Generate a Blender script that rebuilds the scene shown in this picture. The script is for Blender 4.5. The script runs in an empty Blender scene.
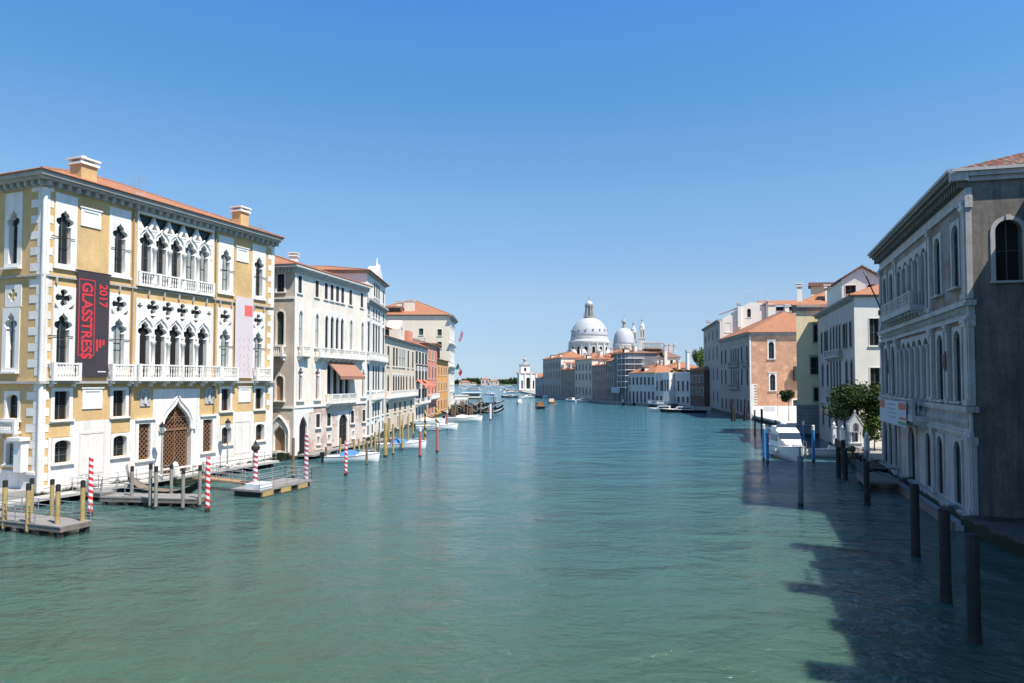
import bpy, bmesh, math, random
from mathutils import Vector
from mathutils.geometry import tessellate_polygon
R = math.radians
random.seed(7)
SC = bpy.context.scene
COL = SC.collection
# ---------------------------------------------------------------- camera, sky, sun, exposure
EYE = 9.0
FPX = 683.0
TILT = .036
PY = 381 - FPX * math.tan(TILT)          # picture row of the optical axis (a slight lens shift keeps the verticals)
cd = bpy.data.cameras.new('camera'); cam = bpy.data.objects.new('camera', cd); COL.objects.link(cam)
cam.location = (0, 0, EYE); cam.rotation_euler = (math.pi / 2 + TILT, 0, 0)
cd.sensor_width = 36; cd.lens = 36 * FPX / 1024; cd.shift_y = (PY - 341.5) / 1024; cd.clip_start = .1; cd.clip_end = 30000
SC.camera = cam
SUN_EL = R(59)
SUN_DIR = Vector((.76 * math.cos(SUN_EL), -.65 * math.cos(SUN_EL), math.sin(SUN_EL)))   # towards the sun
w = bpy.data.worlds.new('World'); SC.world = w; w.use_nodes = True
nt = w.node_tree; bg = nt.nodes['Background']
sky = nt.nodes.new('ShaderNodeTexSky'); sky.sky_type = 'NISHITA'; sky.sun_disc = False
sky.sun_elevation = SUN_EL; sky.sun_rotation = math.atan2(SUN_DIR.x, SUN_DIR.y)
sky.air_density = 1.0; sky.dust_density = 0.0; sky.ozone_density = 2.5; sky.altitude = 0
# clear deep blue: the sky texture graded by height above the horizon
wtc = nt.nodes.new('ShaderNodeTexCoord'); wsp = nt.nodes.new('ShaderNodeSeparateXYZ'); nt.links.new(wtc.outputs['Generated'], wsp.inputs[0])
wcr = nt.nodes.new('ShaderNodeValToRGB'); nt.links.new(wsp.outputs[2], wcr.inputs[0])
ramp = [(0, (0.405, 0.576, 1.012)), (0.045341315029969236, (0.525, 0.631, 0.892)), (0.11776913777775647, (0.785, 0.818, 0.908)), (0.25616485052787574, (0.84, 1.052, 1.139)), (0.38047738394285335, (0.66, 1.098, 1.314)), (0.43611186590924284, (0.652, 1.147, 1.435)), (0.48520807520020715, (0.597, 1.124, 1.562)), (0.75, (0.799, 1.062, 1.281))]
while len(wcr.color_ramp.elements) < len(ramp): wcr.color_ramp.elements.new(.5)
for el_, (ps_, cc_) in zip(wcr.color_ramp.elements, ramp): el_.position = ps_; el_.color = (cc_[0] / 2, cc_[1] / 2, cc_[2] / 2, 1)
wml = nt.nodes.new('ShaderNodeMix'); wml.data_type = 'RGBA'; wml.blend_type = 'MULTIPLY'; wml.inputs[0].default_value = 1; wml.clamp_result = False
wm2 = nt.nodes.new('ShaderNodeVectorMath'); wm2.operation = 'SCALE'; wm2.inputs[3].default_value = 2.0
nt.links.new(sky.outputs[0], wml.inputs[6]); nt.links.new(wcr.outputs[0], wml.inputs[7]); nt.links.new(wml.outputs[2], wm2.inputs[0]); nt.links.new(wm2.outputs[0], bg.inputs[0]); bg.inputs[1].default_value = .093
sl = bpy.data.lights.new('sun', 'SUN'); sun = bpy.data.objects.new('sun', sl); COL.objects.link(sun)
sl.energy = 5.0; sl.angle = R(.53); sl.color = (1, .94, .85)
sun.rotation_euler = SUN_DIR.to_track_quat('Z', 'Y').to_euler(); sun.location = (60, -60, 90)
vs = SC.view_settings; vs.view_transform = 'Standard'; vs.look = 'None'; vs.gamma = 1; vs.use_curve_mapping = False
vs.exposure = 0.6
try:
    SC.cycles.max_bounces = 6; SC.cycles.diffuse_bounces = 3; SC.cycles.glossy_bounces = 3
    SC.cycles.transmission_bounces = 3; SC.cycles.volume_bounces = 0; SC.cycles.use_denoising = True
except Exception: pass

# ---------------------------------------------------------------- geometry helpers
_c, _s = math.cos(TILT), math.sin(TILT)
def ray(x, y):
    a = (x - 512) / FPX; b = (PY - y) / FPX
    return a, _c - b * _s, _s + b * _c
def at(x, y, z=0.0):                      # the point at height z seen in the photograph at x, y
    d = ray(x, y); k = (z - EYE) / d[2]; return Vector((d[0] * k, d[1] * k, z))
def dep(x, y, Y):                         # the point at distance Y
    d = ray(x, y); k = Y / d[1]; return Vector((d[0] * k, Y, EYE + d[2] * k))

class Frame:                              # a wall plane: u along it, d out of it, z up
    def __init__(s, O, t, n, base=0.0):
        s.sk = None; s.zk = 1.0; s.O = Vector((O[0], O[1])); s.t = Vector((t[0], t[1])).normalized(); s.n = Vector((n[0], n[1])).normalized(); s.b = base
    def P(s, u, d, z):
        p = s.O + s.t * u + (s.n * d if d >= 0 or s.sk is None else s.sk * -d); return (p.x, p.y, (z if z < 9 or s.zk == 1 else 9 + (z - 9) * s.zk) + s.b)
    def side(s, u=0.0, far=False):        # the wall that leaves this one at u, running inland
        p = s.O + s.t * u; a = -s.n if s.sk is None else s.sk; m = s.t - a * s.t.dot(a); f = Frame(p, a, m if far else -m, s.b); f.zk = s.zk; return f
    def off(s, d): return Frame(s.O + s.n * d, s.t, s.n, s.b)
WF = Frame((0, 0), (1, 0), (0, 1))
def front_of(O, vp=None, side=1, end=None):
    if end is not None: t = Vector((end[0] - O[0], end[1] - O[1]))
    else: t = Vector(((vp - 512) / FPX * _c, 1))
    t.normalize(); return Frame(O, t, (t.y * side, -t.x * side))

BASE = {}
class MB:
    def __init__(s): s.v = []; s.f = []; s.m = []
    def add(s, vs, fs, mi=0):
        o = len(s.v); s.v.extend(vs)
        for f in fs: s.f.append([i + o for i in f]); s.m.append(mi)
    def box(s, F, u0, u1, d0, d1, z0, z1, mi=0):
        p = [F.P(u, d, z) for z in (z0, z1) for u, d in ((u0, d0), (u1, d0), (u1, d1), (u0, d1))]
        s.add(p, [(0, 3, 2, 1), (4, 5, 6, 7), (0, 1, 5, 4), (1, 2, 6, 5), (2, 3, 7, 6), (3, 0, 4, 7)], mi); return s
    def quad(s, F, u0, u1, z0, z1, d=0, mi=0):
        s.add([F.P(u0, d, z0), F.P(u1, d, z0), F.P(u1, d, z1), F.P(u0, d, z1)], [(0, 1, 2, 3)], mi); return s
    def hexa(s, b, t, mi=0):              # four bottom and four top points
        s.add(list(b) + list(t), [(0, 3, 2, 1), (4, 5, 6, 7), (0, 1, 5, 4), (1, 2, 6, 5), (2, 3, 7, 6), (3, 0, 4, 7)], mi); return s
    def plate(s, F, outer, holes, d0, d1, mi=0, back=False):
        loops = [[Vector((a, b, 0)) for a, b in l] for l in [outer] + list(holes)]
        tri = tessellate_polygon(loops)
        flat = [p for l in loops for p in l]
        s.add([F.P(p.x, d1, p.y) for p in flat], [tuple(t) for t in tri], mi)
        if back: s.add([F.P(p.x, d0, p.y) for p in flat], [tuple(t) for t in tri], mi)
        for l in loops:
            n = len(l); vs = [F.P(p.x, d1, p.y) for p in l] + [F.P(p.x, d0, p.y) for p in l]
            s.add(vs, [(i, (i + 1) % n, n + (i + 1) % n, n + i) for i in range(n)], mi)
        return s
    def wall(s, F, U0, U1, Z0, Z1, holes, dp=.35, mi=0):
        us = sorted({U0, U1, *[x for h in holes for x in h[:2] if U0 < x < U1]}); zs = sorted({Z0, Z1, *[x for h in holes for x in h[2:4] if Z0 < x < Z1]})
        for j in range(len(zs) - 1):
            zc = (zs[j] + zs[j + 1]) / 2; st = None
            for i in range(len(us)):
                free = i < len(us) - 1 and not any(h[0] < (us[i] + us[i + 1]) / 2 < h[1] and h[2] < zc < h[3] for h in holes)
                if free and st is None: st = us[i]
                if not free and st is not None: s.quad(F, st, us[i], zs[j], zs[j + 1], 0, mi); st = None
        for a, b, c, d in holes:
            p = [(a, c), (b, c), (b, d), (a, d)]
            s.add([F.P(x, 0, z) for x, z in p] + [F.P(x, -dp, z) for x, z in p], [(i, (i + 1) % 4, 4 + (i + 1) % 4, 4 + i) for i in range(4)], mi)
        return s
    def tube(s, p, q, r, seg=6, mi=0, r2=None, cap=True):
        p, q = Vector(p), Vector(q); ax = (q - p)
        if ax.length < 1e-6: return s
        ax.normalize(); h = Vector((0, 0, 1)) if abs(ax.z) < .9 else Vector((1, 0, 0))
        a = ax.cross(h).normalized(); b = ax.cross(a); r2 = r if r2 is None else r2
        vs = []
        for c, rr in ((p, r), (q, r2)):
            for k in range(seg):
                an = 2 * math.pi * k / seg; vs.append(tuple(c + a * math.cos(an) * rr + b * math.sin(an) * rr))
        fs = [(k, (k + 1) % seg, seg + (k + 1) % seg, seg + k) for k in range(seg)]
        if cap: fs += [tuple(range(seg))[::-1], tuple(range(seg, 2 * seg))]
        s.add(vs, fs, mi); return s
    def lathe(s, c, prof, seg=12, mi=0, ph=0.0, closed=True):
        vs = []; n = len(prof)
        for r, z in prof:
            for k in range(seg):
                an = 2 * math.pi * k / seg + ph; vs.append((c[0] + r * math.cos(an), c[1] + r * math.sin(an), c[2] + z))
        fs = [(j * seg + k, j * seg + (k + 1) % seg, (j + 1) * seg + (k + 1) % seg, (j + 1) * seg + k) for j in range(n - 1) for k in range(seg)]
        if closed: fs += [tuple(range(seg))[::-1], tuple(range((n - 1) * seg, n * seg))]
        s.add(vs, fs, mi); return s
    def loft(s, rows, mi=0, closed=False, caps=False):
        n = len(rows[0]); vs = [tuple(p) for r in rows for p in r]
        m = n if closed else n - 1
        fs = [(j * n + k, j * n + (k + 1) % n, (j + 1) * n + (k + 1) % n, (j + 1) * n + k) for j in range(len(rows) - 1) for k in range(m)]
        if caps: fs += [tuple(range(n))[::-1], tuple(range((len(rows) - 1) * n, len(rows) * n))]
        s.add(vs, fs, mi); return s
    def poly(s, pts, z0, z1, mi=0):       # a flat slab over an xy outline
        n = len(pts); tri = tessellate_polygon([[Vector((p[0], p[1], 0)) for p in pts]])
        s.add([(p[0], p[1], z1) for p in pts], [tuple(t) for t in tri], mi)
        s.add([(p[0], p[1], z1) for p in pts] + [(p[0], p[1], z0) for p in pts], [(i, (i + 1) % n, n + (i + 1) % n, n + i) for i in range(n)], mi)
        return s
    def build(s, name, mats, parent=None, smooth=False, norm=True):
        if not isinstance(mats, (list, tuple)): mats = [mats]
        base = BASE.get(parent.name, Vector((0, 0, 0))) if parent else Vector((0, 0, 0))
        me = bpy.data.meshes.new(name)
        me.from_pydata([(x - base.x, y - base.y, z - base.z) for x, y, z in s.v], [], s.f)
        for m in mats: me.materials.append(m)
        if len(mats) > 1: me.polygons.foreach_set('material_index', s.m)
        if norm:
            bm = bmesh.new(); bm.from_mesh(me); bmesh.ops.recalc_face_normals(bm, faces=bm.faces); bm.to_mesh(me); bm.free()
        uv = me.uv_layers.new(name='UVMap'); Z = Vector((0, 0, 1))
        for p in me.polygons:
            nn = p.normal
            t = Z.cross(nn)
            if t.length < .05: t = Vector((1, 0, 0)); b = Vector((0, 1, 0))
            else: t.normalize(); b = nn.cross(t)
            for li in p.loop_indices:
                c = me.vertices[me.loops[li].vertex_index].co + base
                uv.data[li].uv = (c.dot(t), c.dot(b))
        if smooth: me.polygons.foreach_set('use_smooth', [True] * len(me.polygons))
        me.update()
        o = bpy.data.objects.new(name, me); COL.objects.link(o)
        if parent: o.parent = parent
        BASE[o.name] = base
        return o

def tag(o, label=None, cat=None, group=None, kind=None):
    if label: o['label'] = label
    if cat: o['category'] = cat
    if group: o['group'] = group
    if kind: o['kind'] = kind
    return o
def thing(name, label, cat, loc=(0, 0, 0), group=None, rz=0.0):
    o = bpy.data.objects.new(name, None); COL.objects.link(o); o.location = loc; o.rotation_euler = (0, 0, rz)
    o.empty_display_size = .5
    BASE[o.name] = Vector(loc) if rz == 0 else Vector((0, 0, 0))
    return tag(o, label, cat, group)
def local_thing(name, label, cat, group=None):     # built round its own origin, moved afterwards
    o = thing(name, label, cat, (0, 0, 0), group); return o
def put(o, loc, rz=0.0, sc=1.0):
    o.location = loc; o.rotation_euler = (0, 0, rz); o.scale = (sc, sc, sc); return o
def dup(o, loc, rz=0.0, label=None, sc=1.0, group=None):
    c = o.copy(); COL.objects.link(c); c.location = loc; c.rotation_euler = (0, 0, rz); c.scale = (sc, sc, sc)
    if label: c['label'] = label
    if group: c['group'] = group
    for ch in list(o.children):
        k = ch.copy(); COL.objects.link(k); k.parent = c
        for g in list(ch.children):
            q = g.copy(); COL.objects.link(q); q.parent = k
    return c

# ---------------------------------------------------------------- materials
def node_mat(name):
    m = bpy.data.materials.new(name); m.use_nodes = True; n = m.node_tree
    return m, n, n.nodes['Principled BSDF'], (lambda t, **k: _nn(n, t, k))
def _nn(n, t, k):
    x = n.nodes.new(t)
    for a, b in k.items(): setattr(x, a, b)
    return x
def c4(c): return (c[0], c[1], c[2], 1)
def mul(c, f): return tuple(min(1, x * f) for x in c)
def M(name, col, rough=.8, var=.18, scale=.6, fine=7.0, streak=.0, bump=.02, metal=0.0, algae=False, dirt=None, dirtamt=.5, spec=.4):
    m, n, b, N = node_mat(name); L = n.links.new
    geo = N('ShaderNodeNewGeometry')
    n1 = N('ShaderNodeTexNoise'); n1.inputs['Scale'].default_value = scale; n1.inputs['Detail'].default_value = 5; n1.inputs['Roughness'].default_value = .65
    L(geo.outputs['Position'], n1.inputs['Vector'])
    n2 = N('ShaderNodeTexNoise'); n2.inputs['Scale'].default_value = fine; n2.inputs['Detail'].default_value = 3
    L(geo.outputs['Position'], n2.inputs['Vector'])
    ad = N('ShaderNodeMath', operation='MULTIPLY_ADD'); ad.inputs[1].default_value = .4
    L(n2.outputs['Fac'], ad.inputs[0]); L(n1.outputs['Fac'], ad.inputs[2])
    mr = N('ShaderNodeMapRange'); mr.inputs[1].default_value = .5; mr.inputs[2].default_value = .9
    L(ad.outputs[0], mr.inputs[0])
    mx = N('ShaderNodeMix', data_type='RGBA'); mx.inputs[6].default_value = c4(mul(col, 1 - var)); mx.inputs[7].default_value = c4(mul(col, 1 + var * .6))
    L(mr.outputs[0], mx.inputs[0]); out = mx.outputs[2]
    if dirt or streak:
        mp = N('ShaderNodeMapping'); mp.inputs['Scale'].default_value = (1.6, 1.6, .16); L(geo.outputs['Position'], mp.inputs[0])
        n3 = N('ShaderNodeTexNoise'); n3.inputs['Scale'].default_value = 1.1; n3.inputs['Detail'].default_value = 6; n3.inputs['Roughness'].default_value = .7; L(mp.outputs[0], n3.inputs['Vector'])
        r3 = N('ShaderNodeMapRange'); r3.inputs[1].default_value = .46; r3.inputs[2].default_value = .72; r3.inputs[4].default_value = dirtamt if dirt else streak
        L(n3.outputs['Fac'], r3.inputs[0])
        m3 = N('ShaderNodeMix', data_type='RGBA'); m3.inputs[7].default_value = c4(dirt or mul(col, .45))
        L(r3.outputs[0], m3.inputs[0]); L(out, m3.inputs[6]); out = m3.outputs[2]
    if algae:
        sp = N('ShaderNodeSeparateXYZ'); L(geo.outputs['Position'], sp.inputs[0])
        a4 = N('ShaderNodeMath', operation='MULTIPLY_ADD'); a4.inputs[1].default_value = -1.5; L(n1.outputs['Fac'], a4.inputs[0]); L(sp.outputs[2], a4.inputs[2])
        r4 = N('ShaderNodeMapRange'); r4.inputs[1].default_value = .12; r4.inputs[2].default_value = -.12; L(a4.outputs[0], r4.inputs[0])
        m4 = N('ShaderNodeMix', data_type='RGBA'); m4.inputs[7].default_value = (.018, .028, .014, 1)
        L(r4.outputs[0], m4.inputs[0]); L(out, m4.inputs[6]); out = m4.outputs[2]
    L(out, b.inputs['Base Color']); b.inputs['Roughness'].default_value = rough; b.inputs['Metallic'].default_value = metal
    b.inputs['Specular IOR Level'].default_value = spec
    if bump:
        bp = N('ShaderNodeBump'); bp.inputs['Distance'].default_value = bump; bp.inputs['Strength'].default_value = .7
        L(ad.outputs[0], bp.inputs['Height']); L(bp.outputs[0], b.inputs['Normal'])
    return m
def brickmat(name, c1, c2, mortar, bw=.25, rh=.075, ms=.012, rough=.85, plaster=None, pamt=.5, algae=False, var=True):
    m, n, b, N = node_mat(name); L = n.links.new
    tc = N('ShaderNodeTexCoord'); br = N('ShaderNodeTexBrick'); L(tc.outputs['UV'], br.inputs['Vector'])
    br.inputs['Scale'].default_value = 1; br.inputs['Brick Width'].default_value = bw; br.inputs['Row Height'].default_value = rh; br.inputs['Mortar Size'].default_value = ms
    br.inputs['Color1'].default_value = c4(c1); br.inputs['Color2'].default_value = c4(c2); br.inputs['Mortar'].default_value = c4(mortar)
    geo = N('ShaderNodeNewGeometry'); n1 = N('ShaderNodeTexNoise'); n1.inputs['Scale'].default_value = .5; n1.inputs['Detail'].default_value = 8; n1.inputs['Roughness'].default_value = .7
    L(geo.outputs['Position'], n1.inputs['Vector'])
    hv = N('ShaderNodeMix', data_type='RGBA', blend_type='MULTIPLY'); hv.inputs[0].default_value = .55
    cr = N('ShaderNodeMapRange'); cr.inputs[1].default_value = .3; cr.inputs[2].default_value = .7; cr.inputs[3].default_value = .55; cr.inputs[4].default_value = 1.25
    L(n1.outputs['Fac'], cr.inputs[0]); L(br.outputs['Color'], hv.inputs[6]); L(cr.outputs[0], hv.inputs[7]); out = hv.outputs[2]
    if plaster:
        r = N('ShaderNodeMapRange'); r.inputs[1].default_value = .62 - pamt * .25; r.inputs[2].default_value = .66 - pamt * .25; L(n1.outputs['Fac'], r.inputs[0])
        mm = N('ShaderNodeMix', data_type='RGBA'); mm.inputs[7].default_value = c4(plaster); L(r.outputs[0], mm.inputs[0]); L(out, mm.inputs[6]); out = mm.outputs[2]
    L(out, b.inputs['Base Color']); b.inputs['Roughness'].default_value = rough
    bp = N('ShaderNodeBump'); bp.inputs['Distance'].default_value = .01; bp.inputs['Strength'].default_value = .6; L(br.outputs['Fac'], bp.inputs['Height']); bp.invert = True
    L(bp.outputs[0], b.inputs['Normal'])
    return m
def tilemat(name, c1, c2, c3):
    m, n, b, N = node_mat(name); L = n.links.new
    tc = N('ShaderNodeTexCoord'); br = N('ShaderNodeTexBrick'); L(tc.outputs['UV'], br.inputs['Vector'])
    br.inputs['Scale'].default_value = 1; br.inputs['Brick Width'].default_value = .24; br.inputs['Row Height'].default_value = .34; br.inputs['Mortar Size'].default_value = .02
    br.offset = 0.0; br.inputs['Color1'].default_value = c4(c1); br.inputs['Color2'].default_value = c4(c2); br.inputs['Mortar'].default_value = c4(mul(c2, .35))
    geo = N('ShaderNodeNewGeometry'); n1 = N('ShaderNodeTexNoise'); n1.inputs['Scale'].default_value = 1.3; n1.inputs['Detail'].default_value = 10; n1.inputs['Roughness'].default_value = .75
    L(geo.outputs['Position'], n1.inputs['Vector'])
    r = N('ShaderNodeMapRange'); r.inputs[1].default_value = .45; r.inputs[2].default_value = .68; r.inputs[4].default_value = .75; L(n1.outputs['Fac'], r.inputs[0])
    mm = N('ShaderNodeMix', data_type='RGBA'); mm.inputs[7].default_value = c4(c3); L(r.outputs[0], mm.inputs[0]); L(br.outputs['Color'], mm.inputs[6])
    L(mm.outputs[2], b.inputs['Base Color']); b.inputs['Roughness'].default_value = .85
    wv = N('ShaderNodeTexWave', bands_direction='X', wave_profile='SIN'); wv.inputs['Scale'].default_value = 1.31; L(tc.outputs['UV'], wv.inputs['Vector'])
    bp = N('ShaderNodeBump'); bp.inputs['Distance'].default_value = .06; bp.inputs['Strength'].default_value = .8; L(wv.outputs['Fac'], bp.inputs['Height']); L(bp.outputs[0], b.inputs['Normal'])
    return m
def plain(name, col, rough=.5, metal=0.0, spec=.5, var=.12, sc=4.0):
    m, n, b, N = node_mat(name); L = n.links.new
    geo = N('ShaderNodeNewGeometry'); n1 = N('ShaderNodeTexNoise'); n1.inputs['Scale'].default_value = sc; n1.inputs['Detail'].default_value = 3; L(geo.outputs['Position'], n1.inputs['Vector'])
    mx = N('ShaderNodeMix', data_type='RGBA'); mx.inputs[6].default_value = c4(mul(col, 1 - var)); mx.inputs[7].default_value = c4(mul(col, 1 + var)); L(n1.outputs['Fac'], mx.inputs[0])
    L(mx.outputs[2], b.inputs['Base Color']); b.inputs['Roughness'].default_value = rough; b.inputs['Metallic'].default_value = metal; b.inputs['Specular IOR Level'].default_value = spec
    return m
def spiral(name, ca, cb, period=.55, frac=.5):
    m, n, b, N = node_mat(name); L = n.links.new
    tc = N('ShaderNodeTexCoord'); sp = N('ShaderNodeSeparateXYZ'); L(tc.outputs['Object'], sp.inputs[0])
    an = N('ShaderNodeMath', operation='ARCTAN2'); L(sp.outputs[1], an.inputs[0]); L(sp.outputs[0], an.inputs[1])
    a2 = N('ShaderNodeMath', operation='MULTIPLY'); a2.inputs[1].default_value = 1 / (2 * math.pi); L(an.outputs[0], a2.inputs[0])
    z = N('ShaderNodeMath', operation='MULTIPLY_ADD'); z.inputs[1].default_value = 1 / period; L(sp.outputs[2], z.inputs[0]); L(a2.outputs[0], z.inputs[2])
    fr = N('ShaderNodeMath', operation='FRACT'); L(z.outputs[0], fr.inputs[0])
    gt = N('ShaderNodeMath', operation='GREATER_THAN'); gt.inputs[1].default_value = frac; L(fr.outputs[0], gt.inputs[0])
    mx = N('ShaderNodeMix', data_type='RGBA'); mx.inputs[6].default_value = c4(ca); mx.inputs[7].default_value = c4(cb); L(gt.outputs[0], mx.inputs[0])
    ns = N('ShaderNodeTexNoise'); ns.inputs['Scale'].default_value = 5; L(tc.outputs['Object'], ns.inputs['Vector'])
    mm = N('ShaderNodeMix', data_type='RGBA', blend_type='MULTIPLY'); mm.inputs[0].default_value = .2; L(mx.outputs[2], mm.inputs[6]); L(ns.outputs['Fac'], mm.inputs[7])
    L(mm.outputs[2], b.inputs['Base Color']); b.inputs['Roughness'].default_value = .45
    return m

m_white = M('istrian_stone', (.80, .77, .72), .6, .10, .5, 6, dirt=(.42, .39, .35), dirtamt=.34)
m_whiteb = M('istrian_stone_at_water', (.80, .76, .70), .6, .14, .6, 5, dirt=(.45, .38, .31), dirtamt=.5, algae=True)
m_yel = M('yellow_stucco', (.64, .425, .19), .85, .22, .3, 4, dirt=(.46, .34, .20), dirtamt=.6)
m_trim = M('grey_eaves_stone', (.42, .40, .37), .8, .2, .8, 6)
m_glass = plain('window_glass', (.018, .024, .029), .22, 0, .3, .5, .8)
m_dark = plain('dark_opening', (.018, .017, .016), .7, 0, .2)
m_glassl = plain('curtained_glass', (.30, .34, .33), .25, 0, .5, .35, 1.2)
m_bar = plain('window_bars', (.10, .09, .08), .6)
m_barw = plain('white_casement', (.55, .55, .52), .5)
m_tile = tilemat('clay_roof_tiles', (.40, .19, .11), (.25, .11, .07), (.30, .22, .17))
m_tile2 = tilemat('bright_clay_tiles', (.53, .215, .10), (.36, .14, .07), (.32, .19, .13))
m_tile3 = tilemat('weathered_clay_tiles', (.32, .17, .12), (.19, .10, .075), (.22, .18, .15))
m_wood = M('weathered_timber', (.20, .17, .14), .8, .3, 2, 14)
m_deck = M('grey_deck_planks', (.25, .235, .22), .75, .2, 1.5, 16)
m_deckdark = M('wet_dark_timber', (.035, .032, .028), .7, .3, 2, 10)
m_lattice = M('brown_lattice_wood', (.24, .13, .07), .6, .2, 2, 10)
m_metal = plain('galvanised_rail', (.42, .43, .44), .4, .6)
m_iron = plain('black_iron', (.02, .02, .022), .5, .3)
m_banner = M('dark_banner_cloth', (.050, .040, .048), .7, .15, .6, 6)
m_red = plain('red_print', (.62, .04, .05), .6)
m_pinkb = M('pale_pink_banner_cloth', (.62, .55, .55), .7, .06, .4, 4)
m_pinkp = plain('pink_print', (.66, .34, .36), .7)
m_whitep = plain('white_print', (.8, .8, .8), .6)
# ---------------------------------------------------------------- water and land
def watermat():
    m, n, b, N = node_mat('canal_water'); L = n.links.new
    geo = N('ShaderNodeNewGeometry')
    n0 = N('ShaderNodeTexNoise'); n0.inputs['Scale'].default_value = .035; n0.inputs['Detail'].default_value = 3; L(geo.outputs['Position'], n0.inputs['Vector'])
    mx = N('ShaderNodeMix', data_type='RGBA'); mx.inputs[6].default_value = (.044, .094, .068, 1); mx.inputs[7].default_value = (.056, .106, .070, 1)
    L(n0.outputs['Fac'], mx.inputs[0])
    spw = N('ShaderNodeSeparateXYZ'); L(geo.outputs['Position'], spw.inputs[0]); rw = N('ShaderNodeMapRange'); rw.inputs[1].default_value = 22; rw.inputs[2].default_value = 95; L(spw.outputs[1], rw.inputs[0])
    my = N('ShaderNodeMix', data_type='RGBA'); my.inputs[7].default_value = (.038, .122, .150, 1); L(rw.outputs[0], my.inputs[0]); L(mx.outputs[2], my.inputs[6]); L(my.outputs[2], b.inputs['Base Color'])   # greener near, bluer far: palace and sky reflection tones put into the colour
    b.inputs['Roughness'].default_value = .09; b.inputs['IOR'].default_value = 1.33; b.inputs['Subsurface Weight'].default_value = 1.0; b.inputs['Subsurface Radius'].default_value = (2.0, 3.0, 2.7); b.inputs['Subsurface Scale'].default_value = 1.0; b.inputs['Specular IOR Level'].default_value = .5
    def layer(scale, rot, sx, det, dist):
        mp = N('ShaderNodeMapping'); mp.inputs['Rotation'].default_value = (0, 0, rot); mp.inputs['Scale'].default_value = (scale * sx, scale, scale); L(geo.outputs['Position'], mp.inputs[0])
        t = N('ShaderNodeTexNoise'); t.inputs['Scale'].default_value = 1; t.inputs['Detail'].default_value = det; t.inputs['Roughness'].default_value = .55; t.inputs['Distortion'].default_value = dist; L(mp.outputs[0], t.inputs['Vector']); return t
    a = layer(.22, .5, .7, 2, .3); c = layer(1.05, -.35, .6, 5, .6); e = layer(3.0, .2, .7, 4, .4)
    # gusts: calmer and rougher patches
    g = layer(.06, .8, .5, 2, .5); gr = N('ShaderNodeMapRange'); gr.inputs[1].default_value = .35; gr.inputs[2].default_value = .65; gr.inputs[3].default_value = .55; gr.inputs[4].default_value = 1.15; L(g.outputs['Fac'], gr.inputs[0])
    s1 = N('ShaderNodeMath', operation='MULTIPLY_ADD'); s1.inputs[1].default_value = 1.4; L(a.outputs['Fac'], s1.inputs[0])
    m2 = N('ShaderNodeMath', operation='MULTIPLY'); m2.inputs[1].default_value = .60; L(c.outputs['Fac'], m2.inputs[0])
    s2 = N('ShaderNodeMath', operation='MULTIPLY_ADD'); s2.inputs[1].default_value = .27; L(e.outputs['Fac'], s2.inputs[0]); L(m2.outputs[0], s2.inputs[2])
    s3 = N('ShaderNodeMath', operation='MULTIPLY'); L(s2.outputs[0], s3.inputs[0]); L(gr.outputs[0], s3.inputs[1]); L(s3.outputs[0], s1.inputs[2])
    bp = N('ShaderNodeBump'); bp.inputs['Strength'].default_value = 1; bp.inputs['Distance'].default_value = .62; L(s1.outputs[0], bp.inputs['Height']); L(bp.outputs[0], b.inputs['Normal'])
    return m
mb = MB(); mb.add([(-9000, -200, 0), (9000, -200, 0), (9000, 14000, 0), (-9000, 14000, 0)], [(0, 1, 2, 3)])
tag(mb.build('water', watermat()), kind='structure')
m_ground = M('bank_paving', (.34, .32, .29), .85, .2, .4, 4)
# ---------------------------------------------------------------- architecture helpers
def outline(uc, w, z0, z1, style='rect'):
    h = w / 2
    if style == 'rect': return [(uc - h, z0), (uc + h, z0), (uc + h, z1), (uc - h, z1)]
    if style == 'round': zs = z1 - h; pts = [(h * math.cos(a), zs + h * math.sin(a)) for a in [math.pi * k / 10 for k in range(11)]]
    elif style == 'segment': zs = z1 - h * .45; pts = [(h * math.cos(a), zs + h * .45 * math.sin(a)) for a in [math.pi * k / 8 for k in range(9)]]
    elif style == 'pointed':
        zs = z1 - h * 1.6; pr = [(1, 0), (.97, .3), (.86, .62), (.66, .95), (.4, 1.27), (.15, 1.5), (0, 1.6)]
        pts = [(x * h, zs + y * h) for x, y in pr] + [(-x * h, zs + y * h) for x, y in pr[-2::-1]]
    elif style == 'ogee':
        zs = z1 - h * 1.75; pr = [(1, 0), (.98, .3), (.88, .62), (.68, .92), (.42, 1.17), (.2, 1.37), (.07, 1.56), (0, 1.75)]
        pts = [(x * h, zs + y * h) for x, y in pr] + [(-x * h, zs + y * h) for x, y in pr[-2::-1]]
    elif style == 'trefoil':
        k = w * 1.12; zs = z1 - k * 1.2
        pr = [(.5, 0), (.41, .05), (.52, .12), (.66, .22), (.71, .38), (.62, .54), (.42, .60), (.33, .66), (.37, .78), (.27, .92), (.1, 1.04), (0, 1.2)]
        pts = [(x * w, zs + y * k) for x, y in pr] + [(-x * w, zs + y * k) for x, y in pr[-2::-1]]
    return [(uc - h, z0), (uc + h, z0)] + [(uc + x, z) for x, z in pts]
def quatrefoil(uc, zc, r, n=32):
    o = []
    for k in range(n):
        a = 2 * math.pi * k / n; q = r * (.38 + .62 * abs(math.cos(2 * a)) ** .45); o.append((uc + q * math.cos(a), zc + q * math.sin(a)))
    return o
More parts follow.
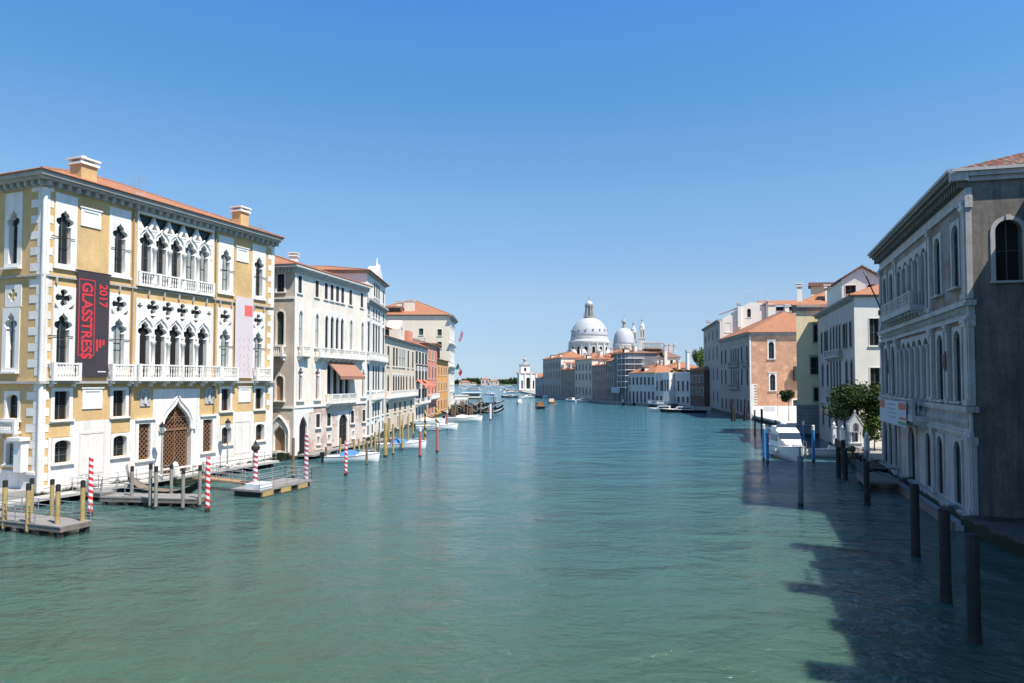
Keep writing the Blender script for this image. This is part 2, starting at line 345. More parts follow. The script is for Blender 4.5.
def win(parent, F, holes, uc, w, z0, z1, style='rect', fr=.16, panel=None, stone=None, glass=None, rec=.28, sill=.14, bars=2, proud=.05, top=None, shutter=None, name='window', barm=None, hood=0.0, ring=None):
    stone = stone or m_white; glass = glass or m_glass; barm = barm or m_bar
    lob = w * .72 if style == 'trefoil' else w / 2
    pu0, pu1, pz0, pz1 = panel or (uc - lob - fr, uc + lob + fr, z0 - .02, z1 + (top if top is not None else fr))
    mb = MB(); hl = outline(uc, w, z0, z1, style)
    if ring:                                           # a stone arch set in the wall surface
        mb.plate(F, [(pu0, pz0), (pu1, pz0), (pu1, pz1), (pu0, pz1)], [hl], -rec, 0, 1)
        mb.plate(F, outline(uc, w + 2 * fr - .02, z0 - .01, z1 + fr - .01, style), [hl], -.02, proud)
        if style == 'round': mb.box(F, uc - .14, uc + .14, proud, proud + .06, z1 - .02, z1 + fr + .06)
    else: mb.plate(F, [(pu0, pz0), (pu1, pz0), (pu1, pz1), (pu0, pz1)], [hl], -rec, proud)
    if sill: mb.box(F, pu0 - .08, pu1 + .08, proud * .5, proud + sill, pz0 - .14, pz0 - .003)
    if hood: mb.box(F, pu0 - .1, pu1 + .1, proud * .5, proud + hood, pz1 + .003, pz1 + .16)
    wd = mb.build(name, [stone, ring] if ring else stone, parent)
    g = MB(); g.quad(F, uc - lob - .02, uc + lob + .02, z0 - .01, z1 + .02, -rec + .03, 0)
    if bars:
        g.box(F, uc - .035, uc + .035, -rec + .04, -rec + .08, z0, z1, 1)
        for k in range(1, bars + 1):
            zz = z0 + (z1 - z0) * k / (bars + 1); g.box(F, uc - w / 2, uc + w / 2, -rec + .045, -rec + .075, zz - .025, zz + .025, 1)
        for sg in (-1, 1):
            g.box(F, uc + sg * (w / 2 - .045) - .04, uc + sg * (w / 2 - .045) + .04, -rec + .041, -rec + .079, z0, z1, 1)
    g.build('pane', [glass, barm], wd)
    if shutter:
        for sg in (-1, 1):
            sh = MB(); a = uc + sg * (w / 2 + .03); b = uc + sg * (w / 2 + w * .48)
            sh.box(F, min(a, b), max(a, b), proud + .01, proud + .06, z0, z1)
            for k in range(int((z1 - z0) / .16)): sh.box(F, min(a, b) + .05, max(a, b) - .05, proud + .06, proud + .085, z0 + .05 + k * .16, z0 + .14 + k * .16)
            sh.build('shutter', shutter, wd)
    if holes is not None: holes.append((pu0 + .03, pu1 - .03, pz0 + .03, pz1 - .03))
    return wd
def balcony(parent, F, u0, u1, z0, h=1.1, dp=.9, stone=None, step=.3, slab=.22, brk=True, name='balcony', wallend=0.0):
    stone = stone or m_white; mb = MB()
    mb.box(F, u0, u1, .01, dp, z0 - slab, z0)
    mb.box(F, u0 + .03, u1 - .03, dp - .2, dp - .02, z0 + h - .13, z0 + h)
    mb.box(F, u0 + .03, u1 - .03, dp - .2, dp - .02, z0 + .002, z0 + .12)
    n = max(1, round((u1 - u0) / 2.2))
    for k in range(n + 1):
        c = u0 + .14 + (u1 - u0 - .28) * k / n; mb.box(F, c - .12, c + .12, dp - .23, dp + .01, z0 + .003, z0 + h + .03)
    m = max(2, int((u1 - u0) / step))
    def bal(u, d): 
        c = F.P(u, d, z0 + .12); hh = h - .25
        mb.lathe(c, [(.045, 0), (.07, hh * .22), (.035, hh * .5), (.07, hh * .78), (.045, hh)], 5, closed=False)
    for k in range(m): bal(u0 + .25 + (u1 - u0 - .5) * (k + .5) / m, dp - .11)
    for ue in (u0 + .1, u1 - .1):
        mb.box(F, ue - .07, ue + .07, .02, dp - .2, z0 + h - .12, z0 + h - .01)
        q = max(1, int((dp - .3) / step))
        for k in range(q): bal(ue, .15 + (dp - .4) * (k + .5) / q)
    if brk:
        n = max(2, round((u1 - u0) / 1.25))
        for k in range(n):
            c = u0 + .25 + (u1 - u0 - .5) * k / (n - 1)
            mb.box(F, c - .11, c + .11, .01, dp * .85, z0 - slab - .22, z0 - slab - .003)
            mb.box(F, c - .11, c + .11, .01, dp * .45, z0 - slab - .45, z0 - slab - .223)
    return mb.build(name, stone, parent)
def cornice(parent, runs, z, h=.5, proj=.6, step=.6, stone=None, mod=True, name='cornice', frieze=0.0):
    """runs: (frame, u0, u1, e0, e1) with e the extra length at each end"""
    stone = stone or m_trim; mb = MB()
    for F, a, b, e0, e1 in runs:
        mb.box(F, a - e0 * proj, b + e1 * proj, .0 if e0 >= 0 else .0, proj, z - h * .35, z)
        mb.box(F, a - e0 * proj * .75, b + e1 * proj * .75, .003, proj * .75, z - h * .55, z - h * .35 - .003)
        mb.box(F, a - e0 * .12, b + e1 * .12, .004, .12, z - h, z - h * .55 - .003)
        if frieze: mb.box(F, a - e0 * .06, b + e1 * .06, .004, .06, z - h - frieze, z - h - .003)
        if mod:
            n = int((b - a) / step)
            for k in range(n + 1):
                c = a + (b - a) * (k + .0) / n; mb.box(F, c - step * .18, c + step * .18, .124, proj * .55, z - h * .95, z - h * .55 - .006)
    return mb.build(name, stone, parent)
def roof(parent, F, L, D, z, rise, e=.6, mat=None, ridge='auto', name='roof', gable=False, soff=None):
    mat = mat or m_tile; mb = MB()
    a, b, c, d = -e, L + e, e, -D - e                     # u0,u1,d0,d1
    W, Q = b - a, c - d
    if W >= Q: r = 0 if gable else Q / 2; p = [(a + r, (c + d) / 2), (b - r, (c + d) / 2)]
    else: r = 0 if gable else W / 2; p = [((a + b) / 2, c - r), ((a + b) / 2, d + r)]
    E = [F.P(a, c, z), F.P(b, c, z), F.P(b, d, z), F.P(a, d, z)]; T = [F.P(p[0][0], p[0][1], z + rise), F.P(p[1][0], p[1][1], z + rise)]
    v = E + T
    if W >= Q: fs = [(0, 1, 5, 4), (1, 2, 5), (2, 3, 4, 5), (3, 0, 4)]
    else: fs = [(0, 1, 4), (1, 2, 5, 4), (2, 3, 5), (3, 0, 4, 5)]
    mb.add(v, fs); mb.add(E, [(0, 1, 2, 3)], 1)
    # ridge and hip rolls of tiles
    for i, j in ((0, 4), (3, 4 if W >= Q else 5), (1, 5 if W >= Q else 4), (2, 5), (4, 5)):
        mb.tube(v[i], v[j], .11, 5, 0)
    # eave edge: a row of tile mouths
    for i, j in ((0, 1), (1, 2), (2, 3), (3, 0)): mb.tube(v[i], v[j], .07, 5, 0)
    return mb.build(name, [mat, soff or m_trim], parent, norm=False)
def shell(parent, F, L, D, z, fh=(), sh=(), mat=None, z0=-1.0, name='wall', fmat=None):
    """four walls; fh and sh the holes of the front and of the near side"""
    mb = MB(); mb.wall(F, 0, L, z0, z, list(fh)); S = F.side(0); mb.wall(S, 0, D, z0, z, list(sh), mi=1)
    S2 = F.side(L, True); mb.quad(S2, 0, D, z0, z, 0, 1); B = Frame(F.P(0, -D, 0)[:2], F.t, -F.n, F.b); mb.quad(B, 0, L, z0, z, 0, 1)
    return mb.build(name, [fmat or mat, mat], parent)
def tile_rolls(parent, F, L, D, z, rise, e, mats, pitch=.25, ln=.44, front=1.0):
    """real rounded tiles on the near hip and on the canal slope"""
    rnd = random.Random(4); a, b, c, d = -e, L + e, e * front, -D - e; Q = c - d; r = Q / 2; mb = MB()
    def tile(P0, P1, side, k):
        P0, P1 = Vector(P0), Vector(P1); up_ = Vector((0, 0, .085)); w = side * pitch * .46; lift = Vector((0, 0, .03)); vs = []
        for P, s_ in ((P0, 1.06), (P1, .88)):
            o = lift if P is P0 else Vector((0, 0, .0)); vs += [tuple(P - w * s_ + o * .3), tuple(P - w * .55 * s_ + up_ * .8 * s_ + o), tuple(P + w * .55 * s_ + up_ * .8 * s_ + o), tuple(P + w * s_ + o * .3)]
        mb.add(vs, [(0, 1, 5, 4), (1, 2, 6, 5), (2, 3, 7, 6), (0, 3, 2, 1)], k)
    n = int(Q / pitch)
    for i in range(n):
        x = (i + .5) / n; run = r * 2 * min(x, 1 - x); m = int(run / ln) + 1; dd = c - Q * x
        for j in range(m):
            u0, u1 = j * ln, min(run, (j + 1.12) * ln)
            if u1 - u0 > .1: tile(F.P(a + u0, dd, z + rise * u0 / r), F.P(a + u1, dd, z + rise * u1 / r), Vector((F.n.x, F.n.y, 0)), rnd.randrange(len(mats)))
    n = int((b - a) / pitch)
    for i in range(n):
        u = a + (b - a) * (i + .5) / n; run = min(r, u - a, b - u); m = int(run / ln) + 1
        for j in range(m):
            d0, d1 = j * ln, min(run, (j + 1.12) * ln)
            if d1 - d0 > .1: tile(F.P(u, c - d0, z + rise * d0 / r), F.P(u, c - d1, z + rise * d1 / r), Vector((F.t.x, F.t.y, 0)), rnd.randrange(len(mats)))
    return mb.build('tiles', mats, parent, norm=False)
def chimney(parent, F, u, d, z0, z1, w=.9, mat=None, cap=None, dd=None, name='chimney', round_top=False):
    mb = MB(); dd = dd or w
    mb.box(F, u - w / 2, u + w / 2, d - dd / 2, d + dd / 2, z0, z1 - .55)
    mb.box(F, u - w / 2 - .15, u + w / 2 + .15, d - dd / 2 - .15, d + dd / 2 + .15, z1 - .55, z1 - .35, 1)
    for a, b in ((-1, -1), (-1, 1), (1, -1), (1, 1)):
        mb.box(F, u + a * (w / 2 - .1) - .1, u + a * (w / 2 - .1) + .1, d + b * (dd / 2 - .1) - .1, d + b * (dd / 2 - .1) + .1, z1 - .348, z1 - .15, 1)
    mb.box(F, u - w / 2 - .2, u + w / 2 + .2, d - dd / 2 - .2, d + dd / 2 + .2, z1 - .148, z1, 1)
    if round_top: mb.lathe(F.P(u, d, z1), [(.3, .0), (.3, .1), (.2, .3), (.02, .36)], 8, 1)
    return mb.build(name, [mat or m_yel, cap or m_white], parent)
def antenna(label, p, h=2.6, bars=4, rz=0.3):
    mb = MB(); x, y, z = p; mb.tube((x, y, z), (x, y, z + h), .03, 5)
    for k in range(bars):
        zz = z + h - .15 - k * .28; L = .45 + .1 * k
        mb.tube((x - L * math.cos(rz), y - L * math.sin(rz), zz), (x + L * math.cos(rz), y + L * math.sin(rz), zz), .018, 4)
    o = mb.build('antenna', m_metal); tag(o, label, 'antenna', 'aerials on the roofs'); return o

m_wet = M('weedy_wet_stone', (.055, .06, .045), .6, .5, 1.2, 5)
def wet(parent, F, L, u0=0.0, z=.45, d=.09):
    rnd = random.Random(int(L * 10)); mb = MB(); u = u0
    while u < u0 + L - .3:                            # a ragged tide band
        w_ = min(rnd.uniform(.6, 2.0), u0 + L - u); mb.box(F, u + .002, u + w_ - .002, .003, d + rnd.uniform(0, .03), -1.0, z + rnd.uniform(-.14, .16)); u += w_
    mb.build('tide_band', m_wet, parent)
# ---------------------------------------------------------------- the yellow gothic palace on the left
F1 = front_of(at(38, 504), 778); L1L = 24.75
S1 = F1.side(0)
P1 = thing('gothic_palace', 'ochre yellow gothic palace with white traceried windows and two hanging banners', 'palace', F1.P(0, 0, 0))
D1 = 20.0
fh, sh = [], []
Z1 = 24.0
for uc, gl in ((1.5, m_glass), (6.2, m_glass), (17.85, m_glassl), (22.45, m_glass)):      # single windows, top floor
    pw_ = .76 if uc < 2 else .98
    win(P1, F1, fh, uc, .98, 17.9, 22.05, 'trefoil', panel=(uc - pw_, uc + .98, 17.62, 23.25), glass=gl, bars=1, rec=.4)
for uc, gl in ((1.55, m_glass), (6.25, m_glassl), (17.85, m_glassl), (22.45, m_glassl)):      # single windows, piano nobile, with a quatrefoil each
    pw_ = .8 if uc < 2 else .98
    wd = win(P1, F1, fh, uc, 1.0, 10.1, 14.2, 'trefoil', panel=(uc - pw_, uc + .98, 9.25, 14.42), glass=gl, bars=1, rec=.4, sill=0)
    q = MB(); q.plate(F1, [(uc - pw_, 14.425), (uc + .98, 14.425), (uc + .98, 16.2), (uc - pw_, 16.2)], [quatrefoil(uc, 15.33, .66), [(uc - .72, 14.5), (uc - .35, 14.5), (uc - .72, 14.9)], [(uc + .35, 14.5), (uc + .8, 14.5), (uc + .8, 14.9)]], -.3, .05)
    q.build('quatrefoil_panel', m_white, P1)
    g = MB(); g.quad(F1, uc - .7, uc + .7, 14.6, 16.05, -.27); g.build('dark_recess', m_glass, P1)
    fh.append((uc - pw_ + .05, uc + .93, 14.45, 16.15))
for uc in (1.6, 6.45, 18.1, 22.75):
    win(P1, F1, fh, uc, 1.15, 6.08, 8.22, 'rect', fr=.27, sill=.16, bars=1, rec=.4, glass=m_dark)
    win(P1, F1, fh, uc + .1, 1.24, 2.82, 4.52, 'segment', fr=.2, sill=.14, bars=2, rec=.4, proud=.1)
# lattice windows beside the water gate
def lattice(F, out, d, pitch=.27, wd=.055, mi=0, mb=None):
    us = [p[0] for p in out]; zs = [p[1] for p in out]; u0, u1, z0, z1 = min(us), max(us), min(zs), max(zs)
    def inside(x, y):
        c = False; n = len(out)
        for i in range(n):
            a, b = out[i], out[i - 1]
            if (a[1] > y) != (b[1] > y) and x < (b[0] - a[0]) * (y - a[1]) / (b[1] - a[1]) + a[0]: c = not c
        return c
    for sg in (1, -1):
        k = -int((z1 - z0) / pitch) - 2
        while k * pitch < (u1 - u0) + (z1 - z0):
            x0 = u0 + k * pitch; st = None; t = 0.0; H = z1 - z0
            while t <= H + .05:
                u = x0 + t if sg > 0 else x0 + H - t; ok = t <= H and inside(u, z0 + t)
                if ok and st is None: st = t
                if not ok and st is not None:
                    a, b = st, t; ua, ub = (x0 + a, x0 + b) if sg > 0 else (x0 + H - a, x0 + H - b)
                    mb.hexa([F.P(ua - wd, d, z0 + a), F.P(ua + wd, d, z0 + a), F.P(ua + wd, d + .05, z0 + a), F.P(ua - wd, d + .05, z0 + a)],
                            [F.P(ub - wd, d, z0 + b), F.P(ub + wd, d, z0 + b), F.P(ub + wd, d + .05, z0 + b), F.P(ub - wd, d + .05, z0 + b)], mi); st = None
                t += .05
            k += 1
for uc in (8.92, 15.87):
    wd = win(P1, F1, fh, uc, 1.16, 2.3, 5.35, 'rect', fr=.3, sill=.2, bars=0, rec=.4, hood=.15, glass=m_dark)
    mb = MB(); lattice(F1, outline(uc, 1.16, 2.3, 5.35), -.2, mb=mb, pitch=.42, wd=.045); mb.build('lattice', m_lattice, wd)
# the water gate
dg = win(P1, F1, fh, 12.25, 3.1, .75, 7.4, 'ogee', panel=(10.0, 14.5, .7, 8.3), bars=0, sill=0, rec=.6, glass=m_dark, name='water_gate', proud=.05)
mb = MB(); ol = outline(12.25, 3.5, .75, 7.95, 'ogee'); il = outline(12.25, 3.1, .8, 7.4, 'ogee')
for o_, r_ in ((ol, .1), (il, .09)):
    for k in range(2, len(o_) - 1): mb.tube(F1.P(o_[k][0], .1, o_[k][1]), F1.P(o_[k + 1][0], .1, o_[k + 1][1]), r_, 5)
for sg in (-1, 1): mb.tube(F1.P(12.25 + sg * 1.66, .1, .75), F1.P(12.25 + sg * 1.66, .1, 4.6), .13, 6); mb.box(F1, 12.25 + sg * 1.7 - .3, 12.25 + sg * 1.7 + .3, .06, .3, 4.6, 4.85)
mb.build('gate_arch', m_white, dg)
mb = MB(); lattice(F1, outline(12.25, 3.1, .75, 7.4, 'ogee'), -.35, mb=mb, pitch=.40, wd=.045)
mb.box(F1, 12.2, 12.3, -.29, -.22, .8, 7.0); mb.box(F1, 10.75, 13.75, -.29, -.22, 4.55, 4.72); mb.build('lattice_door', m_lattice, dg)
# top loggia
nb = [8.72, 10.28, 11.86, 13.46, 15.05]; sp = 1.58
def loggia(z0, zc, zt, name):
    lg = []
    for i, uc in enumerate(nb):
        lo = uc - sp / 2 if i else 7.9; hi = uc + sp / 2 if i < 4 else 16.1
        win(P1, F1, None, uc, .98, z0, zc, 'trefoil', panel=(lo + .002, hi - .002, z0 - .02, zt), bars=1 if name == 'top' else 0, rec=.42, sill=0,
            glass=(m_glass if i < 3 else m_glassl) if name == 'top' else (m_dark if i < 4 else m_glass))
    return lg
loggia(17.3, 21.95, 22.0, 'top'); loggia(9.3, 14.2, 14.25, 'low')
fh += [(7.95, 16.05, 17.3, 23.3), (7.95, 16.05, 9.3, 16.05)]
mb = MB()                                              # crest over the top loggia
for i in range(6):
    uc = 7.93 + sp * i + .0
    c = max(uc, 7.9); pts = []
    if i == 0: pts = [(7.9, 22.003), (8.55, 22.003), (8.2, 22.5), (7.9, 23.1)]
    elif i == 5: pts = [(15.35, 22.003), (16.1, 22.003), (16.1, 23.15), (15.8, 22.6)]
    else: pts = [(uc - .72, 22.003), (uc + .72, 22.003), (uc + .5, 22.3), (uc + .28, 22.72), (uc + .12, 22.9), (uc, 23.25), (uc - .12, 22.9), (uc - .28, 22.72), (uc - .5, 22.3)]
    hol = [] if i in (0, 5) else [[(uc - .3, 22.15), (uc + .3, 22.15), (uc + .16, 22.38), (uc + .06, 22.68), (uc - .06, 22.68), (uc - .16, 22.38)]]
    mb.plate(F1, pts, hol, -.3, .08)
for row in (21.95, 14.2):
    for uc in nb + ([] if row > 20 else []):           # raised ogee mouldings round each arch
        pr = [(.86, -1.35), (.86, -.9), (.74, -.45), (.48, -.1), (.2, .1), (0, .34)]
        pr2 = pr + [(-x, y) for x, y in pr[-2::-1]]
        for k in range(len(pr2) - 1):
            a, b = pr2[k], pr2[k + 1]
            mb.tube(F1.P(uc + a[0], .10, row + a[1]), F1.P(uc + b[0], .10, row + b[1]), .07, 4, cap=False)
mb.box(F1, 7.78, 7.9, -.2, .12, 17.2, 23.3); mb.box(F1, 16.1, 16.22, -.2, .12, 17.2, 23.3); mb.box(F1, 7.78, 16.22, .0, .14, 23.3, 23.5)
mb.build('loggia_crest', m_white, P1)
for z_, y_ in ((22.0, 23.3), (14.2, 16.1)): g = MB(); g.quad(F1, 7.85, 16.15, z_, y_, -.3); g.build('dark_recess', m_glass, P1)
mb = MB()                                              # quatrefoils over the piano nobile loggia
for i in range(6):
    uc = 7.93 + sp * i; a, b = max(7.9, uc - sp / 2), min(16.1, uc + sp / 2)
    hol = []
    if i in (0, 5):
        qc = 8.1 if i == 0 else 15.9; hol = [quatrefoil(qc + (.1 if i == 0 else -.1), 15.4, .26)]
    else:
        hol = [quatrefoil(uc, 15.40, .63), [(uc - .3, 14.66), (uc + .3, 14.66), (uc, 14.32)]]
    mb.plate(F1, [(a + .002, 14.253), (b - .002, 14.253), (b - .002, 16.05), (a + .002, 16.05)], hol, -.28, .05)
mb.box(F1, 7.78, 7.9, -.2, .12, 9.3, 16.05); mb.box(F1, 16.1, 16.22, -.2, .12, 9.3, 16.05); mb.build('quatrefoil_band', m_white, P1)
for z0, z1 in ((17.3, 20.6), (9.3, 12.45)):            # free columns with capitals
    for i in range(1, 5):
        uc = nb[i] - sp / 2; mb = MB(); mb.lathe(F1.P(uc, .16, z0), [(.2, 0), (.2, .15), (.15, .2), (.14, z1 - z0 - .4), (.16, z1 - z0 - .38), (.24, z1 - z0 - .05), (.24, z1 - z0)], 10)
        mb.build('column', m_white, P1, smooth=True)
balcony(P1, F1, 7.8, 16.2, 17.2, 1.15, .35, step=.26, slab=.12, brk=False)
balcony(P1, F1, 7.5, 16.6, 9.22, 1.2, .95, step=.28, slab=.22, brk=True)
for uc in (1.5, 6.3, 17.9, 22.7): balcony(P1, F1, uc - 1.12, uc + 1.12, 9.22, 1.15, .75, step=.26, slab=.2, brk=True)
# stone work: string courses, plinth, quoins, cladding of the ground floor
mb = MB()
for z_, p_, h_ in ((16.95, .16, .14), (9.0, .3, .2)):
    mb.box(F1, -p_, L1L, 0, p_, z_ - h_, z_); mb.box(S1, 0, D1, .001, p_, z_ - h_ + .001, z_ - .001)
for uc in (.9, 6.2, 9.0, 10.6, 12.2, 13.8, 15.4, 17.1, 18.6, 21.7, 23.2): mb.box(F1, uc - .06, uc + .06, .005, .2, 16.35, 16.805)
mb.build('string_course', m_trim, P1)
mb = MB()
mq = MB()
for k in range(40):                                    # corner quoins
    z0 = -.2 + k * .6
    if z0 > 23.2: break
    wq = .62 if k % 2 else .36
    if z0 < 8.4 or z0 > 9.0:
        mb.box(F1, .34, max(wq, .36), .002, .03, z0 + .01, z0 + .59); mb.box(S1, .3, 1.5 if k % 2 else .75, .002, .03, z0 + .01, z0 + .59)
        mq.box(F1, L1L - (.9 if k % 2 else .45), L1L - .3, .002, .03, z0 + .01, z0 + .59)
mb.box(F1, -.02, .34, -.3, .06, -1, 23.4); mb.box(S1, -.05, .3, -.03 + .032, .06, -1, 23.4)
mq.box(F1, L1L - .3, L1L + .02, -.3, .05, -1, 23.4); mq.build('quoins', m_whiteb, P1)
mb.tube(F1.P(-.02, .03, -1), F1.P(-.02, .03, 23.4), .16, 10)
mb.build('quoins', m_whiteb, P1)
ch = [h for h in fh if h[3] < 9 and h[2] < 5.6]        # white facing with yellow fields left open over the low windows
fields = [(u - .78, u + .98, 4.75, 5.82) for u in (1.3, 6.5, 18.1, 22.75)]
fac = MB(); Fc = F1.off(.045)
big = [(a - .06, b + .06, c - .06, d + .06) for a, b, c, d in ch if c < 5.6 and d < 5.6] + [(9.98, 14.52, .65, 8.3)]
fac.wall(Fc, .63, 7.45, 0, 5.9, [b for b in big if b[1] < 7.7] + fields[:2], .05)
fac.wall(Fc, 7.45, 16.9, 0, 5.75, [(8.0, 9.84, 2.2, 5.75), (14.98, 16.76, 2.2, 5.75), (9.98, 14.52, .65, 5.75)], .05)
fac.wall(Fc, 16.9, L1L - .31, 0, 5.9, [b for b in big if b[0] > 16.9] + fields[2:], .05)
fac.box(F1, 9.7, 9.98, .002, .05, 5.76, 8.3); fac.box(F1, 14.52, 14.8, .002, .05, 5.76, 8.3)
fac.box(F1, .3, L1L - .3, .05, .14, 1.12, 1.28); fac.box(F1, .32, 10, .052, .10, 0, 1.115); fac.box(F1, 14.5, L1L - .32, .052, .10, 0, 1.115)
fac.box(S1, .3, 5.0, .002, .05, -1, 2.35); fac.box(S1, .3, 5.0, .05, .16, 2.1, 2.3)
fac.build('stone_facing', m_whiteb, P1)
for uc, z0, z1 in ((3.6, 21.15, 22.55), (20.05, 21.1, 22.5), (4.05, 6.8, 8.4), (20.6, 6.85, 8.35)):       # square plaques
    mb = MB(); mb.plate(F1, [(uc - .85, z0), (uc + .85, z0), (uc + .85, z1), (uc - .85, z1)], [[(uc - .6, z0 + .22), (uc + .6, z0 + .22), (uc + .6, z1 - .22), (uc - .6, z1 - .22)]], .002, .08)
    mb.box(F1, uc - .6, uc + .6, .002, .03, z0 + .22, z1 - .22); mb.box(F1, uc - .95, uc + .95, .002, .14, z1 + .002, z1 + .1); mb.build('plaque', m_white, P1)
for uc in (4.1, 20.4):                                 # faint marble panels
    mb = MB(); mb.plate(F1, [(uc - 1.1, 1.7), (uc + 1.1, 1.7), (uc + 1.1, 5.0), (uc - 1.1, 5.0)], [[(uc - .95, 1.85), (uc + .95, 1.85), (uc + .95, 4.85), (uc - .95, 4.85)]], .05, .075)
    mb.build('marble_panel', M('pink_marble', (.72, .62, .58), .6, .12, 1, 4), P1)
for uc in (8.9, 15.95):                                # relief niches
    mb = MB(); mb.plate(F1, outline(uc, 1.0, 6.85, 8.45, 'round'), [outline(uc, .7, 6.98, 8.3, 'round')], .002, .09)
    mb.box(F1, uc - .36, uc + .36, .002, .02, 6.95, 8.2); mb.tube(F1.P(uc, .06, 7.05), F1.P(uc, .06, 7.85), .17, 7, r2=.12); mb.lathe(F1.P(uc, .08, 7.85), [(.05, 0), (.13, .12), (.05, .26)], 7)
    mb.build('relief', M('relief_stone', (.5, .49, .47), .8, .4, 3, 12), P1)
m_pipe = plain('copper_pipe', (.28, .2, .13), .6)
for u in (7.42, 16.5): mb = MB(); mb.tube(F1.P(u, .08, 5.9), F1.P(u, .08, 23.4), .07, 6); mb.build('drain_pipe', m_pipe, P1)
for uc in (1.35, 6.3, 18.0, 22.6):
    for z_ in (19.9, 12.4): mb = MB(); mb.tube(F1.P(uc - .95, .12, z_), F1.P(uc + .95, .12, z_), .03, 4); mb.build('tie_rod', m_iron, P1)
# near side wall
for z0, z1, st in ((17.9, 22.05, 'trefoil'), (10.0, 14.25, 'trefoil')):
    for uc in (3.45, 8.2, 13.0): win(P1, S1, sh, uc, 1.0, z0, z1, st, panel=(uc - .98, uc + .98, z0 - .3, z1 + 1.3 if z0 > 15 else z1 + .3), bars=1, rec=.4, glass=m_glassl if z0 < 15 else m_glass, sill=.3)
for uc in (3.1, 8.0, 13.0):
    win(P1, S1, sh, uc, 1.3, 6.2, 8.0, 'segment', fr=.25, bars=1, rec=.35, glass=m_dark)
    win(P1, S1, sh, uc, 1.1, 2.75, 4.4, 'segment', fr=.2, bars=2, rec=.35, glass=m_glassl)
    q = MB(); q.plate(S1, [(uc - .75, 14.6), (uc + 1.1, 14.6), (uc + 1.1, 16.3), (uc - .75, 16.3)], [quatrefoil(uc + .2, 15.5, .5)], -.2, .05); q.quad(S1, uc - .5, uc + 1, 14.9, 16.1, -.18); q.build('quatrefoil_panel', m_white, P1)
    balcony(P1, S1, uc - 1.1, uc + 1.3, 5.25, .8, .5, step=.24, slab=.15)
mb = MB(); mb.box(S1, 1.1, 1.9, .05, .6, 2.3, 4.6); mb.box(S1, .95, 2.4, .05, .8, 4.6, 4.85); mb.build('side_buttress', m_white, P1)
shell(P1, F1, L1L, D1, Z1, fh, sh, m_yel)
cornice(P1, [(F1, 0, L1L, 1, .3), (S1, 0, D1, 0, 0)], 24.45, .95, .95, .75)
rf = roof(P1, F1, L1L - .7, D1, 24.46, 4.1, 1.05, m_tile2)
chimney(rf, F1, 4.1, -1.6, 23.5, 26.9, 1.35, dd=1.3, round_top=True)
chimney(rf, F1, 21.0, -1.2, 23.5, 27.0, 1.15)
for u, d in ((6.5, -3), (9.5, -2.2), (2, -6)): mb = MB(); mb.box(F1, u - .5, u + .5, d - .5, d + .5, 25.0, 25.6); mb.build('roof_hatch', m_trim, rf)
antenna('tall thin aerial with bent arms on the yellow palace roof beyond the big chimney', F1.P(11.3, -4, 25.4), 2.6)
antenna('pale comb shaped aerial above the far end of the yellow palace roof', F1.P(26.3, -3.2, 22.0), 4.6, 8)

# hanging banners
mb = MB(); bp = [F1.P(2.35, .14, 17.6), F1.P(5.2, .14, 17.35), F1.P(5.3, 1.0, 13.0), F1.P(5.25, 1.05, 9.25), F1.P(2.55, 1.05, 9.25), F1.P(2.4, 1.0, 13.0)]
bn = MB(); bn.box(F1, 2.45, 5.2, .2, .23, 9.3, 17.55); bn.tube(F1.P(2.3, .2, 17.6), F1.P(5.35, .2, 17.6), .05, 6)
B1 = tag(bn.build('hanging_banner', m_banner), 'tall dark plum banner with red upright lettering hanging on the yellow palace', 'banner')
def lettering(txt, F, uc, z, d, size, mat, parent, stretch=1.0, down=True, bold=.0):
    cu = bpy.data.curves.new('lettering', 'FONT'); cu.body = txt; cu.size = size; cu.extrude = .006; cu.offset = bold; cu.materials.append(mat)
    if down: cu.align_x = 'LEFT'
    else: cu.align_x = 'CENTER'
    cu.align_y = 'CENTER'
    tmp = bpy.data.objects.new('tmp', cu); me = bpy.data.meshes.new_from_object(tmp); bpy.data.objects.remove(tmp); bpy.data.curves.remove(cu)
    if not me.materials: me.materials.append(mat)
    o = bpy.data.objects.new('lettering', me); COL.objects.link(o); p = Vector(F.P(uc, d, z))
    n = Vector((F.n.x, F.n.y, 0)); X = Vector((0, 0, -1)) if down else Vector((F.t.x, F.t.y, 0)); 
    if not down and X.cross(Vector((0, 0, 1))).dot(n) < 0: X = -X
    Y = n.cross(X)
    from mathutils import Matrix
    m = Matrix((X, Y, n)).transposed().to_4x4(); m.translation = p - BASE.get(parent.name, Vector((0, 0, 0)))
    o.matrix_local = m; o.scale = (stretch, 1, 1); o.parent = parent
    return o
lettering('GLASSTRESS', F1, 3.25, 16.72, .245, 1.2, m_red, B1, .92, bold=.03)
lettering('2017', F1, 4.62, 16.75, .245, .98, m_red, B1, .95, bold=.02)
mb = MB()
for a, b, c, d in ((2.6, 3.95, 16.9, 16.97), (2.6, 3.95, 10.98, 11.05), (2.6, 2.66, 11.05, 16.9), (3.89, 3.95, 11.05, 16.9)): mb.box(F1, a, b, .232, .24, c, d)
for k in range(3): mb.box(F1, 4.1 + .28 * k, 4.28 + .28 * k, .232, .24, 12.25 - (.9, .7, .5)[k] + (.0, .1, .1)[k], 12.3)
mb.build('red_border', m_red, B1)
mb = MB(); mb.box(F1, 4.3, 5.0, .232, .24, 9.7, 9.78); mb.build('white_line', m_whitep, B1)
bn = MB(); bn.box(F1, 19.0, 21.5, .2, .23, 9.3, 17.5)
B2 = tag(bn.build('hanging_banner', m_pinkb), 'pale pink banner with a red square hanging at the far end of the palace', 'banner')
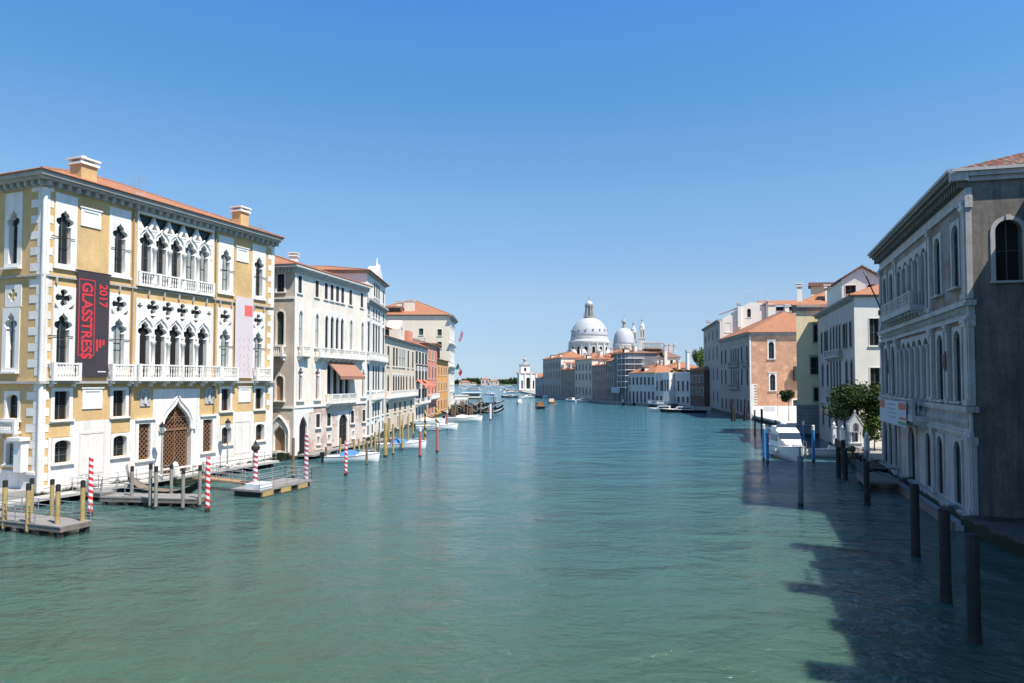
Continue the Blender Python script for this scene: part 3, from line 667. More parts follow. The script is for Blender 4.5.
mb = MB(); mb.box(F1, 20.25, 21.35, .232, .24, 15.6, 16.7); mb.build('red_square', plain('coral_print', (.75, .13, .11), .6), B2)
mb = MB()
for r, (zc, wd_) in enumerate(((13.2, .3), (12.4, .25), (11.5, .12), (10.7, .26), (10.0, .34))):
    for sg in (-1, 1):
        mb.hexa([F1.P(20.25 + sg * (.5 + wd_) - .04, .232, zc - .35), F1.P(20.25 + sg * (.5 + wd_) + .04, .232, zc - .35), F1.P(20.25 + sg * (.5 + wd_) + .04, .24, zc - .35), F1.P(20.25 + sg * (.5 + wd_) - .04, .24, zc - .35)],
                [F1.P(20.25 + sg * .45 - .04, .232, zc + .3), F1.P(20.25 + sg * .45 + .04, .232, zc + .3), F1.P(20.25 + sg * .45 + .04, .24, zc + .3), F1.P(20.25 + sg * .45 - .04, .24, zc + .3)])
    mb.box(F1, 20.1, 20.4, .232, .24, zc - .04, zc + .04)
mb.build('faint_print', m_pinkp, B2)

wet(P1, F1, L1L - .8, .4, .3, .12)
# ---------------------------------------------------------------- left bank, palaces beyond the gothic one
def up(F, px):                              # distance along a wall of the picture column px
    a = (px - 512) / FPX * _c; return (a * F.O.y - F.O.x) / (F.t.x - a * F.t.y)
def row(parent, F, holes, us, w, z0, z1, style='rect', **k):
    for u in us: win(parent, F, holes, u, w, z0, z1, style, **k)
m_cream = M('cream_stucco', (.78, .71, .60), .85, .12, .35, 5, dirt=(.40, .34, .28), dirtamt=.35)
m_beige = M('beige_brick_plaster', (.60, .51, .42), .85, .16, .5, 6, dirt=(.34, .27, .21), dirtamt=.5)
m_pinkw = brickmat('worn_pink_brick', (.56, .36, .28), (.50, .31, .24), (.60, .52, .45), plaster=(.66, .56, .48), pamt=.6)
m_pale = M('pale_stone_front', (.80, .76, .69), .75, .10, .5, 6, dirt=(.45, .41, .36), dirtamt=.35, algae=True)
m_pinkdoor = plain('rose_shutters', (.36, .20, .16), .6)
m_green = plain('dark_green_shutters', (.025, .05, .04), .5)
m_whiteshut = plain('pale_shutters', (.60, .60, .57), .6)
m_brown = M('brown_door_wood', (.32, .20, .12), .7, .2, 1.5, 8)
m_redw = M('salmon_red_stucco', (.70, .27, .17), .85, .12, .4, 5, dirt=(.35, .18, .13), dirtamt=.4)
m_orange = M('orange_stucco', (.78, .38, .12), .85, .12, .4, 5, dirt=(.40, .22, .12), dirtamt=.35)
m_greyst = M('grey_stone_front', (.36, .345, .32), .8, .18, .5, 5, dirt=(.18, .17, .16), dirtamt=.5, algae=True)

F2 = front_of((-25.105, 78.59), 676); L2L = 18.85; S2 = F2.side(0); D2 = 16
P2 = thing('gothic_house', 'cream palace with long balcony and brown awning beside the narrow side canal', 'palace', F2.P(0, 0, 0))
fh, fl, sh, sl_ = [], [], [], []
row(P2, F2, fh, (1.1, 5.0, 7.25, 8.75, 10.2, 11.6, 13.9, 17.3), .82, 19.3, 21.32, fr=.16, bars=1, glass=m_dark, sill=.1, rec=.08)
for u in (1.35, 5.1, 14.1, 17.55): win(P2, F2, fh, u, .8, 13.1, 17.3, 'pointed', fr=.22, top=.5, bars=1, glass=m_whiteshut, rec=.2)
for u in (7.45, 8.85, 10.2, 11.55): win(P2, F2, fh, u, .8, 12.3, 17.3, 'pointed', panel=(u - .69, u + .69, 12.25, 17.9), bars=0, glass=m_dark, rec=.12, sill=0)
for u in (1.4, 5.3, 17.9): win(P2, F2, fh, u, .8, 6.75, 10.7, 'trefoil', fr=.2, bars=1, glass=m_pinkdoor, rec=.3, sill=.2, top=.4)
for u in (8.3, 9.9, 11.5, 13.1): win(P2, F2, fh, u, 1.3, 7.35, 11.2, 'round', panel=(u - .795, u + .795, 7.3, 11.4), bars=1, rec=.3, sill=0)
balcony(P2, F2, 4.5, 17.2, 12.1, 1.0, .8); balcony(P2, F2, .65, 2.7, 12.1, 1.0, .7); balcony(P2, F2, 7.3, 14.4, 6.35, 1.0, .9)
win(P2, F2, fl, 2.1, 1.7, .25, 4.85, 'pointed', fr=.35, bars=0, glass=m_dark, rec=.2, sill=0, name='door', stone=m_whiteb)
win(P2, F2, fl, 12.1, 2.3, .6, 4.65, 'round', fr=.4, bars=2, glass=m_dark, rec=.2, sill=0, name='door')
row(P2, F2, fl, (5.55, 8.25, 14.75, 18.2), .95, 3.3, 4.95, fr=.14, bars=1, glass=m_dark, sill=.2, rec=.08)
row(P2, F2, fl, (5.7, 8.35, 15.0, 18.3), .6, 1.3, 2.2, fr=.14, bars=0, glass=m_dark)
win(P2, S2, sh, 1.85, 1.0, 19.35, 21.45, fr=.2, bars=1, glass=m_glass)
win(P2, S2, sh, 1.8, .95, 13.2, 17.1, 'round', ring=m_beige, fr=.2, bars=1, glass=m_green)
win(P2, S2, sh, 1.8, .95, 6.75, 9.6, 'round', ring=m_beige, fr=.22, bars=0, glass=m_brown, sill=.3)
row(P2, S2, sh, (6.5, 11), .95, 13.2, 17.1, 'round', fr=.2, bars=1)
dr = win(P2, S2, sl_, 1.75, 1.5, .95, 4.0, 'ogee', fr=.45, bars=0, glass=m_brown, rec=.35, sill=0, name='door')
mb = MB()
ol = outline(1.75, 2.5, .9, 4.95, 'pointed')
for k in range(2, len(ol) - 1): mb.tube(S2.P(ol[k][0], .1, ol[k][1]), S2.P(ol[k + 1][0], .1, ol[k + 1][1]), .13, 5)
for u in (.5, 3.0): mb.tube(S2.P(u, .1, .3), S2.P(u, .1, 3.0), .13, 6)
for k in range(4): mb.box(S2, .6, 3.0, .06, .5 + .22 * (4 - k), .02 + .22 * k, .22 + .22 * k)
mb.build('door_steps', m_whiteb, P2)
balcony(P2, S2, 1.0, 2.9, 12.05, 1.0, .8)
shell(P2, F2, L2L, D2, 22.0, fh, sh, m_beige, z0=5.95, fmat=m_cream)
shell(P2, F2, L2L, D2, 5.948, fl, sl_, m_beige, z0=-1, name='ground_floor_wall', fmat=m_pinkw)
mb = MB(); mb.box(F2, 0, L2L, .002, .14, 5.85, 6.05); mb.box(S2, 0, D2, .002, .1, 5.83, 6.0); mb.box(S2, 0, D2, .002, .1, 18.5, 18.7)
mb.box(F2, 0, .9, .002, .06, -1, 5.84); mb.box(F2, .9, 4.4, .002, .05, 5.2, 5.84); mb.box(F2, -.03, .35, .003, .07, 6.06, 21.2); mb.box(F2, L2L - .4, L2L - .02, .002, .07, 6.06, 21.2)
mb.build('string_course', m_white, P2)
cornice(P2, [(F2, 0, L2L, 1, 0), (S2, 0, D2, 0, 0)], 22.45, .85, .7, .5, stone=M('pale_grey_eaves', (.55, .54, .50), .8, .1, 1, 6))
rf = roof(P2, F2, L2L, D2, 22.46, 2.9, .7, m_tile2)
mb = MB(); mb.hexa([F2.P(7.65, .06, 11.45), F2.P(14.7, .06, 11.45), F2.P(14.9, 1.75, 9.55), F2.P(7.9, 1.75, 9.55)], [F2.P(7.65, .06, 11.53), F2.P(14.7, .06, 11.53), F2.P(14.9, 1.8, 9.62), F2.P(7.9, 1.8, 9.62)])
mb.box(F2, 7.9, 14.9, 1.76, 1.79, 9.2, 9.6); aw = mb.build('awning', M('brown_pink_canvas', (.33, .17, .115), .85, .08, 1, 8), P2)
mb = MB(); mb.box(F2, 3.2, L2L + 8, .05, 1.3, .28, .45); mb.box(F2, .6, 4.6, .3, 2.3, .32, .52)
for k in range(9): mb.box(F2, 1 + 2.4 * k, 1.25 + 2.4 * k, 1.0, 1.25, -1, .277)
tag(mb.build('landing_stage', [m_deck]), 'grey timber landing along the foot of the cream palace', 'landing')
chimney(rf, F2, 3, -8, 23, 27.2, 1.0, mat=m_beige)

F3 = front_of((-20.72, 96.95), end=(-20.95, 112.5)); L3L = 15.5; S3 = F3.side(0); D3 = 14
P3 = thing('pedimented_palace', 'white baroque palace with a small pediment and rows of arched windows', 'palace', F3.P(0, 0, 0))
fh = []; sh = []
us = (1.6, 5.4, 7.6, 9.8, 13.8)
row(P3, F3, fh, (5.9, 7.75, 9.6), 1.0, 21.7, 24.0, 'round', fr=.15, rec=.04, proud=.025, bars=1, glass=m_green)
row(P3, F3, fh, (13.6,), .9, 21.5, 23.6, fr=.15, rec=.04, proud=.025, bars=1)
row(P3, F3, fh, us, .9, 18.6, 19.9, fr=.15, rec=.04, proud=.025, bars=1, sill=.1)
row(P3, F3, fh, us, 1.2, 13.2, 17.4, 'round', fr=.15, rec=.04, proud=.025, bars=1, glass=m_glass, hood=.2)
row(P3, F3, fh, us, 1.1, 7.6, 11.4, 'round', fr=.15, rec=.04, proud=.025, bars=1, glass=m_dark, hood=.2)
row(P3, F3, fh, us, 1.0, 3.6, 6.2, fr=.15, rec=.04, proud=.025, bars=1, glass=m_dark)
row(P3, F3, fh, (1.6, 4.8, 10.6, 13.8), .9, 1.2, 2.6, fr=.15, rec=.04, proud=.025, bars=1, glass=m_dark); win(P3, F3, fh, 7.7, 1.8, .4, 3.0, fr=.25, glass=m_brown, bars=0, name='door')
balcony(P3, F3, .4, 15.0, 12.2, 1.0, .7, step=.4); balcony(P3, F3, 4.4, 10.9, 6.45, 1.0, .8, step=.4)
win(P3, S3, sh, 3.0, .3, 22.0, 22.4, fr=.05, bars=0, glass=m_dark)
shell(P3, F3, L3L, D3, 24.5, fh, sh, m_pale)
cornice(P3, [(F3, 0, L3L, 0, 0)], 20.85, .8, .6, .6)
cornice(P3, [(F3, 0, L3L, 1, 1), (S3, 0, D3, 0, 0)], 24.75, .4, .45, .5, mod=False, stone=m_greyst)
mb = MB(); mb.plate(F3, [(5.0, 24.76), (10.6, 24.76), (7.8, 26.7)], [], -1.2, .5); mb.tube(F3.P(4.9, .3, 24.8), F3.P(7.8, .3, 26.8), .18, 5); mb.tube(F3.P(10.7, .3, 24.8), F3.P(7.8, .3, 26.8), .18, 5)
mb.tube(F3.P(7.8, 0, 26.6), F3.P(7.8, 0, 27.9), .2, 6, r2=.08); mb.build('pediment', m_white, P3)
rf = roof(P3, F3, L3L, D3 + 9, 24.76, 1.9, .6, m_tile2)
chimney(rf, F3, 2, -11, 24.8, 27.6, 1.0, mat=m_pale)

F4 = front_of((-20.95, 112.6), 540); L4L = up(F4, 414.5); S4 = F4.side(0)
P4 = thing('beige_house', 'beige house with a roof terrace and white gable behind the second blue covered boat', 'house', F4.P(0, 0, 0))
fh = []
for a, gl in ((388, m_green), (393.5, m_green), (396.5, m_green), (399.5, m_whiteshut), (402, m_whiteshut), (404, m_whiteshut), (408, m_green), (412.5, m_green)):
    u = up(F4, a); win(P4, F4, fh, u, 1.5, 11.6, 14.9, fr=.15, rec=.04, proud=.025, bars=1, glass=gl)
for a in (388, 393.5, 396, 398.5, 401, 403.5, 406.5, 410, 413): win(P4, F4, fh, up(F4, a), 1.3, 7.3, 10.2, 'pointed', fr=.15, rec=.04, proud=.025, bars=1, glass=m_dark, sill=0)
for a in (387.5, 395, 400, 405, 411): win(P4, F4, fh, up(F4, a), 1.5, 3.6, 5.2, fr=.15, rec=.04, proud=.025, bars=1, glass=m_dark)
for a in (390, 398, 403, 409): win(P4, F4, fh, up(F4, a), 1.2, .6, 2.7, fr=.15, rec=.04, proud=.025, bars=0, glass=m_brown, name='door')
m_b4 = M('aged_beige_stucco', (.70, .58, .43), .85, .14, .4, 5, dirt=(.34, .25, .2), dirtamt=.45, algae=True)
shell(P4, F4, L4L, 14, 16.1, fh, [], m_b4)
balcony(P4, F4, .5, L4L - .5, 6.3, 1.0, .9, step=.5)
cornice(P4, [(F4, 0, L4L, 0, 0)], 16.4, .4, .5, .7)
roof(P4, F4, L4L, 14, 16.41, 1.9, .5, m_tile3)
mb = MB(); a, b = up(F4, 385.5), up(F4, 396)           # roof terrace with a dark opening under its own roof
mb.box(F4, .6, 8.4, -6, -1.2, 16.5, 18.2); mb.build('attic', m_b4, P4)
mb = MB(); mb.box(F4, .8, 8.2, -1.19, -1.15, 16.9, 18.0); mb.build('attic_opening', m_dark, P4)
mb = MB(); mb.hexa([F4.P(.2, -.7, 18.2), F4.P(9, -.7, 18.2), F4.P(9, -6.5, 18.2), F4.P(.2, -6.5, 18.2)], [F4.P(.2, -.7, 18.35), F4.P(9, -.7, 18.35), F4.P(7, -4, 19.7), F4.P(2, -4, 19.7)]); mb.build('attic_roof', m_tile2, P4)
u0 = up(F4, 399.2); mb = MB(); mb.plate(F4, [(u0, 16.3), (u0 + 4.4, 16.3), (u0 + 4.4, 18.6), (u0 + 2.2, 20.2), (u0, 18.6)], [outline(u0 + 2.2, 1.1, 16.9, 19.0, 'round')], -2.5, .02); mb.build('gable', m_cream, P4)
mb = MB(); mb.quad(F4, u0 + 1.5, u0 + 2.9, 16.8, 19.1, -.4); mb.build('gable_window', m_dark, P4)

F5 = front_of(F4.P(L4L + .02, 0, 0), 532); L5L = up(F5, 427)
P5 = thing('narrow_pale_house', 'narrow pale house with flower boxes between the beige and the red house', 'house', F5.P(0, 0, 0))
fh = []
for z0, z1 in ((12.6, 15.2), (9.0, 11.2), (5.2, 7.4), (1.0, 3.4)):
    for k, u in enumerate((2.2, 6.2, 10.4, 14.6)):
        win(P5, F5, fh, u, 1.1, z0, z1, fr=.15, rec=.04, proud=.025, bars=1, glass=m_dark if k % 2 else m_glass, shutter=m_green if z0 > 4 else None)
        if z0 > 8:
            mb = MB(); mb.box(F5, u - .7, u + .7, .1, .45, z0 - .45, z0 - .16); mb.build('flower_box', m_dark, P5)
m_p5 = M('pale_grey_stucco', (.68, .64, .56), .85, .12, .4, 5, dirt=(.36, .3, .25), dirtamt=.4, algae=True)
shell(P5, F5, L5L, 13, 16.3, fh, [], m_p5); cornice(P5, [(F5, 0, L5L, 0, 0)], 16.5, .4, .5, .7); roof(P5, F5, L5L, 13, 16.51, 3.0, .5, m_tile2)
mb = MB(); mb.box(F5, 1, 6, -6, -1.5, 16.6, 19.4); mb.build('attic', m_redw, P5)
for px, nm in ((417.5, 'nearer'), (423.5, 'farther')):
    u = up(F5, px); mb = MB(); mb.hexa([F5.P(u - 1.8, .06, 9.2), F5.P(u + 1.8, .06, 9.2), F5.P(u + 1.8, 2.2, 7.7), F5.P(u - 1.8, 2.2, 7.7)], [F5.P(u - 1.8, .06, 9.3), F5.P(u + 1.8, .06, 9.3), F5.P(u + 1.8, 2.25, 7.8), F5.P(u - 1.8, 2.25, 7.8)])
    mb.box(F5, u - 1.8, u + 1.8, 2.2, 2.24, 7.3, 7.72); mb.build('awning', plain('orange_red_canvas', (.70, .16, .08), .8), P5)
balcony(P5, F5, 1, L5L - 1, 4.4, 1.0, 1.1, step=.5)

F6 = front_of(F5.P(L5L + .02, 0, 0), 530); L6L = up(F6, 437)
P6 = thing('red_house', 'salmon red house with a dark tall doorway between pale and orange houses', 'house', F6.P(0, 0, 0))
fh = []
for z0, z1 in ((14.0, 16.2), (9.6, 12.4), (5.8, 8.0), (1.2, 3.6)):
    for k, u in enumerate((2.8, 8.2, 13.6)): win(P6, F6, fh, u, 1.4, z0, z1, fr=.15, rec=.04, proud=.025, bars=1, glass=m_whiteshut if z0 == 14.0 else m_dark)
shell(P6, F6, L6L, 12, 17.4, fh, [], m_redw); cornice(P6, [(F6, 0, L6L, 0, 0)], 17.6, .35, .5, .7); roof(P6, F6, L6L, 12, 17.61, 1.8, .5, m_tile3)
balcony(P6, F6, 1.5, L6L - 2, 5.0, 1.0, 1.0, step=.5)
F7 = front_of(F6.P(L6L + .02, 0, 0), 530); L7L = up(F7, 448)
P7 = thing('orange_house', 'orange house with a lean-to canopy in front of the tall cream palace', 'house', F7.P(0, 0, 0))
fh = []
for z0, z1 in ((10.6, 12.8), (6.4, 8.6), (1.4, 4.0)):
    for u in (3, 8.5, 14, 18.5): win(P7, F7, fh, u, 1.5, z0, z1, fr=.15, rec=.04, proud=.025, bars=1, glass=m_glassl if z0 == 6.4 else m_dark)
shell(P7, F7, L7L, 12, 14.5, fh, [], m_orange); roof(P7, F7, L7L, 12, 14.51, 1.3, .6, m_tile3)
mb = MB(); mb.box(F7, .4, 9, -8, -.5, 14.6, 18.3); mb.build('attic', m_orange, P7); mb = MB(); mb.box(F7, .8, 8.6, -.49, -.44, 15.0, 17.6); mb.box(Frame(F7.P(.4, 0, 0), -F7.n, -F7.t), .9, 6, .01, .05, 15.2, 17.5); mb.build('attic_opening', m_dark, P7)
mb = MB(); mb.box(F7, .1, 9.5, -8.5, 0, 18.3, 18.6); mb.build('attic_roof', m_tile2, P7)

F8 = front_of(dep(449.5, 381, 205).to_2d(), 505); S8 = F8.side(0); L8L = 20; D8 = 27
P8 = thing('tall_palace', 'tall cream palace with a broad hipped red roof above the other houses', 'palace', F8.P(0, 0, 0))
sh = []; fh = []
for px, z in ((439.5, 24), (439.5, 20.2), (421, 24.2), (398, 19), (410, 19)):
    d = (449.5 - px) / FPX * 205; win(P8, S8, sh, d, 1.3, z - 1.4, z + .6, fr=.12, bars=1, shutter=None, glass=m_green)
for z0 in (22, 15, 8, 2): row(P8, F8, fh, (3, 7.5, 12, 16.5), 1.4, z0, z0 + 3.4, 'round', fr=.3, bars=1, glass=m_dark, hood=.3)
m_p8 = M('tall_palace_cream', (.76, .67, .53), .85, .10, .2, 4, dirt=(.42, .34, .26), dirtamt=.3)
shell(P8, F8, L8L, D8, 28.8, fh, sh, m_p8, fmat=m_pale)
cornice(P8, [(F8, 0, L8L, 1, 1)], 28.9, 1.2, 1.2, 1.0, stone=m_greyst); cornice(P8, [(S8, 0, D8, 0, 0)], 28.9, .3, .3, .8, mod=False, stone=m_greyst)
for z_ in (13.5, 20.5): cornice(P8, [(F8, 0, L8L, 1, 1)], z_, .8, .9, 1.0, stone=m_white)
rf = roof(P8, F8, L8L + 6, D8, 28.91, 6.2, .6, m_tile2)
chimney(rf, F8, 3.4, -15.5, 30, 33.4, 1.6, mat=m_p8); chimney(rf, F8, 3.0, -12.5, 30, 33.8, 1.3, mat=m_p8, dd=3.0)
chimney(rf, F8, 3.4, -24, 29, 32.0, 2.2, mat=m_p8)
mb = MB(); mb.box(S8, 14.5, 19.6, -3.2, -1.2, 29.9, 31.6); mb.box(S8, 15, 19.2, -1.19, -1.12, 30.1, 31.1, 1); mb.build('dormer', [m_tile, m_dark], rf)
balcony(P8, S8, 7.2, 10.8, 20.6, 1.2, 1.2, step=.5, stone=m_trim)
def flag(label, base, tip, cols, w_, h_, droop=.5):
    t = thing('flag', label, 'flag', tuple(base)); mb = MB(); mb.tube(base, tip, .06, 6); mb.build('flagpole', m_whitep, t)
    d = (Vector(tip) - Vector(base)).normalized()
    for i, c in enumerate(cols):
        mb = MB(); rows_ = []
        for k in range(5):
            s_ = (i + k / 4) / len(cols)
            x0 = Vector(tip) - d * .15 + Vector((s_ * w_ * .75, .12 * math.sin(9 * s_), -s_ * w_ * droop)); rows_.append([x0, x0 - d * h_ * .5 + Vector((.1, .05, -.1)), x0 - d * h_])
        mb.loft(rows_); mb.build('stripe', c, t)
gg, ww, rr = plain('flag_green', (.02, .22, .09), .7), plain('flag_white', (.75, .75, .75), .7), plain('flag_red', (.6, .03, .05), .7)
flag('green white and red flag hanging off the tall cream palace', F8.P(3, .3, 10.5), F8.P(2, 2.4, 14.6), (gg, ww, rr), 1.8, 1.6, 1.5)
flag('faded pink and violet flag higher up on the tall cream palace', F8.P(3, .3, 16.5), F8.P(2, 3.4, 24.5), (plain('flag_lilac', (.5, .38, .5), .7), plain('flag_rose', (.55, .22, .3), .7)), .9, 3.0, 1.0)

for q_, f_, l_ in ((P2, F2, L2L), (P3, F3, L3L), (P4, F4, L4L), (P5, F5, L5L), (P6, F6, L6L), (P7, F7, L7L), (P8, F8, L8L)): wet(q_, f_, l_)
wet(P2, S2, D2, z=.6)
# low terrace and plants past the tall palace
mb = MB(); a = at(455.5, 397.5); g0 = F8.P(0, 0, 0); mb.poly([(-90, 225), (-18.6, 226), (-19, 300), (-24, 330), (-140, 600)], -1, 1.2)
tag(mb.build('far_left_quay', m_ground), kind='structure')
mb = MB(); mb.poly([F1.P(-1, -19.5, 0)[:2], F1.P(24.5, -19.5, 0)[:2], (-70, 300), (-300, 600), (-400, 40), (-60, 38)], -1, .9)
tag(mb.build('left_bank_ground', m_ground), kind='structure')
mb = MB(); mb.poly([F1.P(0, -.5, 0)[:2], S1.P(19, -.3, 0)[:2], (-80, 58), (-80, 30), (-60, 30)], -1, 1.0); tag(mb.build('garden_ground', m_ground), kind='structure')
# ---------------------------------------------------------------- right bank
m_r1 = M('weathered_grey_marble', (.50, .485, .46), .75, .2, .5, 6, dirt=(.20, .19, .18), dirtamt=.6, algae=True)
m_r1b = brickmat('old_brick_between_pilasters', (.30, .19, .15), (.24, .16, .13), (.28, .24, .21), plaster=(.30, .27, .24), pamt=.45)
m_r1s = M('dark_grey_render', (.205, .18, .155), .9, .35, .5, 5, dirt=(.08, .07, .06), dirtamt=.85)  # grimy render, its streaks made heavier so the wall's shade reads darker
m_dark2 = plain('dim_old_glass', (.015, .018, .022), .35, 0, .15, .5, .8)
K1 = front_of((28.007, 41.638), 748, -1); KL = 29.2; K1.sk = Vector((.97, -.24)).normalized(); K1.zk = .95; KS = K1.side(0); KD = 17
Q1 = thing('marble_palace', 'shaded grey marble palace with rounded arches standing nearest on the right', 'palace', K1.P(0, 0, 0))
fh = []; gl = []; sh = []
for u in (2.45, 6.85): win(Q1, K1, fh, u, 1.5, 15.35, 19.65, 'round', fr=.28, proud=.12, bars=2, rec=.13, stone=m_r1, glass=m_dark2, sill=.3)
for u in (23.4, 26.6): win(Q1, K1, fh, u, 1.5, 15.35, 19.65, 'round', fr=.28, proud=.12, bars=2, rec=.13, stone=m_r1, glass=m_dark2, sill=.3)
a5 = (10.95, 13.05, 15.2, 17.35, 19.5)
for i, u in enumerate(a5): win(Q1, K1, fh, u, 1.62, 14.3, 19.7, 'round', panel=(u - 1.07, u + 1.07, 14.25, 20.1), proud=.1, bars=1, rec=.16, stone=m_r1, glass=m_dark2, sill=0)
for u in (2.5, 6.7, 23.2, 26.4):
    win(Q1, K1, fh, u, 1.5, 7.7, 12.4, 'round', fr=.3, proud=.12, bars=2, rec=.13, stone=m_r1, glass=m_dark2, sill=.25)
b5 = (10.8, 12.75, 14.7, 16.65, 18.6)
for u in b5: win(Q1, K1, fh, u, 1.5, 7.5, 12.45, 'round', panel=(u - .97, u + .97, 7.48, 12.8), proud=.1, bars=1, rec=.16, stone=m_r1, glass=m_dark2, sill=0)
for u in (3.1, 7.4, 10.8, 22.5, 25.2, 27.6): win(Q1, K1, gl, u, 1.55, 1.0, 5.1, 'round', fr=.25, proud=.1, bars=1, rec=.13, stone=m_r1, glass=m_dark2, sill=0)
win(Q1, K1, gl, 16.1, 2.5, .8, 5.2, 'round', fr=.35, proud=.14, bars=0, rec=.2, stone=m_r1, glass=m_dark, sill=0, name='door')
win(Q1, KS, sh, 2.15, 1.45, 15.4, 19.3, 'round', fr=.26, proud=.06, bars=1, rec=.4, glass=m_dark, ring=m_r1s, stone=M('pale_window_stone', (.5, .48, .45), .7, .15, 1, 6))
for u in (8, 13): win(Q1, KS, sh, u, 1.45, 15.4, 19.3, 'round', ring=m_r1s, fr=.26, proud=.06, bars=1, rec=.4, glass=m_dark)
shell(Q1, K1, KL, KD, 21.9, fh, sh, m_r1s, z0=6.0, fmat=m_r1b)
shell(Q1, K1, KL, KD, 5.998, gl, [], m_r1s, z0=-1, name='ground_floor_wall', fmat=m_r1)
for z0, z1 in ((.9, 5.6), (7.5, 13.0), (14.3, 20.7)):   # pilasters with capitals, on every floor
    for u in (.45, 8.95, 21.2, 28.7) + ((4.75, 24.9) if z0 == 7.5 else ()):
        wq = .38 if u in (.45, 28.7) else .26; mb = MB()
        mb.box(K1, u - wq, u + wq, .002, .20, z0, z1 - .5); mb.box(K1, u - wq - .1, u + wq + .1, .002, .30, z1 - .5, z1 - .25); mb.box(K1, u - wq - .18, u + wq + .18, .003, .36, z1 - .247, z1); mb.box(K1, u - wq - .1, u + wq + .1, .003, .30, z0 - .01, z0 + .35)
        mb.build('pilaster', m_r1, Q1)
    mb = MB(); mb.box(KS, -.16, .16, .002, .12, z0, z1 - .5); mb.box(KS, -.2, .22, .002, .2, z1 - .5, z1 - .003); mb.build('pilaster', m_r1, Q1)
mb = MB()
for z0, z1, p in ((5.6, 5.85, .22), (5.85, 7.1, .12), (7.1, 7.45, .42), (13.0, 13.2, .25), (13.2, 13.85, .12), (13.85, 14.2, .40), (20.7, 20.95, .2), (20.95, 21.5, .1)):
    mb.box(K1, -p, KL, .001, p, z0 + .001, z1 - .001)
    if z0 > 7: mb.box(KS, 0, .22, .001, p, z0 + .001, z1 - .001)
mb.box(K1, 0, KL, .0, .5, -1, .85); mb.box(K1, 7.45, 8.1, .0, .1, 13.2, 14)
mb.build('entablature', m_r1, Q1)
random.seed(3)
for z0, z1 in ((5.95, 7.0), (13.25, 13.8)):            # carved reliefs in the friezes
    u = .3; mb = MB()
    while u < KL - .4:
        wq = random.uniform(.18, .34); mb.lathe(K1.P(u + wq, .13, z0 + .05), [(.02, 0), (wq * .9, (z1 - z0) * .4), (.03, z1 - z0 - .1)], 6); u += wq * 2 + .12
    mb.build('carved_frieze', m_r1, Q1)
for u in (4.75, 24.9):                                 # coloured marble roundels
    mb = MB(); mb.lathe(K1.P(u, .24, 10.4), [(.02, -.7), (.16, -.4), (.22, 0), (.16, .4), (.02, .7)], 8); mb.build('marble_inlay', plain('dark_red_marble', (.16, .08, .07), .4), Q1)
mb = MB()
for us, z0, z1 in ((a5, 14.35, 18.95), (b5, 7.55, 11.75)):
    for i in range(len(us) + 1):
        u = us[0] - (us[1] - us[0]) / 2 + i * (us[1] - us[0]); mb.lathe(K1.P(u, .16, z0), [(.2, 0), (.2, .2), (.13, .3), (.12, z1 - z0 - .4), (.22, z1 - z0 - .05), (.22, z1 - z0)], 10)
    if us is a5: mb.build('arcade_columns', m_r1, Q1, smooth=True); mb = MB()
mb.build('arcade_columns', m_r1, Q1, smooth=True)
balcony(Q1, K1, 10.3, 22.2, 15.1, 1.15, 1.2, stone=m_r1, step=.32, slab=.4)
balcony(Q1, K1, 10.3, 22.8, 6.35, 1.3, 1.2, stone=m_r1, step=.32, slab=.45)
cornice(Q1, [(K1, 0, KL, 0, 0)], 22.6, 1.1, 1.0, .55, stone=M('dark_eaves_timber', (.17, .15, .13), .8, .2, 1, 6))
mb = MB(); mb.box(K1, -.42, KL + .4, .98, 1.12, 22.52, 22.72); mb.box(KS, -.98, KD, .34, .48, 22.50, 22.70); mb.build('gutter', M('pale_gutter', (.45, .44, .42), .6, .1, 2, 6), Q1)
mb = MB(); mb.box(K1, -.36, 0, .0, .97, 21.95, 22.5); mb.box(KS, 0, KD, .002, .34, 22.2, 22.5); mb.box(KS, 0, KD, .002, .16, 21.9, 22.197); mb.build('eaves_cove', m_r1, Q1)
rf = roof(Q1, K1, KL, KD, 22.6, 4.0, .45, m_tile3)
tile_rolls(rf, K1, KL, KD, 22.66, 4.0, .45, [plain('tile_brown', (.17, .085, .06), .85), plain('tile_orange', (.36, .17, .10), .85), plain('tile_red', (.27, .11, .07), .85), plain('tile_pale', (.40, .29, .22), .9), plain('tile_grey', (.20, .16, .13), .9)])
mb = MB(); p = K1.P(-.25, .12, 20.7)
mb.lathe(K1.P(.1, .3, 20.0), [(.14, 0), (.2, .15), (.1, .3), (.16, .5), (.05, .62)], 7); mb.build('corner_bust', m_white, Q1)
ban = MB(); ban.box(K1, 11.8, 22.9, 1.28, 1.31, 5.35, 7.35)
BN = tag(ban.build('balcony_banner', plain('pale_blue_cloth', (.50, .56, .60), .7)), 'white banner with coloured side bands tied along the lower balcony of the marble palace', 'banner')
for u0, u1, z0, z1, c in ((11.9, 14.6, 6.7, 7.25, 'r'), (11.9, 14.8, 5.5, 5.75, 'g'), (20.4, 22.8, 6.6, 7.3, 'r'), (11.9, 14.4, 5.9, 6.1, 'r')):
    mb = MB(); mb.box(K1, u0, u1, 1.312, 1.32, z0, z1); mb.build('colour_band', {'r': plain('orange_band', (.55, .17, .10), .7), 'g': plain('green_band', (.10, .30, .16), .7)}[c], BN)
mb = MB()
for k in range(4): mb.box(K1, 15.8, 19.4 - .3 * k, 1.312, 1.318, 6.95 - .35 * k, 7.07 - .35 * k)
mb.build('faint_lines', plain('grey_blue_print', (.28, .32, .38), .7), BN)
fp = thing('slanted_flagpole', 'long bare flagpole leaning out from the far corner of the marble palace', 'flagpole', K1.P(27.6, .2, 16))
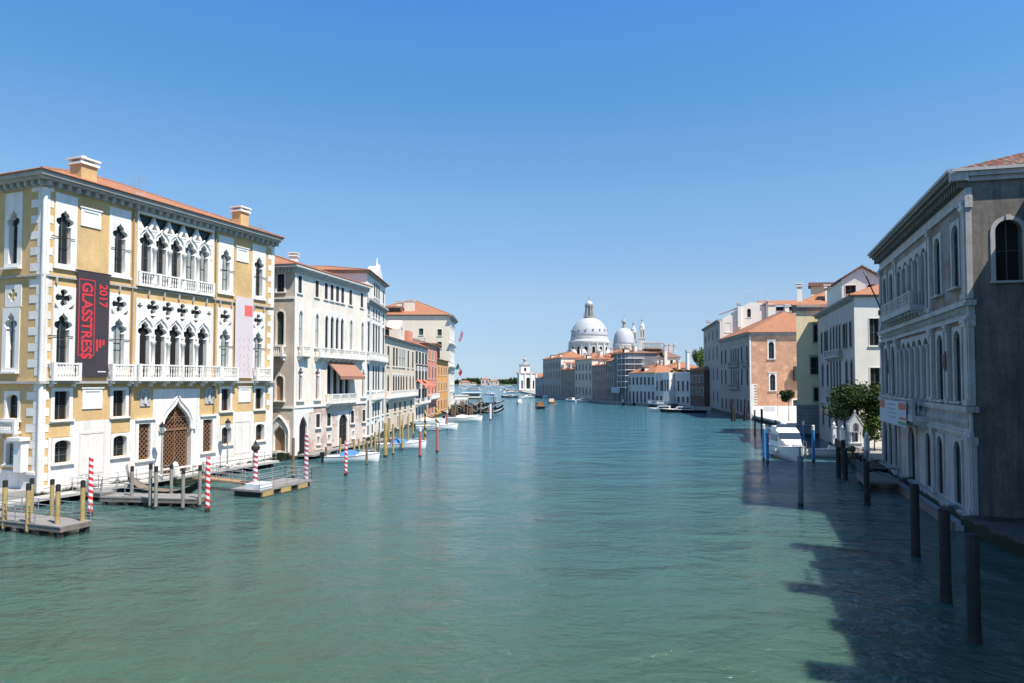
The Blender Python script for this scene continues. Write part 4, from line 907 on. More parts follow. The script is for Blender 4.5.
mb = MB(); mb.tube(K1.P(27.6, .2, 16.3), K1.P(30.6, 1.3, 21.0), .07, 6); mb.build('pole', m_iron, fp); mb = MB(); mb.box(K1, 27.3, 27.9, .1, .5, 15.9, 16.4); mb.build('bracket', m_green, fp)
# wing and house behind the picture's right edge: they give the shade on the side wall and on the water
KWo = Frame(KS.P(4.2, 0, 0)[:2], -K1.t, -KS.t)
def hidden_house(label, F, L, D, z, mat):
    t = thing('neighbour_house', label, 'house', F.P(0, 0, 0)); hh = []
    for z0 in (2.2, 7.5, 13.2):
        k = 1.8
        while k < L - 1.5: win(t, F, hh, k, 1.2, z0, z0 + 2.6, fr=.18, bars=1); k += 3.1
    shell(t, F, L, D, z, hh, [], mat, z0=-1); roof(t, F, L, D, z + .2, 2.5, .6, m_tile3); cornice(t, [(F, 0, L, 0, 0)], z + .2, .4, .5, .7, stone=m_trim); return t
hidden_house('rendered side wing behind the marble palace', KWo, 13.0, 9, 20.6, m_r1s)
FH = Frame(K1.P(-12.5, -2.2, 0)[:2], -K1.t, K1.n)
fh_ = hidden_house('tall house on the right bank close to the bridge', FH, 24, 12, 20.0, m_beige)
for u, z_ in ((.8, 24.2), (4.5, 23.6), (9, 24.6), (13.2, 23.4), (18, 24.4)): chimney(fh_, FH, u, -.9 - (u % 3) * .5, 20, z_, 1.1, mat=m_beige)  # unseen chimneys, added to break up the house's shadow edge on the water
mb = MB()
for k in range(5):
    for d in (-.8, -3.6): mb.tube(FH.P(5.6 + k * .8, d, 20), FH.P(5.6 + k * .8, d, 24.0), .08, 5)
mb.box(FH, 5.4, 9.0, -3.8, -.6, 22.4, 22.6); mb.tube(FH.P(5.6, -.8, 23.9), FH.P(8.8, -.8, 23.9), .07, 5); mb.build('roof_deck', m_brown, fh_)  # unseen deck, added with the chimneys to make that shadow edge uneven
# quay beside the near side wall
mb = MB(); q = [KS.P(-.8, .1, 0)[:2], KS.P(-.6, 4.4, 0)[:2], at(1026, 602, .8)[:2], at(1080, 640, .8)[:2], KS.P(14, 14, 0)[:2], KS.P(14, .1, 0)[:2]]
mb.poly([q[0], q[1], KS.P(.2, 9.5, 0)[:2], KS.P(1.5, 13.0, 0)[:2], KS.P(14, 13.4, 0)[:2], KS.P(14, .1, 0)[:2]], -1, .85)
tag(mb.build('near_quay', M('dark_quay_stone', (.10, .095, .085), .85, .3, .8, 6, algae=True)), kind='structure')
mb = MB(); mb.box(K1, -.6, KL + 1, .5, 1.2, -.6, .32); mb.box(K1, -.6, KL + 1, 1.21, 1.4, -.8, .5, 1)
tag(mb.build('base_step', [M('pale_base_step', (.34, .33, .31), .7, .25, .8, 5), m_wood]), 'pale stone step with a timber edge along the foot of the marble palace', 'step')

# garden between the marble palace and the pale palace behind it
mb = MB(); gp = [K1.P(KL + .05, .6, 0)[:2], (36.9, 73), (37.2, 77), (38.4, 80.5), (40.9, 83.6), (42.3, 85), (62, 92), (60, 66), K1.P(KL + .05, -15, 0)[:2]]
mb.poly(gp, -1, 1.1); tag(mb.build('garden_quay', M('garden_paving', (.30, .28, .25), .85, .25, .6, 5, algae=True)), kind='structure')

K3 = front_of((41.7, 83.0), 699, -1); K3L = up(K3, 818.5); K3.sk = Vector((1, -.06)).normalized(); K3S = K3.side(0)
Q3 = thing('white_sided_palace', 'grey fronted palace with a bright white side wall behind the garden tree', 'palace', K3.P(0, 0, 0))
fh = []; sh = []
def us_of(F, *px): return [up(F, p) for p in px]
for px in (822.5, 827, 846, 851.5): win(Q3, K3, fh, up(K3, px), 1.3, 13.3, 16.4, fr=.2, bars=1, rec=.06, glass=m_dark, stone=m_greyst, shutter=m_green if px in (827, 846) else None)
for px in (831.5, 834.5, 837.5, 840.5): win(Q3, K3, fh, up(K3, px), .95, 13.0, 16.6, 'round', fr=.18, bars=1, rec=.06, glass=m_dark, stone=m_greyst)
for px in (823, 828, 847, 852): win(Q3, K3, fh, up(K3, px), 1.3, 8.3, 11.6, 'round', fr=.2, bars=1, rec=.06, glass=m_dark, stone=m_greyst)
for px in (831.5, 834.5, 837.5, 840.5): win(Q3, K3, fh, up(K3, px), .95, 7.6, 11.8, 'round', fr=.18, bars=1, rec=.06, glass=m_dark, stone=m_greyst)
for px in (823, 829, 836, 844, 851): win(Q3, K3, fh, up(K3, px), 1.2, 2.4, 5.4, 'round', fr=.2, bars=1, rec=.06, glass=m_dark, stone=m_greyst)
for z0, z1 in ((13.0, 16.6), (6.9, 10.6)):
    win(Q3, K3S, sh, 2.35, 1.2, z0 + .3, z1, fr=.1, bars=1, glass=m_glass, sill=.1)
    win(Q3, K3S, sh, 7.5, 1.1, z0 + .3, z1, fr=.1, bars=1, glass=m_glass, sill=.1)
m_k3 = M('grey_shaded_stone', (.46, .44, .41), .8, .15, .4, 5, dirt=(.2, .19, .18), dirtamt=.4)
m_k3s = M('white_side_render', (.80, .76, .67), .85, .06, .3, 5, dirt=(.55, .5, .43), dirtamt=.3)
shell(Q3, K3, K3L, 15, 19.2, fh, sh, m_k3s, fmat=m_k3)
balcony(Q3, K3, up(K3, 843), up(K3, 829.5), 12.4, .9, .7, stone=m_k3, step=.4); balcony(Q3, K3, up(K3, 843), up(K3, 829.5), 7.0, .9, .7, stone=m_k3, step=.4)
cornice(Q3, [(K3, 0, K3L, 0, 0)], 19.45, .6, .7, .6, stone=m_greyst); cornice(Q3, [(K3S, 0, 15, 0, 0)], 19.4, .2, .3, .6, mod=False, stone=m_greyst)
roof(Q3, K3, K3L, 15, 19.46, 3.2, .6, m_tile2)
mb = MB(); c0 = dep(846, 381, 92).x; At = Frame((44.6, 92.0), K3.t, K3.n); As = At.side(0); ah = []
for d in (1.1, 3.8): win(Q3, As, ah, d, 1.3, 20.7, 21.9, fr=.05, bars=1, sill=0, glass=m_dark)
mb.wall(As, 0, 4.9, 18.5, 22.7, ah); mb.add([As.P(0, 0, 22.7), As.P(4.9, 0, 22.7), As.P(2.45, 0, 24.3)], [(0, 1, 2)]); mb.quad(At, 0, 11, 18.5, 22.7); mb.build('attic', m_k3s, Q3)
mb = MB(); mb.hexa([As.P(-.35, .4, 22.6), As.P(2.45, .4, 24.35), As.P(2.45, -11, 24.35), As.P(-.35, -11, 22.6)], [As.P(-.35, .4, 22.78), As.P(2.45, .4, 24.55), As.P(2.45, -11, 24.55), As.P(-.35, -11, 22.78)]); mb.hexa([As.P(5.25, .4, 22.6), As.P(2.45, .4, 24.35), As.P(2.45, -11, 24.35), As.P(5.25, -11, 22.6)], [As.P(5.25, .4, 22.78), As.P(2.45, .4, 24.55), As.P(2.45, -11, 24.55), As.P(5.25, -11, 22.78)]); mb.build('attic_roof', m_tile3, Q3)

K4 = front_of(dep(797, 381, 110).to_2d(), 797, -1); K4.sk = Vector((1, -.10)).normalized(); K4S = K4.side(0); D4 = 15
Q4 = thing('yellow_corner_house', 'pale yellow house with a grey stone base, its lower half in shade', 'house', K4.P(0, 0, 0))
sh = []; m_k4 = M('pale_yellow_stucco', (.80, .67, .42), .85, .08, .3, 5, dirt=(.48, .40, .26), dirtamt=.25)
win(Q4, K4S, sh, 3.35, 1.3, 15.3, 18.0, fr=.2, bars=1, glass=m_glass, stone=m_greyst, sill=.35, hood=.3)
win(Q4, K4S, sh, 3.1, 1.9, 10.1, 12.8, fr=.2, bars=2, glass=m_glass, stone=m_greyst, sill=.2, hood=.1)
win(Q4, K4S, sh, 3.3, 1.4, 5.8, 7.9, fr=.2, bars=2, glass=m_glass, stone=m_greyst, sill=.2)
shell(Q4, K4, 12, D4, 20.8, [], [h for h in sh if h[2] > 5], m_k4, z0=5.2)
mb = MB(); mb.box(K4, -.15, 12, -D4, .15, -1, 5.195); mb.build('stone_base', M('grey_banded_stone', (.26, .25, .24), .8, .25, 1.5, 3, algae=True), Q4)
mb = MB()
for k in range(8): mb.box(K4S, -.2, D4, .15, .2, .6 + k * .6, .95 + k * .6)
mb.build('stone_courses', M('pale_grey_courses', (.30, .29, .28), .8, .2, 1.5, 3), Q4)
cornice(Q4, [(K4S, 0, D4, 0, 0)], 21.2, .9, .5, .55, stone=m_greyst)
rf = roof(Q4, K4, 12, D4, 21.21, 3.4, .6, m_tile2); chimney(rf, K4, 1.2, -.6, 20.8, 24.9, .8, mat=m_k3s); chimney(rf, K4, 1.5, -5.0, 20.8, 24.6, 1.3, mat=m_k3s, dd=.8)
mb = MB(); mb.box(K4, 5, 8, -9, -2.5, 22, 24.9); mb.build('dormer', m_k4, rf); mb = MB(); mb.box(K4, 4.5, 8.5, -9.4, -2.1, 24.9, 25.5); mb.build('dormer_roof', m_tile3, rf)

# the square with its quay, the brick palace and the tall house behind
mb = MB(); qa = K4.P(13.9, .3, 0); mb.poly([(51.9, 123.6), (51.2, 128), (55.3, 157.5), (57, 161), (95, 158), (95, 110), (66, 115)], -1, 1.15)
tag(mb.build('square', M('square_paving', (.55, .52, .46), .85, .15, .4, 4, algae=True)), kind='structure')
m_blu5 = M('pale_window_surrounds', (.42, .41, .40), .8, .1, .5, 5)
K5 = front_of(dep(750, 381, 160).to_2d(), 570, -1); K5L = 31.5; K5S = K5.side(0); D5 = 17
Q5 = thing('brick_palace', 'orange brick palace with a red hipped roof facing the small square', 'palace', K5.P(0, 0, 0))
m_k5 = brickmat('orange_brick_side', (.62, .33, .19), (.55, .28, .17), (.60, .42, .30), bw=.6, rh=.2, plaster=(.70, .42, .25), pamt=.25)
fh = []; sh = []
win(Q5, K5S, sh, 4.95, 1.25, 14.2, 18.2, 'round', fr=.3, bars=2, glass=m_glass, sill=.2, hood=.1); win(Q5, K5S, sh, 5.15, 1.2, 6.8, 10.6, 'round', fr=.3, bars=2, glass=m_glass, sill=.2, hood=.1)
win(Q5, K5S, sh, 10.9, 2.4, 1.2, 4.6, fr=.3, bars=1, glass=m_green, sill=0, name='door')
for z0, z1 in ((13.6, 17.6), (8.0, 12.2)):
    for px in (747.5, 742, 726, 722): win(Q5, K5, fh, up(K5, px), 1.5, z0, z1, 'round', fr=.3, bars=1, stone=m_blu5, rec=.05, glass=m_dark)
    for px in (738.5, 736.2, 734, 731.6): win(Q5, K5, fh, up(K5, px), 1.2, z0, z1, 'pointed', fr=.2, bars=0, stone=m_blu5, rec=.05, glass=m_dark)
for px in (748, 744.5, 741, 737.5, 734, 730, 726, 722): win(Q5, K5, fh, up(K5, px), 1.4, 1.4, 4.6, 'round', fr=.25, bars=1, stone=m_blu5, rec=.05, glass=m_dark)
balcony(Q5, K5, 1, 6, 12.9, 1, .8, stone=m_greyst, step=.5); balcony(Q5, K5, 10, 19, 7.2, 1, .8, stone=m_greyst, step=.5); balcony(Q5, K5, 10, 19, 12.8, 1, .8, stone=m_greyst, step=.5)
shell(Q5, K5, K5L, D5, 19.9, fh, sh, m_k5, fmat=M('rosy_grey_front', (.38, .32, .285), .8, .18, .5, 5, dirt=(.2, .17, .15), dirtamt=.5))
mb = MB(); mb.box(K5S, .0, D5, .002, .08, -1, 3.2); 
for k in range(16): mb.box(K5S, -.05, 1.5 if k % 2 else .9, .003, .1, 3.2 + k * .32, 3.5 + k * .32)
mb.box(K5S, -.05, .25, .003, .12, 8.4, 19.4); mb.build('white_base', m_white, Q5)
mb = MB(); mb.box(K5S, 3.2, 5.6, .081, .12, 2.0, 3.0); mb.build('plaque', plain('bluish_plaque', (.5, .53, .56), .5), Q5)
cornice(Q5, [(K5S, 0, D5, 0, 0), (K5, 0, K5L, 0, 0)], 20.4, .9, .5, .7, stone=m_greyst)
rf = roof(Q5, K5, K5L, D5 + 6, 20.41, 6.0, .7, m_tile2); chimney(rf, K5, 12, -12.2, 24, 28.2, 1.0, mat=m_k3s)
mb = MB(); mb.box(K5S, 9.7, 11.6, .3, 1.4, 9.0, 12.4); mb.build('enclosed_balcony', m_green, Q5)

K6 = front_of(K5.P(K5L + .05, 0, 0), 620, -1); K6L = up(K6, 704); K6S = K6.side(0)
Q6 = thing('tall_house', 'tall cream house with terraces rising behind the red roof of the brick palace', 'house', K6.P(0, 0, 0))
fh = []; sh = []
for z0, z1 in ((21.5, 24.0), (15.5, 19.0), (9.5, 13.0), (3, 6)):
    for px in (717.5, 713.5, 709.5, 706): win(Q6, K6, fh, up(K6, px), 1.5, z0, z1, 'round', fr=.25, bars=1, stone=m_greyst, rec=.05, glass=m_dark)
shell(Q6, K6, K6L, 24, 26.0, fh, [], m_k3s, fmat=m_greyst); cornice(Q6, [(K6, 0, K6L, 0, 0)], 26.3, .7, .8, .9, stone=m_greyst)
ah = []; win(Q6, K6S, ah, 2.2, 1.5, 22.7, 25.2, fr=.12, bars=1, sill=.1); win(Q6, K6S, ah, 7.9, 1.0, 26.8, 29.2, 'round', fr=.2, bars=1, sill=.1, glass=m_dark)
mb = MB(); F_ = K6S
mb.plate(K6S, [(.6, 20), (15, 20), (15, 30.4), (8.3, 31.0), (5.0, 29.2), (.6, 26.4)], [[(1.3, 22.6), (3.1, 22.6), (3.1, 25.4), (1.3, 25.4)], [(7.2, 26.7), (8.6, 26.7), (8.6, 29.4), (7.2, 29.4)]], -8, .05); mb.build('attic', m_k3s, Q6)
mb = MB(); mb.box(K6S, 15.1, 30, -10, -.5, 22, 28.6); mb.build('terrace_block', m_k3s, Q6)
mb = MB(); mb.hexa([K6S.P(11, .2, 30.0), K6S.P(31, .2, 30.0), K6S.P(31, -4, 31.6), K6S.P(11, -4, 31.6)], [K6S.P(11, .2, 30.2), K6S.P(31, .2, 30.2), K6S.P(31, -4, 31.8), K6S.P(11, -4, 31.8)]); mb.hexa([K6S.P(.2, .2, 27.6), K6S.P(5.0, .2, 29.3), K6S.P(5.0, -3, 29.5), K6S.P(.2, -3, 27.8)], [K6S.P(.2, .2, 27.8), K6S.P(5.0, .2, 29.6), K6S.P(5.0, -3, 29.8), K6S.P(.2, -3, 28.0)]); mb.build('terrace_roof', m_tile2, Q6)
mb = MB(); mb.box(K6S, 15.2, 24, -.49, -.3, 28.6, 29.6); mb.build('terrace_opening', m_dark, Q6)
chimney(Q6, K6, -.4, -5.2, 24, 30.9, .9, mat=m_k3s); chimney(Q6, K6, -.4, -12.6, 24, 31.6, .6, mat=m_greyst); chimney(Q6, K6, K6L - 2, -1.4, 26, 29.2, 1.1, mat=m_k3s)
for i, (px, y, h) in enumerate(((745.5, 303, 3.6), (751, 303, 4.0), (757.5, 303, 2.2), (766, 302, 3.0))):
    p = dep(px, y, 196); antenna(('thin aerial nearest the chimney on the tall cream house', 'tallest aerial of the row on the tall cream house', 'short aerial of the row on the tall cream house', 'aerial over the planted terrace of the tall cream house')[i], (p.x, p.y, p.z - 2), h + 2.2, 3, .2 * i)

for q_, f_, l_ in ((Q4, K4, 12), (Q4, K4S, D4), (Q5, K5, K5L), (Q6, K6, K6L)): wet(q_, f_, l_, z=.7, d=.22)
# low houses, then the far row along the right bank
pts = [(704, 214.6), (690, 224), (655, 243), (628, 258), (606, 280), (592, 300), (575, 322), (561, 345), (543, 375)]
PW = [dep(px, 381, Y) for px, Y in pts]
def seg(i): return front_of(PW[i].to_2d(), side=-1, end=PW[i + 1].to_2d()), (PW[i + 1] - PW[i]).to_2d().length
mb = MB(); mb.poly([(p.x - .5, p.y) for p in PW] + [(5.2, 560), (60, 700), (300, 560), (200, 200), (64, 200)], -1, 1.0); tag(mb.build('right_bank_ground', m_ground), kind='structure')
m_blu = M('bluish_white_stone', (.56, .57, .56), .8, .1, .3, 4, dirt=(.4, .4, .4), dirtamt=.3)
m_brn = M('brown_old_render', (.36, .25, .19), .85, .25, .3, 3, dirt=(.12, .09, .08), dirtamt=.5); m_brn2 = M('grey_brown_render', (.31, .25, .21), .85, .25, .3, 3, dirt=(.1, .09, .08), dirtamt=.5)
m_dk = M('dark_brown_render', (.16, .10, .085), .85, .2, .4, 4); m_scaf = M('scaffold_sheeting', (.16, .17, .18), .85, .25, .3, 2)
def simple(label, cat, name, i, z, mat, rise, rows_, n, tile=None, D=16, far_mat=None, w=1.5, glass=None, e=.5, f0=0, f1=1, style='rect'):
    F, L = seg(i); F = Frame(F.P(L * f0, 0, 0)[:2], F.t, F.n); L *= (f1 - f0)
    t = thing(name, label, cat, F.P(0, 0, 0)); hh = []
    for z0, z1 in rows_:
        for k in range(n): win(t, F, hh, L * (k + .5) / n, w, z0, z1, style, fr=.2, bars=0, glass=glass or m_glass, rec=.12, sill=.1, stone=m_blu if mat is m_blu else m_greyst)
    shell(t, F, L, D, z, hh, [], far_mat or mat, fmat=mat); wet(t, F, L)
    if rise:
        roof(t, F, L, D, z + .01, rise, e, tile or m_tile2); rr_ = random.Random(len(label))
        for k in range(4 if L > 12 else 2): chimney(t, F, rr_.uniform(1, L - 1), -rr_.uniform(.8, D - 2), z - .2, z + rise * .6 + rr_.uniform(1.4, 3.0), rr_.uniform(.6, 1.0), mat=rr_.choice((m_pinkw, m_cream, m_brn)))
        for k in range(2 if L > 10 else 0):
            u_ = rr_.uniform(2, L - 3); mb = MB(); mb.box(F, u_, u_ + 1.8, -2.8, -.9, z + .2, z + 1.9); mb.box(F, u_ - .2, u_ + 2, -3, -.7, z + 1.9, z + 2.1, 1); mb.box(F, u_ + .4, u_ + 1.4, -.899, -.85, z + .6, z + 1.6, 2); mb.build('dormer', [m_cream, m_tile3, m_dark], t)
    return t, F, L
simple('low dark reddish house in shade beside the tall house', 'house', 'dark_red_house', 0, 12.4, m_dk, 1.6, ((8.5, 10.8), (4.5, 7)), 4, D=14)
t8, F8r, L8r = simple('low white house with planted roof terrace beside the dark reddish house', 'house', 'white_terrace_house', 1, 11.6, m_blu, 0, ((5.6, 9.0), (1.8, 3.8)), 8, D=12, w=1.1)
mb = MB(); mb.box(F8r, L8r * .42, L8r * .60, .05, 2.2, -1, 11.9); mb.build('porch', m_white, t8)
mb = MB(); 
for k in range(3): mb.box(F8r, L8r * .44 + k * 1.5, L8r * .44 + k * 1.5 + .8, 2.2, 2.26, 5.5, 9.5)
mb.build('porch_windows', m_glass, t8)
mb = MB(); mb.box(F8r, 0, L8r, -.3, .15, 11.6, 12.0); mb.box(F8r, L8r * .95, L8r, -.5, .3, 7, 12); mb.build('parapet', m_white, t8)
simple('low white villa with a broad orange hipped roof', 'villa', 'white_villa', 2, 12.0, m_blu, 3.2, ((7.6, 10.4), (1.2, 5.2)), 7, D=14, w=1.2)
mb = MB(); FR, LR = seg(2); 
t11, F11, L11 = simple('house wrapped in grey sheeting with scaffold on its corner', 'house', 'scaffolded_house', 3, 19.6, m_scaf, 1.4, ((8, 10),), 3, D=12, tile=m_tile3, f1=.62)
for k in range(6):
    mb = MB(); mb.box(F11, -.1, 6.5, .6, 1.8, 6.5 + k * 2.2, 6.7 + k * 2.2); mb.box(F11, -1.6, -.1, -6, 1.8, 6.5 + k * 2.2, 6.7 + k * 2.2); mb.build('scaffold_deck', m_whitep, t11)
for u, d in ((-1.5, 1.7), (2, 1.7), (6.4, 1.7), (-1.5, -2), (-1.5, -6)): mb = MB(); mb.tube(F11.P(u, d, 0), F11.P(u, d, 19), .09, 5); mb.build('scaffold_pole', m_metal, t11)
mb = MB(); mb.box(F11, 5.5, 14.0, 1.0, 1.1, 4.4, 6.6); mb.build('pale_blue_board', plain('sky_blue_board', (.42, .52, .58), .7), t11)
simple('dark four storey house beside the sheeted house', 'house', 'dark_house', 3, 17.0, m_brn2, 2.6, ((12.5, 15), (8, 10.5), (3, 6)), 4, f0=.63, far_mat=m_cream)
simple('brown terraced house with red roof left of the sheeted pair', 'house', 'dark_house', 4, 15.6, m_brn, 2.8, ((11.5, 13.5), (7.5, 9.5), (3, 5.5)), 5, far_mat=m_beige)
simple('grey palace with a lit beige end wall below the great dome', 'palace', 'grey_palace', 5, 18.8, m_beige, 2.0, ((14, 16.5), (9.5, 12.2), (3, 6)), 5, far_mat=m_cream)
simple('narrow dark palace beside the big grey corner palace', 'palace', 'grey_palace', 6, 14.6, m_brn, 3.2, ((10.5, 13), (6.5, 9), (2.5, 5)), 4, far_mat=m_pinkw)
simple('big grey corner palace at the seaward end of the shaded row', 'palace', 'grey_palace', 7, 20.8, m_greyst, 3.4, ((15.5, 18.5), (10.5, 13.8), (2, 7)), 7, far_mat=m_cream, w=2.2)
FL = Frame(PW[8].to_2d() + Vector((-.2, .5)), (-.25, .97), (-.97, -.25)); tl = thing('low_shed_house', 'low dark customs house wing past the grey corner palace', 'house', FL.P(0, 0, 0)); hh = []
for u in (4, 10): win(tl, FL, hh, u, 2, 2, 6, 'round', fr=.3, bars=0, rec=.12, stone=m_greyst)
shell(tl, FL, 14, 16, 10.5, hh, [], m_greyst); roof(tl, FL, 14, 16, 10.51, 2.6, .5, m_tile3)
# (second row)
# second row: the long beige house with a wooden roof deck
def block(label, cat, name, x0, x1, Y, z, mat, rise, zw, n, tile=None, D=14, skew=.12):
    a, b = dep(x0, 381, Y), dep(x1, 381, Y); t_ = Vector((b.x - a.x, skew * (b.x - a.x))).normalized(); F = Frame((a.x, a.y), t_, (t_.y, -t_.x)); L = (b - a).to_2d().length
    t = thing(name, label, cat, F.P(0, 0, 0)); hh = []
    for z0, z1 in zw:
        for k in range(n): win(t, F, hh, L * (k + .5) / n, 1.2, z0, z1, fr=.2, bars=0, glass=m_dark, rec=.12, sill=.1)
    shell(t, F, L, D, z, hh, [], mat, z0=0); roof(t, F, L, D, z + .01, rise, .5, tile or m_tile2); return t, F, L
t10, F10, L10 = block('long beige house with brown roof and dormers behind the white villa', 'house', 'long_beige_house', 634, 682, 285, 19.0, m_cream, 3.8, ((15.6, 17.8),), 8, m_tile3)
for u in (2, 5, 11): mb = MB(); mb.box(F10, u, u + 1.9, -2.6, -.8, 19.6, 21.4); mb.box(F10, u + .3, u + 1.6, -.79, -.7, 20.0, 21.0, 1); mb.build('dormer', [m_tile3, m_dark], t10)
mb = MB()
for k in range(9): mb.tube(F10.P(6.5 + k * .95, -4, 21.5), F10.P(6.5 + k * .95, -4, 25.2), .09, 5); mb.tube(F10.P(6.5 + k * .95, -8, 21.5), F10.P(6.5 + k * .95, -8, 25.2), .09, 5)
for z_ in (23.2, 25.0): mb.tube(F10.P(6.5, -4, z_), F10.P(14.1, -4, z_), .09, 5); mb.tube(F10.P(6.5, -8, z_), F10.P(14.1, -8, z_), .09, 5); mb.tube(F10.P(6.5, -4, z_), F10.P(6.5, -8, z_), .09, 5)
mb.box(F10, 6.3, 14.3, -8.2, -3.8, 22.6, 22.8); mb.build('roof_deck', m_brown, t10)
for u, d in ((15.3, -5), (17.3, -5), (19.2, -4.5)): chimney(t10, F10, u, d, 21, 25.0, .8, mat=m_pinkw)
chimney(t10, F10, 13.4, .8, 8, 22.6, 1.2, mat=m_cream)
block('small red roofed house with a tall white chimney behind the white terrace house', 'house', 'red_roof_house', 672, 700, 268, 14.2, m_redw, 2.6, ((11, 13),), 4)
tb, Fb, Lb = block('orange roofed house squeezed in under the small dome', 'house', 'red_roof_house', 606, 640, 305, 20.0, m_beige, 3.2, ((16.5, 18.5),), 7)
for u in (3, 7, 11, 14): chimney(tb, Fb, u, -1.5, 20, 24.2 + (u % 3) * .5, .8, mat=m_pinkw)
tb, Fb, Lb = block('wide orange roofed house directly below the great dome', 'house', 'red_roof_house', 566, 592, 345, 18.0, m_cream, 4.0, ((14, 16),), 5)
chimney(tb, Fb, 10.8, -1.5, 18, 23.5, 1.2, mat=m_cream)
tb, Fb, Lb = block('red roofed house with small attic windows right of the great dome', 'house', 'red_roof_house', 588, 606, 322, 19.5, m_redw, 3.0, ((16.8, 18.4),), 3)
chimney(seg(1)[0] and t8, F8r, 9.5, -6, 10, 19.5, 1.0, mat=m_white)

tb, Fb, Lb = block('narrow lit beige house wedged between the brown and the grey far palaces', 'house', 'beige_infill_house', 559, 567, 356, 18.6, m_cream, 1.6, ((15.0, 16.6), (11, 13)), 2)
tb, Fb, Lb = block('ochre house with a flat top poking out beside the great dome roofs', 'house', 'ochre_infill_house', 583, 590, 318, 19.2, m_beige, 1.2, ((16.0, 17.6),), 3); chimney(tb, Fb, 1.2, -1, 19, 22.4, .8, mat=m_pinkw)
tb, Fb, Lb = block('pinkish house with chimneys between the sheeted house and the long beige house', 'house', 'pink_infill_house', 622, 636, 292, 21.4, m_pinkw, 1.6, ((18.2, 20),), 4)
for u in (1, 3.2, 5): chimney(tb, Fb, u, -1.5, 21, 24.6, .6, mat=m_cream)
for px, z, lab in ((598, 21, 'thin aerial over the brown far houses'), (657, 25, 'thin aerial beside the wooden roof deck'), (675, 22, 'thin aerial over the long beige house end'), (567, 23, 'thin aerial over the far beige house')):
    p = dep(px, 381, 300); antenna(lab, (p.x, p.y, z - 3), 6, 3, .4)
# ---------------------------------------------------------------- the domed church, the customs tower and the far shore
m_ch = M('church_white_stone', (.54, .53, .50), .7, .08, .12, 1.5, dirt=(.45, .43, .42), dirtamt=.4)
m_lead = M('pale_lead_dome', (.46, .47, .49), .6, .15, .15, 1.2, dirt=(.26, .27, .29), dirtamt=.6)
cx, cy = dep(589.5, 381, 470).x, 470.0
CH = thing('domed_church', 'great white domed church with lantern rising above the rooftops', 'church', (cx, cy, 1))
mb = MB(); mb.lathe((cx, cy, 1), [(19, 0), (19, 23), (20, 23.2), (20, 24.4), (15.5, 24.6)], 8, ph=R(22.5)); mb.build('body', m_ch, CH)
mb = MB(); mb.lathe((cx, cy, 24), [(13.3, 0), (13.3, 10.6), (14.3, 10.8), (14.4, 12.0), (13.6, 12.2), (13.3, 13.0), (12.9, 13.2), (12.9, 15.2), (12.6, 15.4)], 48); mb.build('drum', m_ch, CH)
for k in range(16):
    a = 2 * math.pi * k / 16 + .1; t = Vector((-math.sin(a), math.cos(a))); n = Vector((math.cos(a), math.sin(a))); F = Frame((cx + n.x * 13.25, cy + n.y * 13.25), t, n)
    if n.y < .3:
        mb = MB(); mb.plate(F, outline(0, 3.2, 25.5, 33.0, 'round'), [outline(0, 2.1, 26.2, 32.3, 'round')], -.2, .35); wd = mb.build('drum_window', m_ch, CH); mb = MB(); mb.quad(F, -1.1, 1.1, 26, 32.4, .08); mb.build('pane', m_dark, wd)
        mb = MB(); mb.box(F, 2.0, 3.0, -.1, .8, 24.5, 34.5); mb.build('drum_pilaster', m_ch, CH)
        # small dormers on the dome
        mb = MB(); mb.lathe((cx + n.x * 12.5, cy + n.y * 12.5, 43.2), [(.5, 0), (.6, .8), (.1, 1.3)], 6); mb.build('dome_dormer', m_greyst, CH)
prof = [(12.7 * math.cos(a) ** .92, 39.3 + 13.4 * math.sin(a)) for a in [math.pi / 2 * k / 14 for k in range(13)]]
mb = MB(); mb.lathe((cx, cy, 0), prof + [(2.6, 52.8)], 48); mb.build('dome', m_lead, CH, smooth=True)
mb = MB(); mb.lathe((cx, cy, 52.4), [(3.9, 0), (3.9, .9), (3.0, 1.0)], 16)
mb.lathe((cx, cy, 53.3), [(1.7, 0), (1.7, 7.0), (3.1, 7.1), (3.2, 7.9), (2.7, 8.0)], 12); mb.build('lantern', m_greyst, CH)
for k in range(8):
    a = 2 * math.pi * k / 8 + .2; mb = MB(); mb.tube((cx + 2.6 * math.cos(a), cy + 2.6 * math.sin(a), 53), (cx + 2.5 * math.cos(a), cy + 2.5 * math.sin(a), 60.6), .42, 6); mb.tube((cx + 3.9 * math.cos(a), cy + 3.9 * math.sin(a), 53), (cx + 3.6 * math.cos(a), cy + 3.6 * math.sin(a), 56.5), .28, 5, r2=.05); mb.build('lantern_column', m_greyst, CH)
mb = MB(); mb.lathe((cx, cy, 61.2), [(2.7, 0), (2.6, 1.0), (1.9, 2.3), (.7, 3.1), (.3, 3.4)], 16); mb.build('lantern_cupola', m_lead, CH, smooth=True)
mb = MB(); mb.lathe((cx, cy, 64.4), [(.3, 0), (.5, .6), (.35, 1.4), (.5, 2.2), (.15, 3.6)], 7); mb.build('statue', m_greyst, CH)
for sg in (-1, 1):                                    # big scroll buttresses round the drum
    for k in range(3):
        a = -math.pi / 2 + sg * (.35 + .5 * k); mb = MB(); mb.lathe((cx + 15.2 * math.cos(a), cy + 15.2 * math.sin(a), 25), [(1.6, 0), (1.9, 2.6), (1.4, 4.2), (.3, 5.2)], 8); mb.build('scroll_buttress', m_white, CH)
dx, dy = dep(624.3, 381, 500).x, 500.0
mb = MB(); mb.lathe((dx, dy, 1), [(11, 0), (11, 26), (8.2, 27), (8.2, 33.5), (8.5, 33.6), (8.5, 34.6), (7.4, 34.8)], 24); mb.build('small_drum', m_ch, CH)
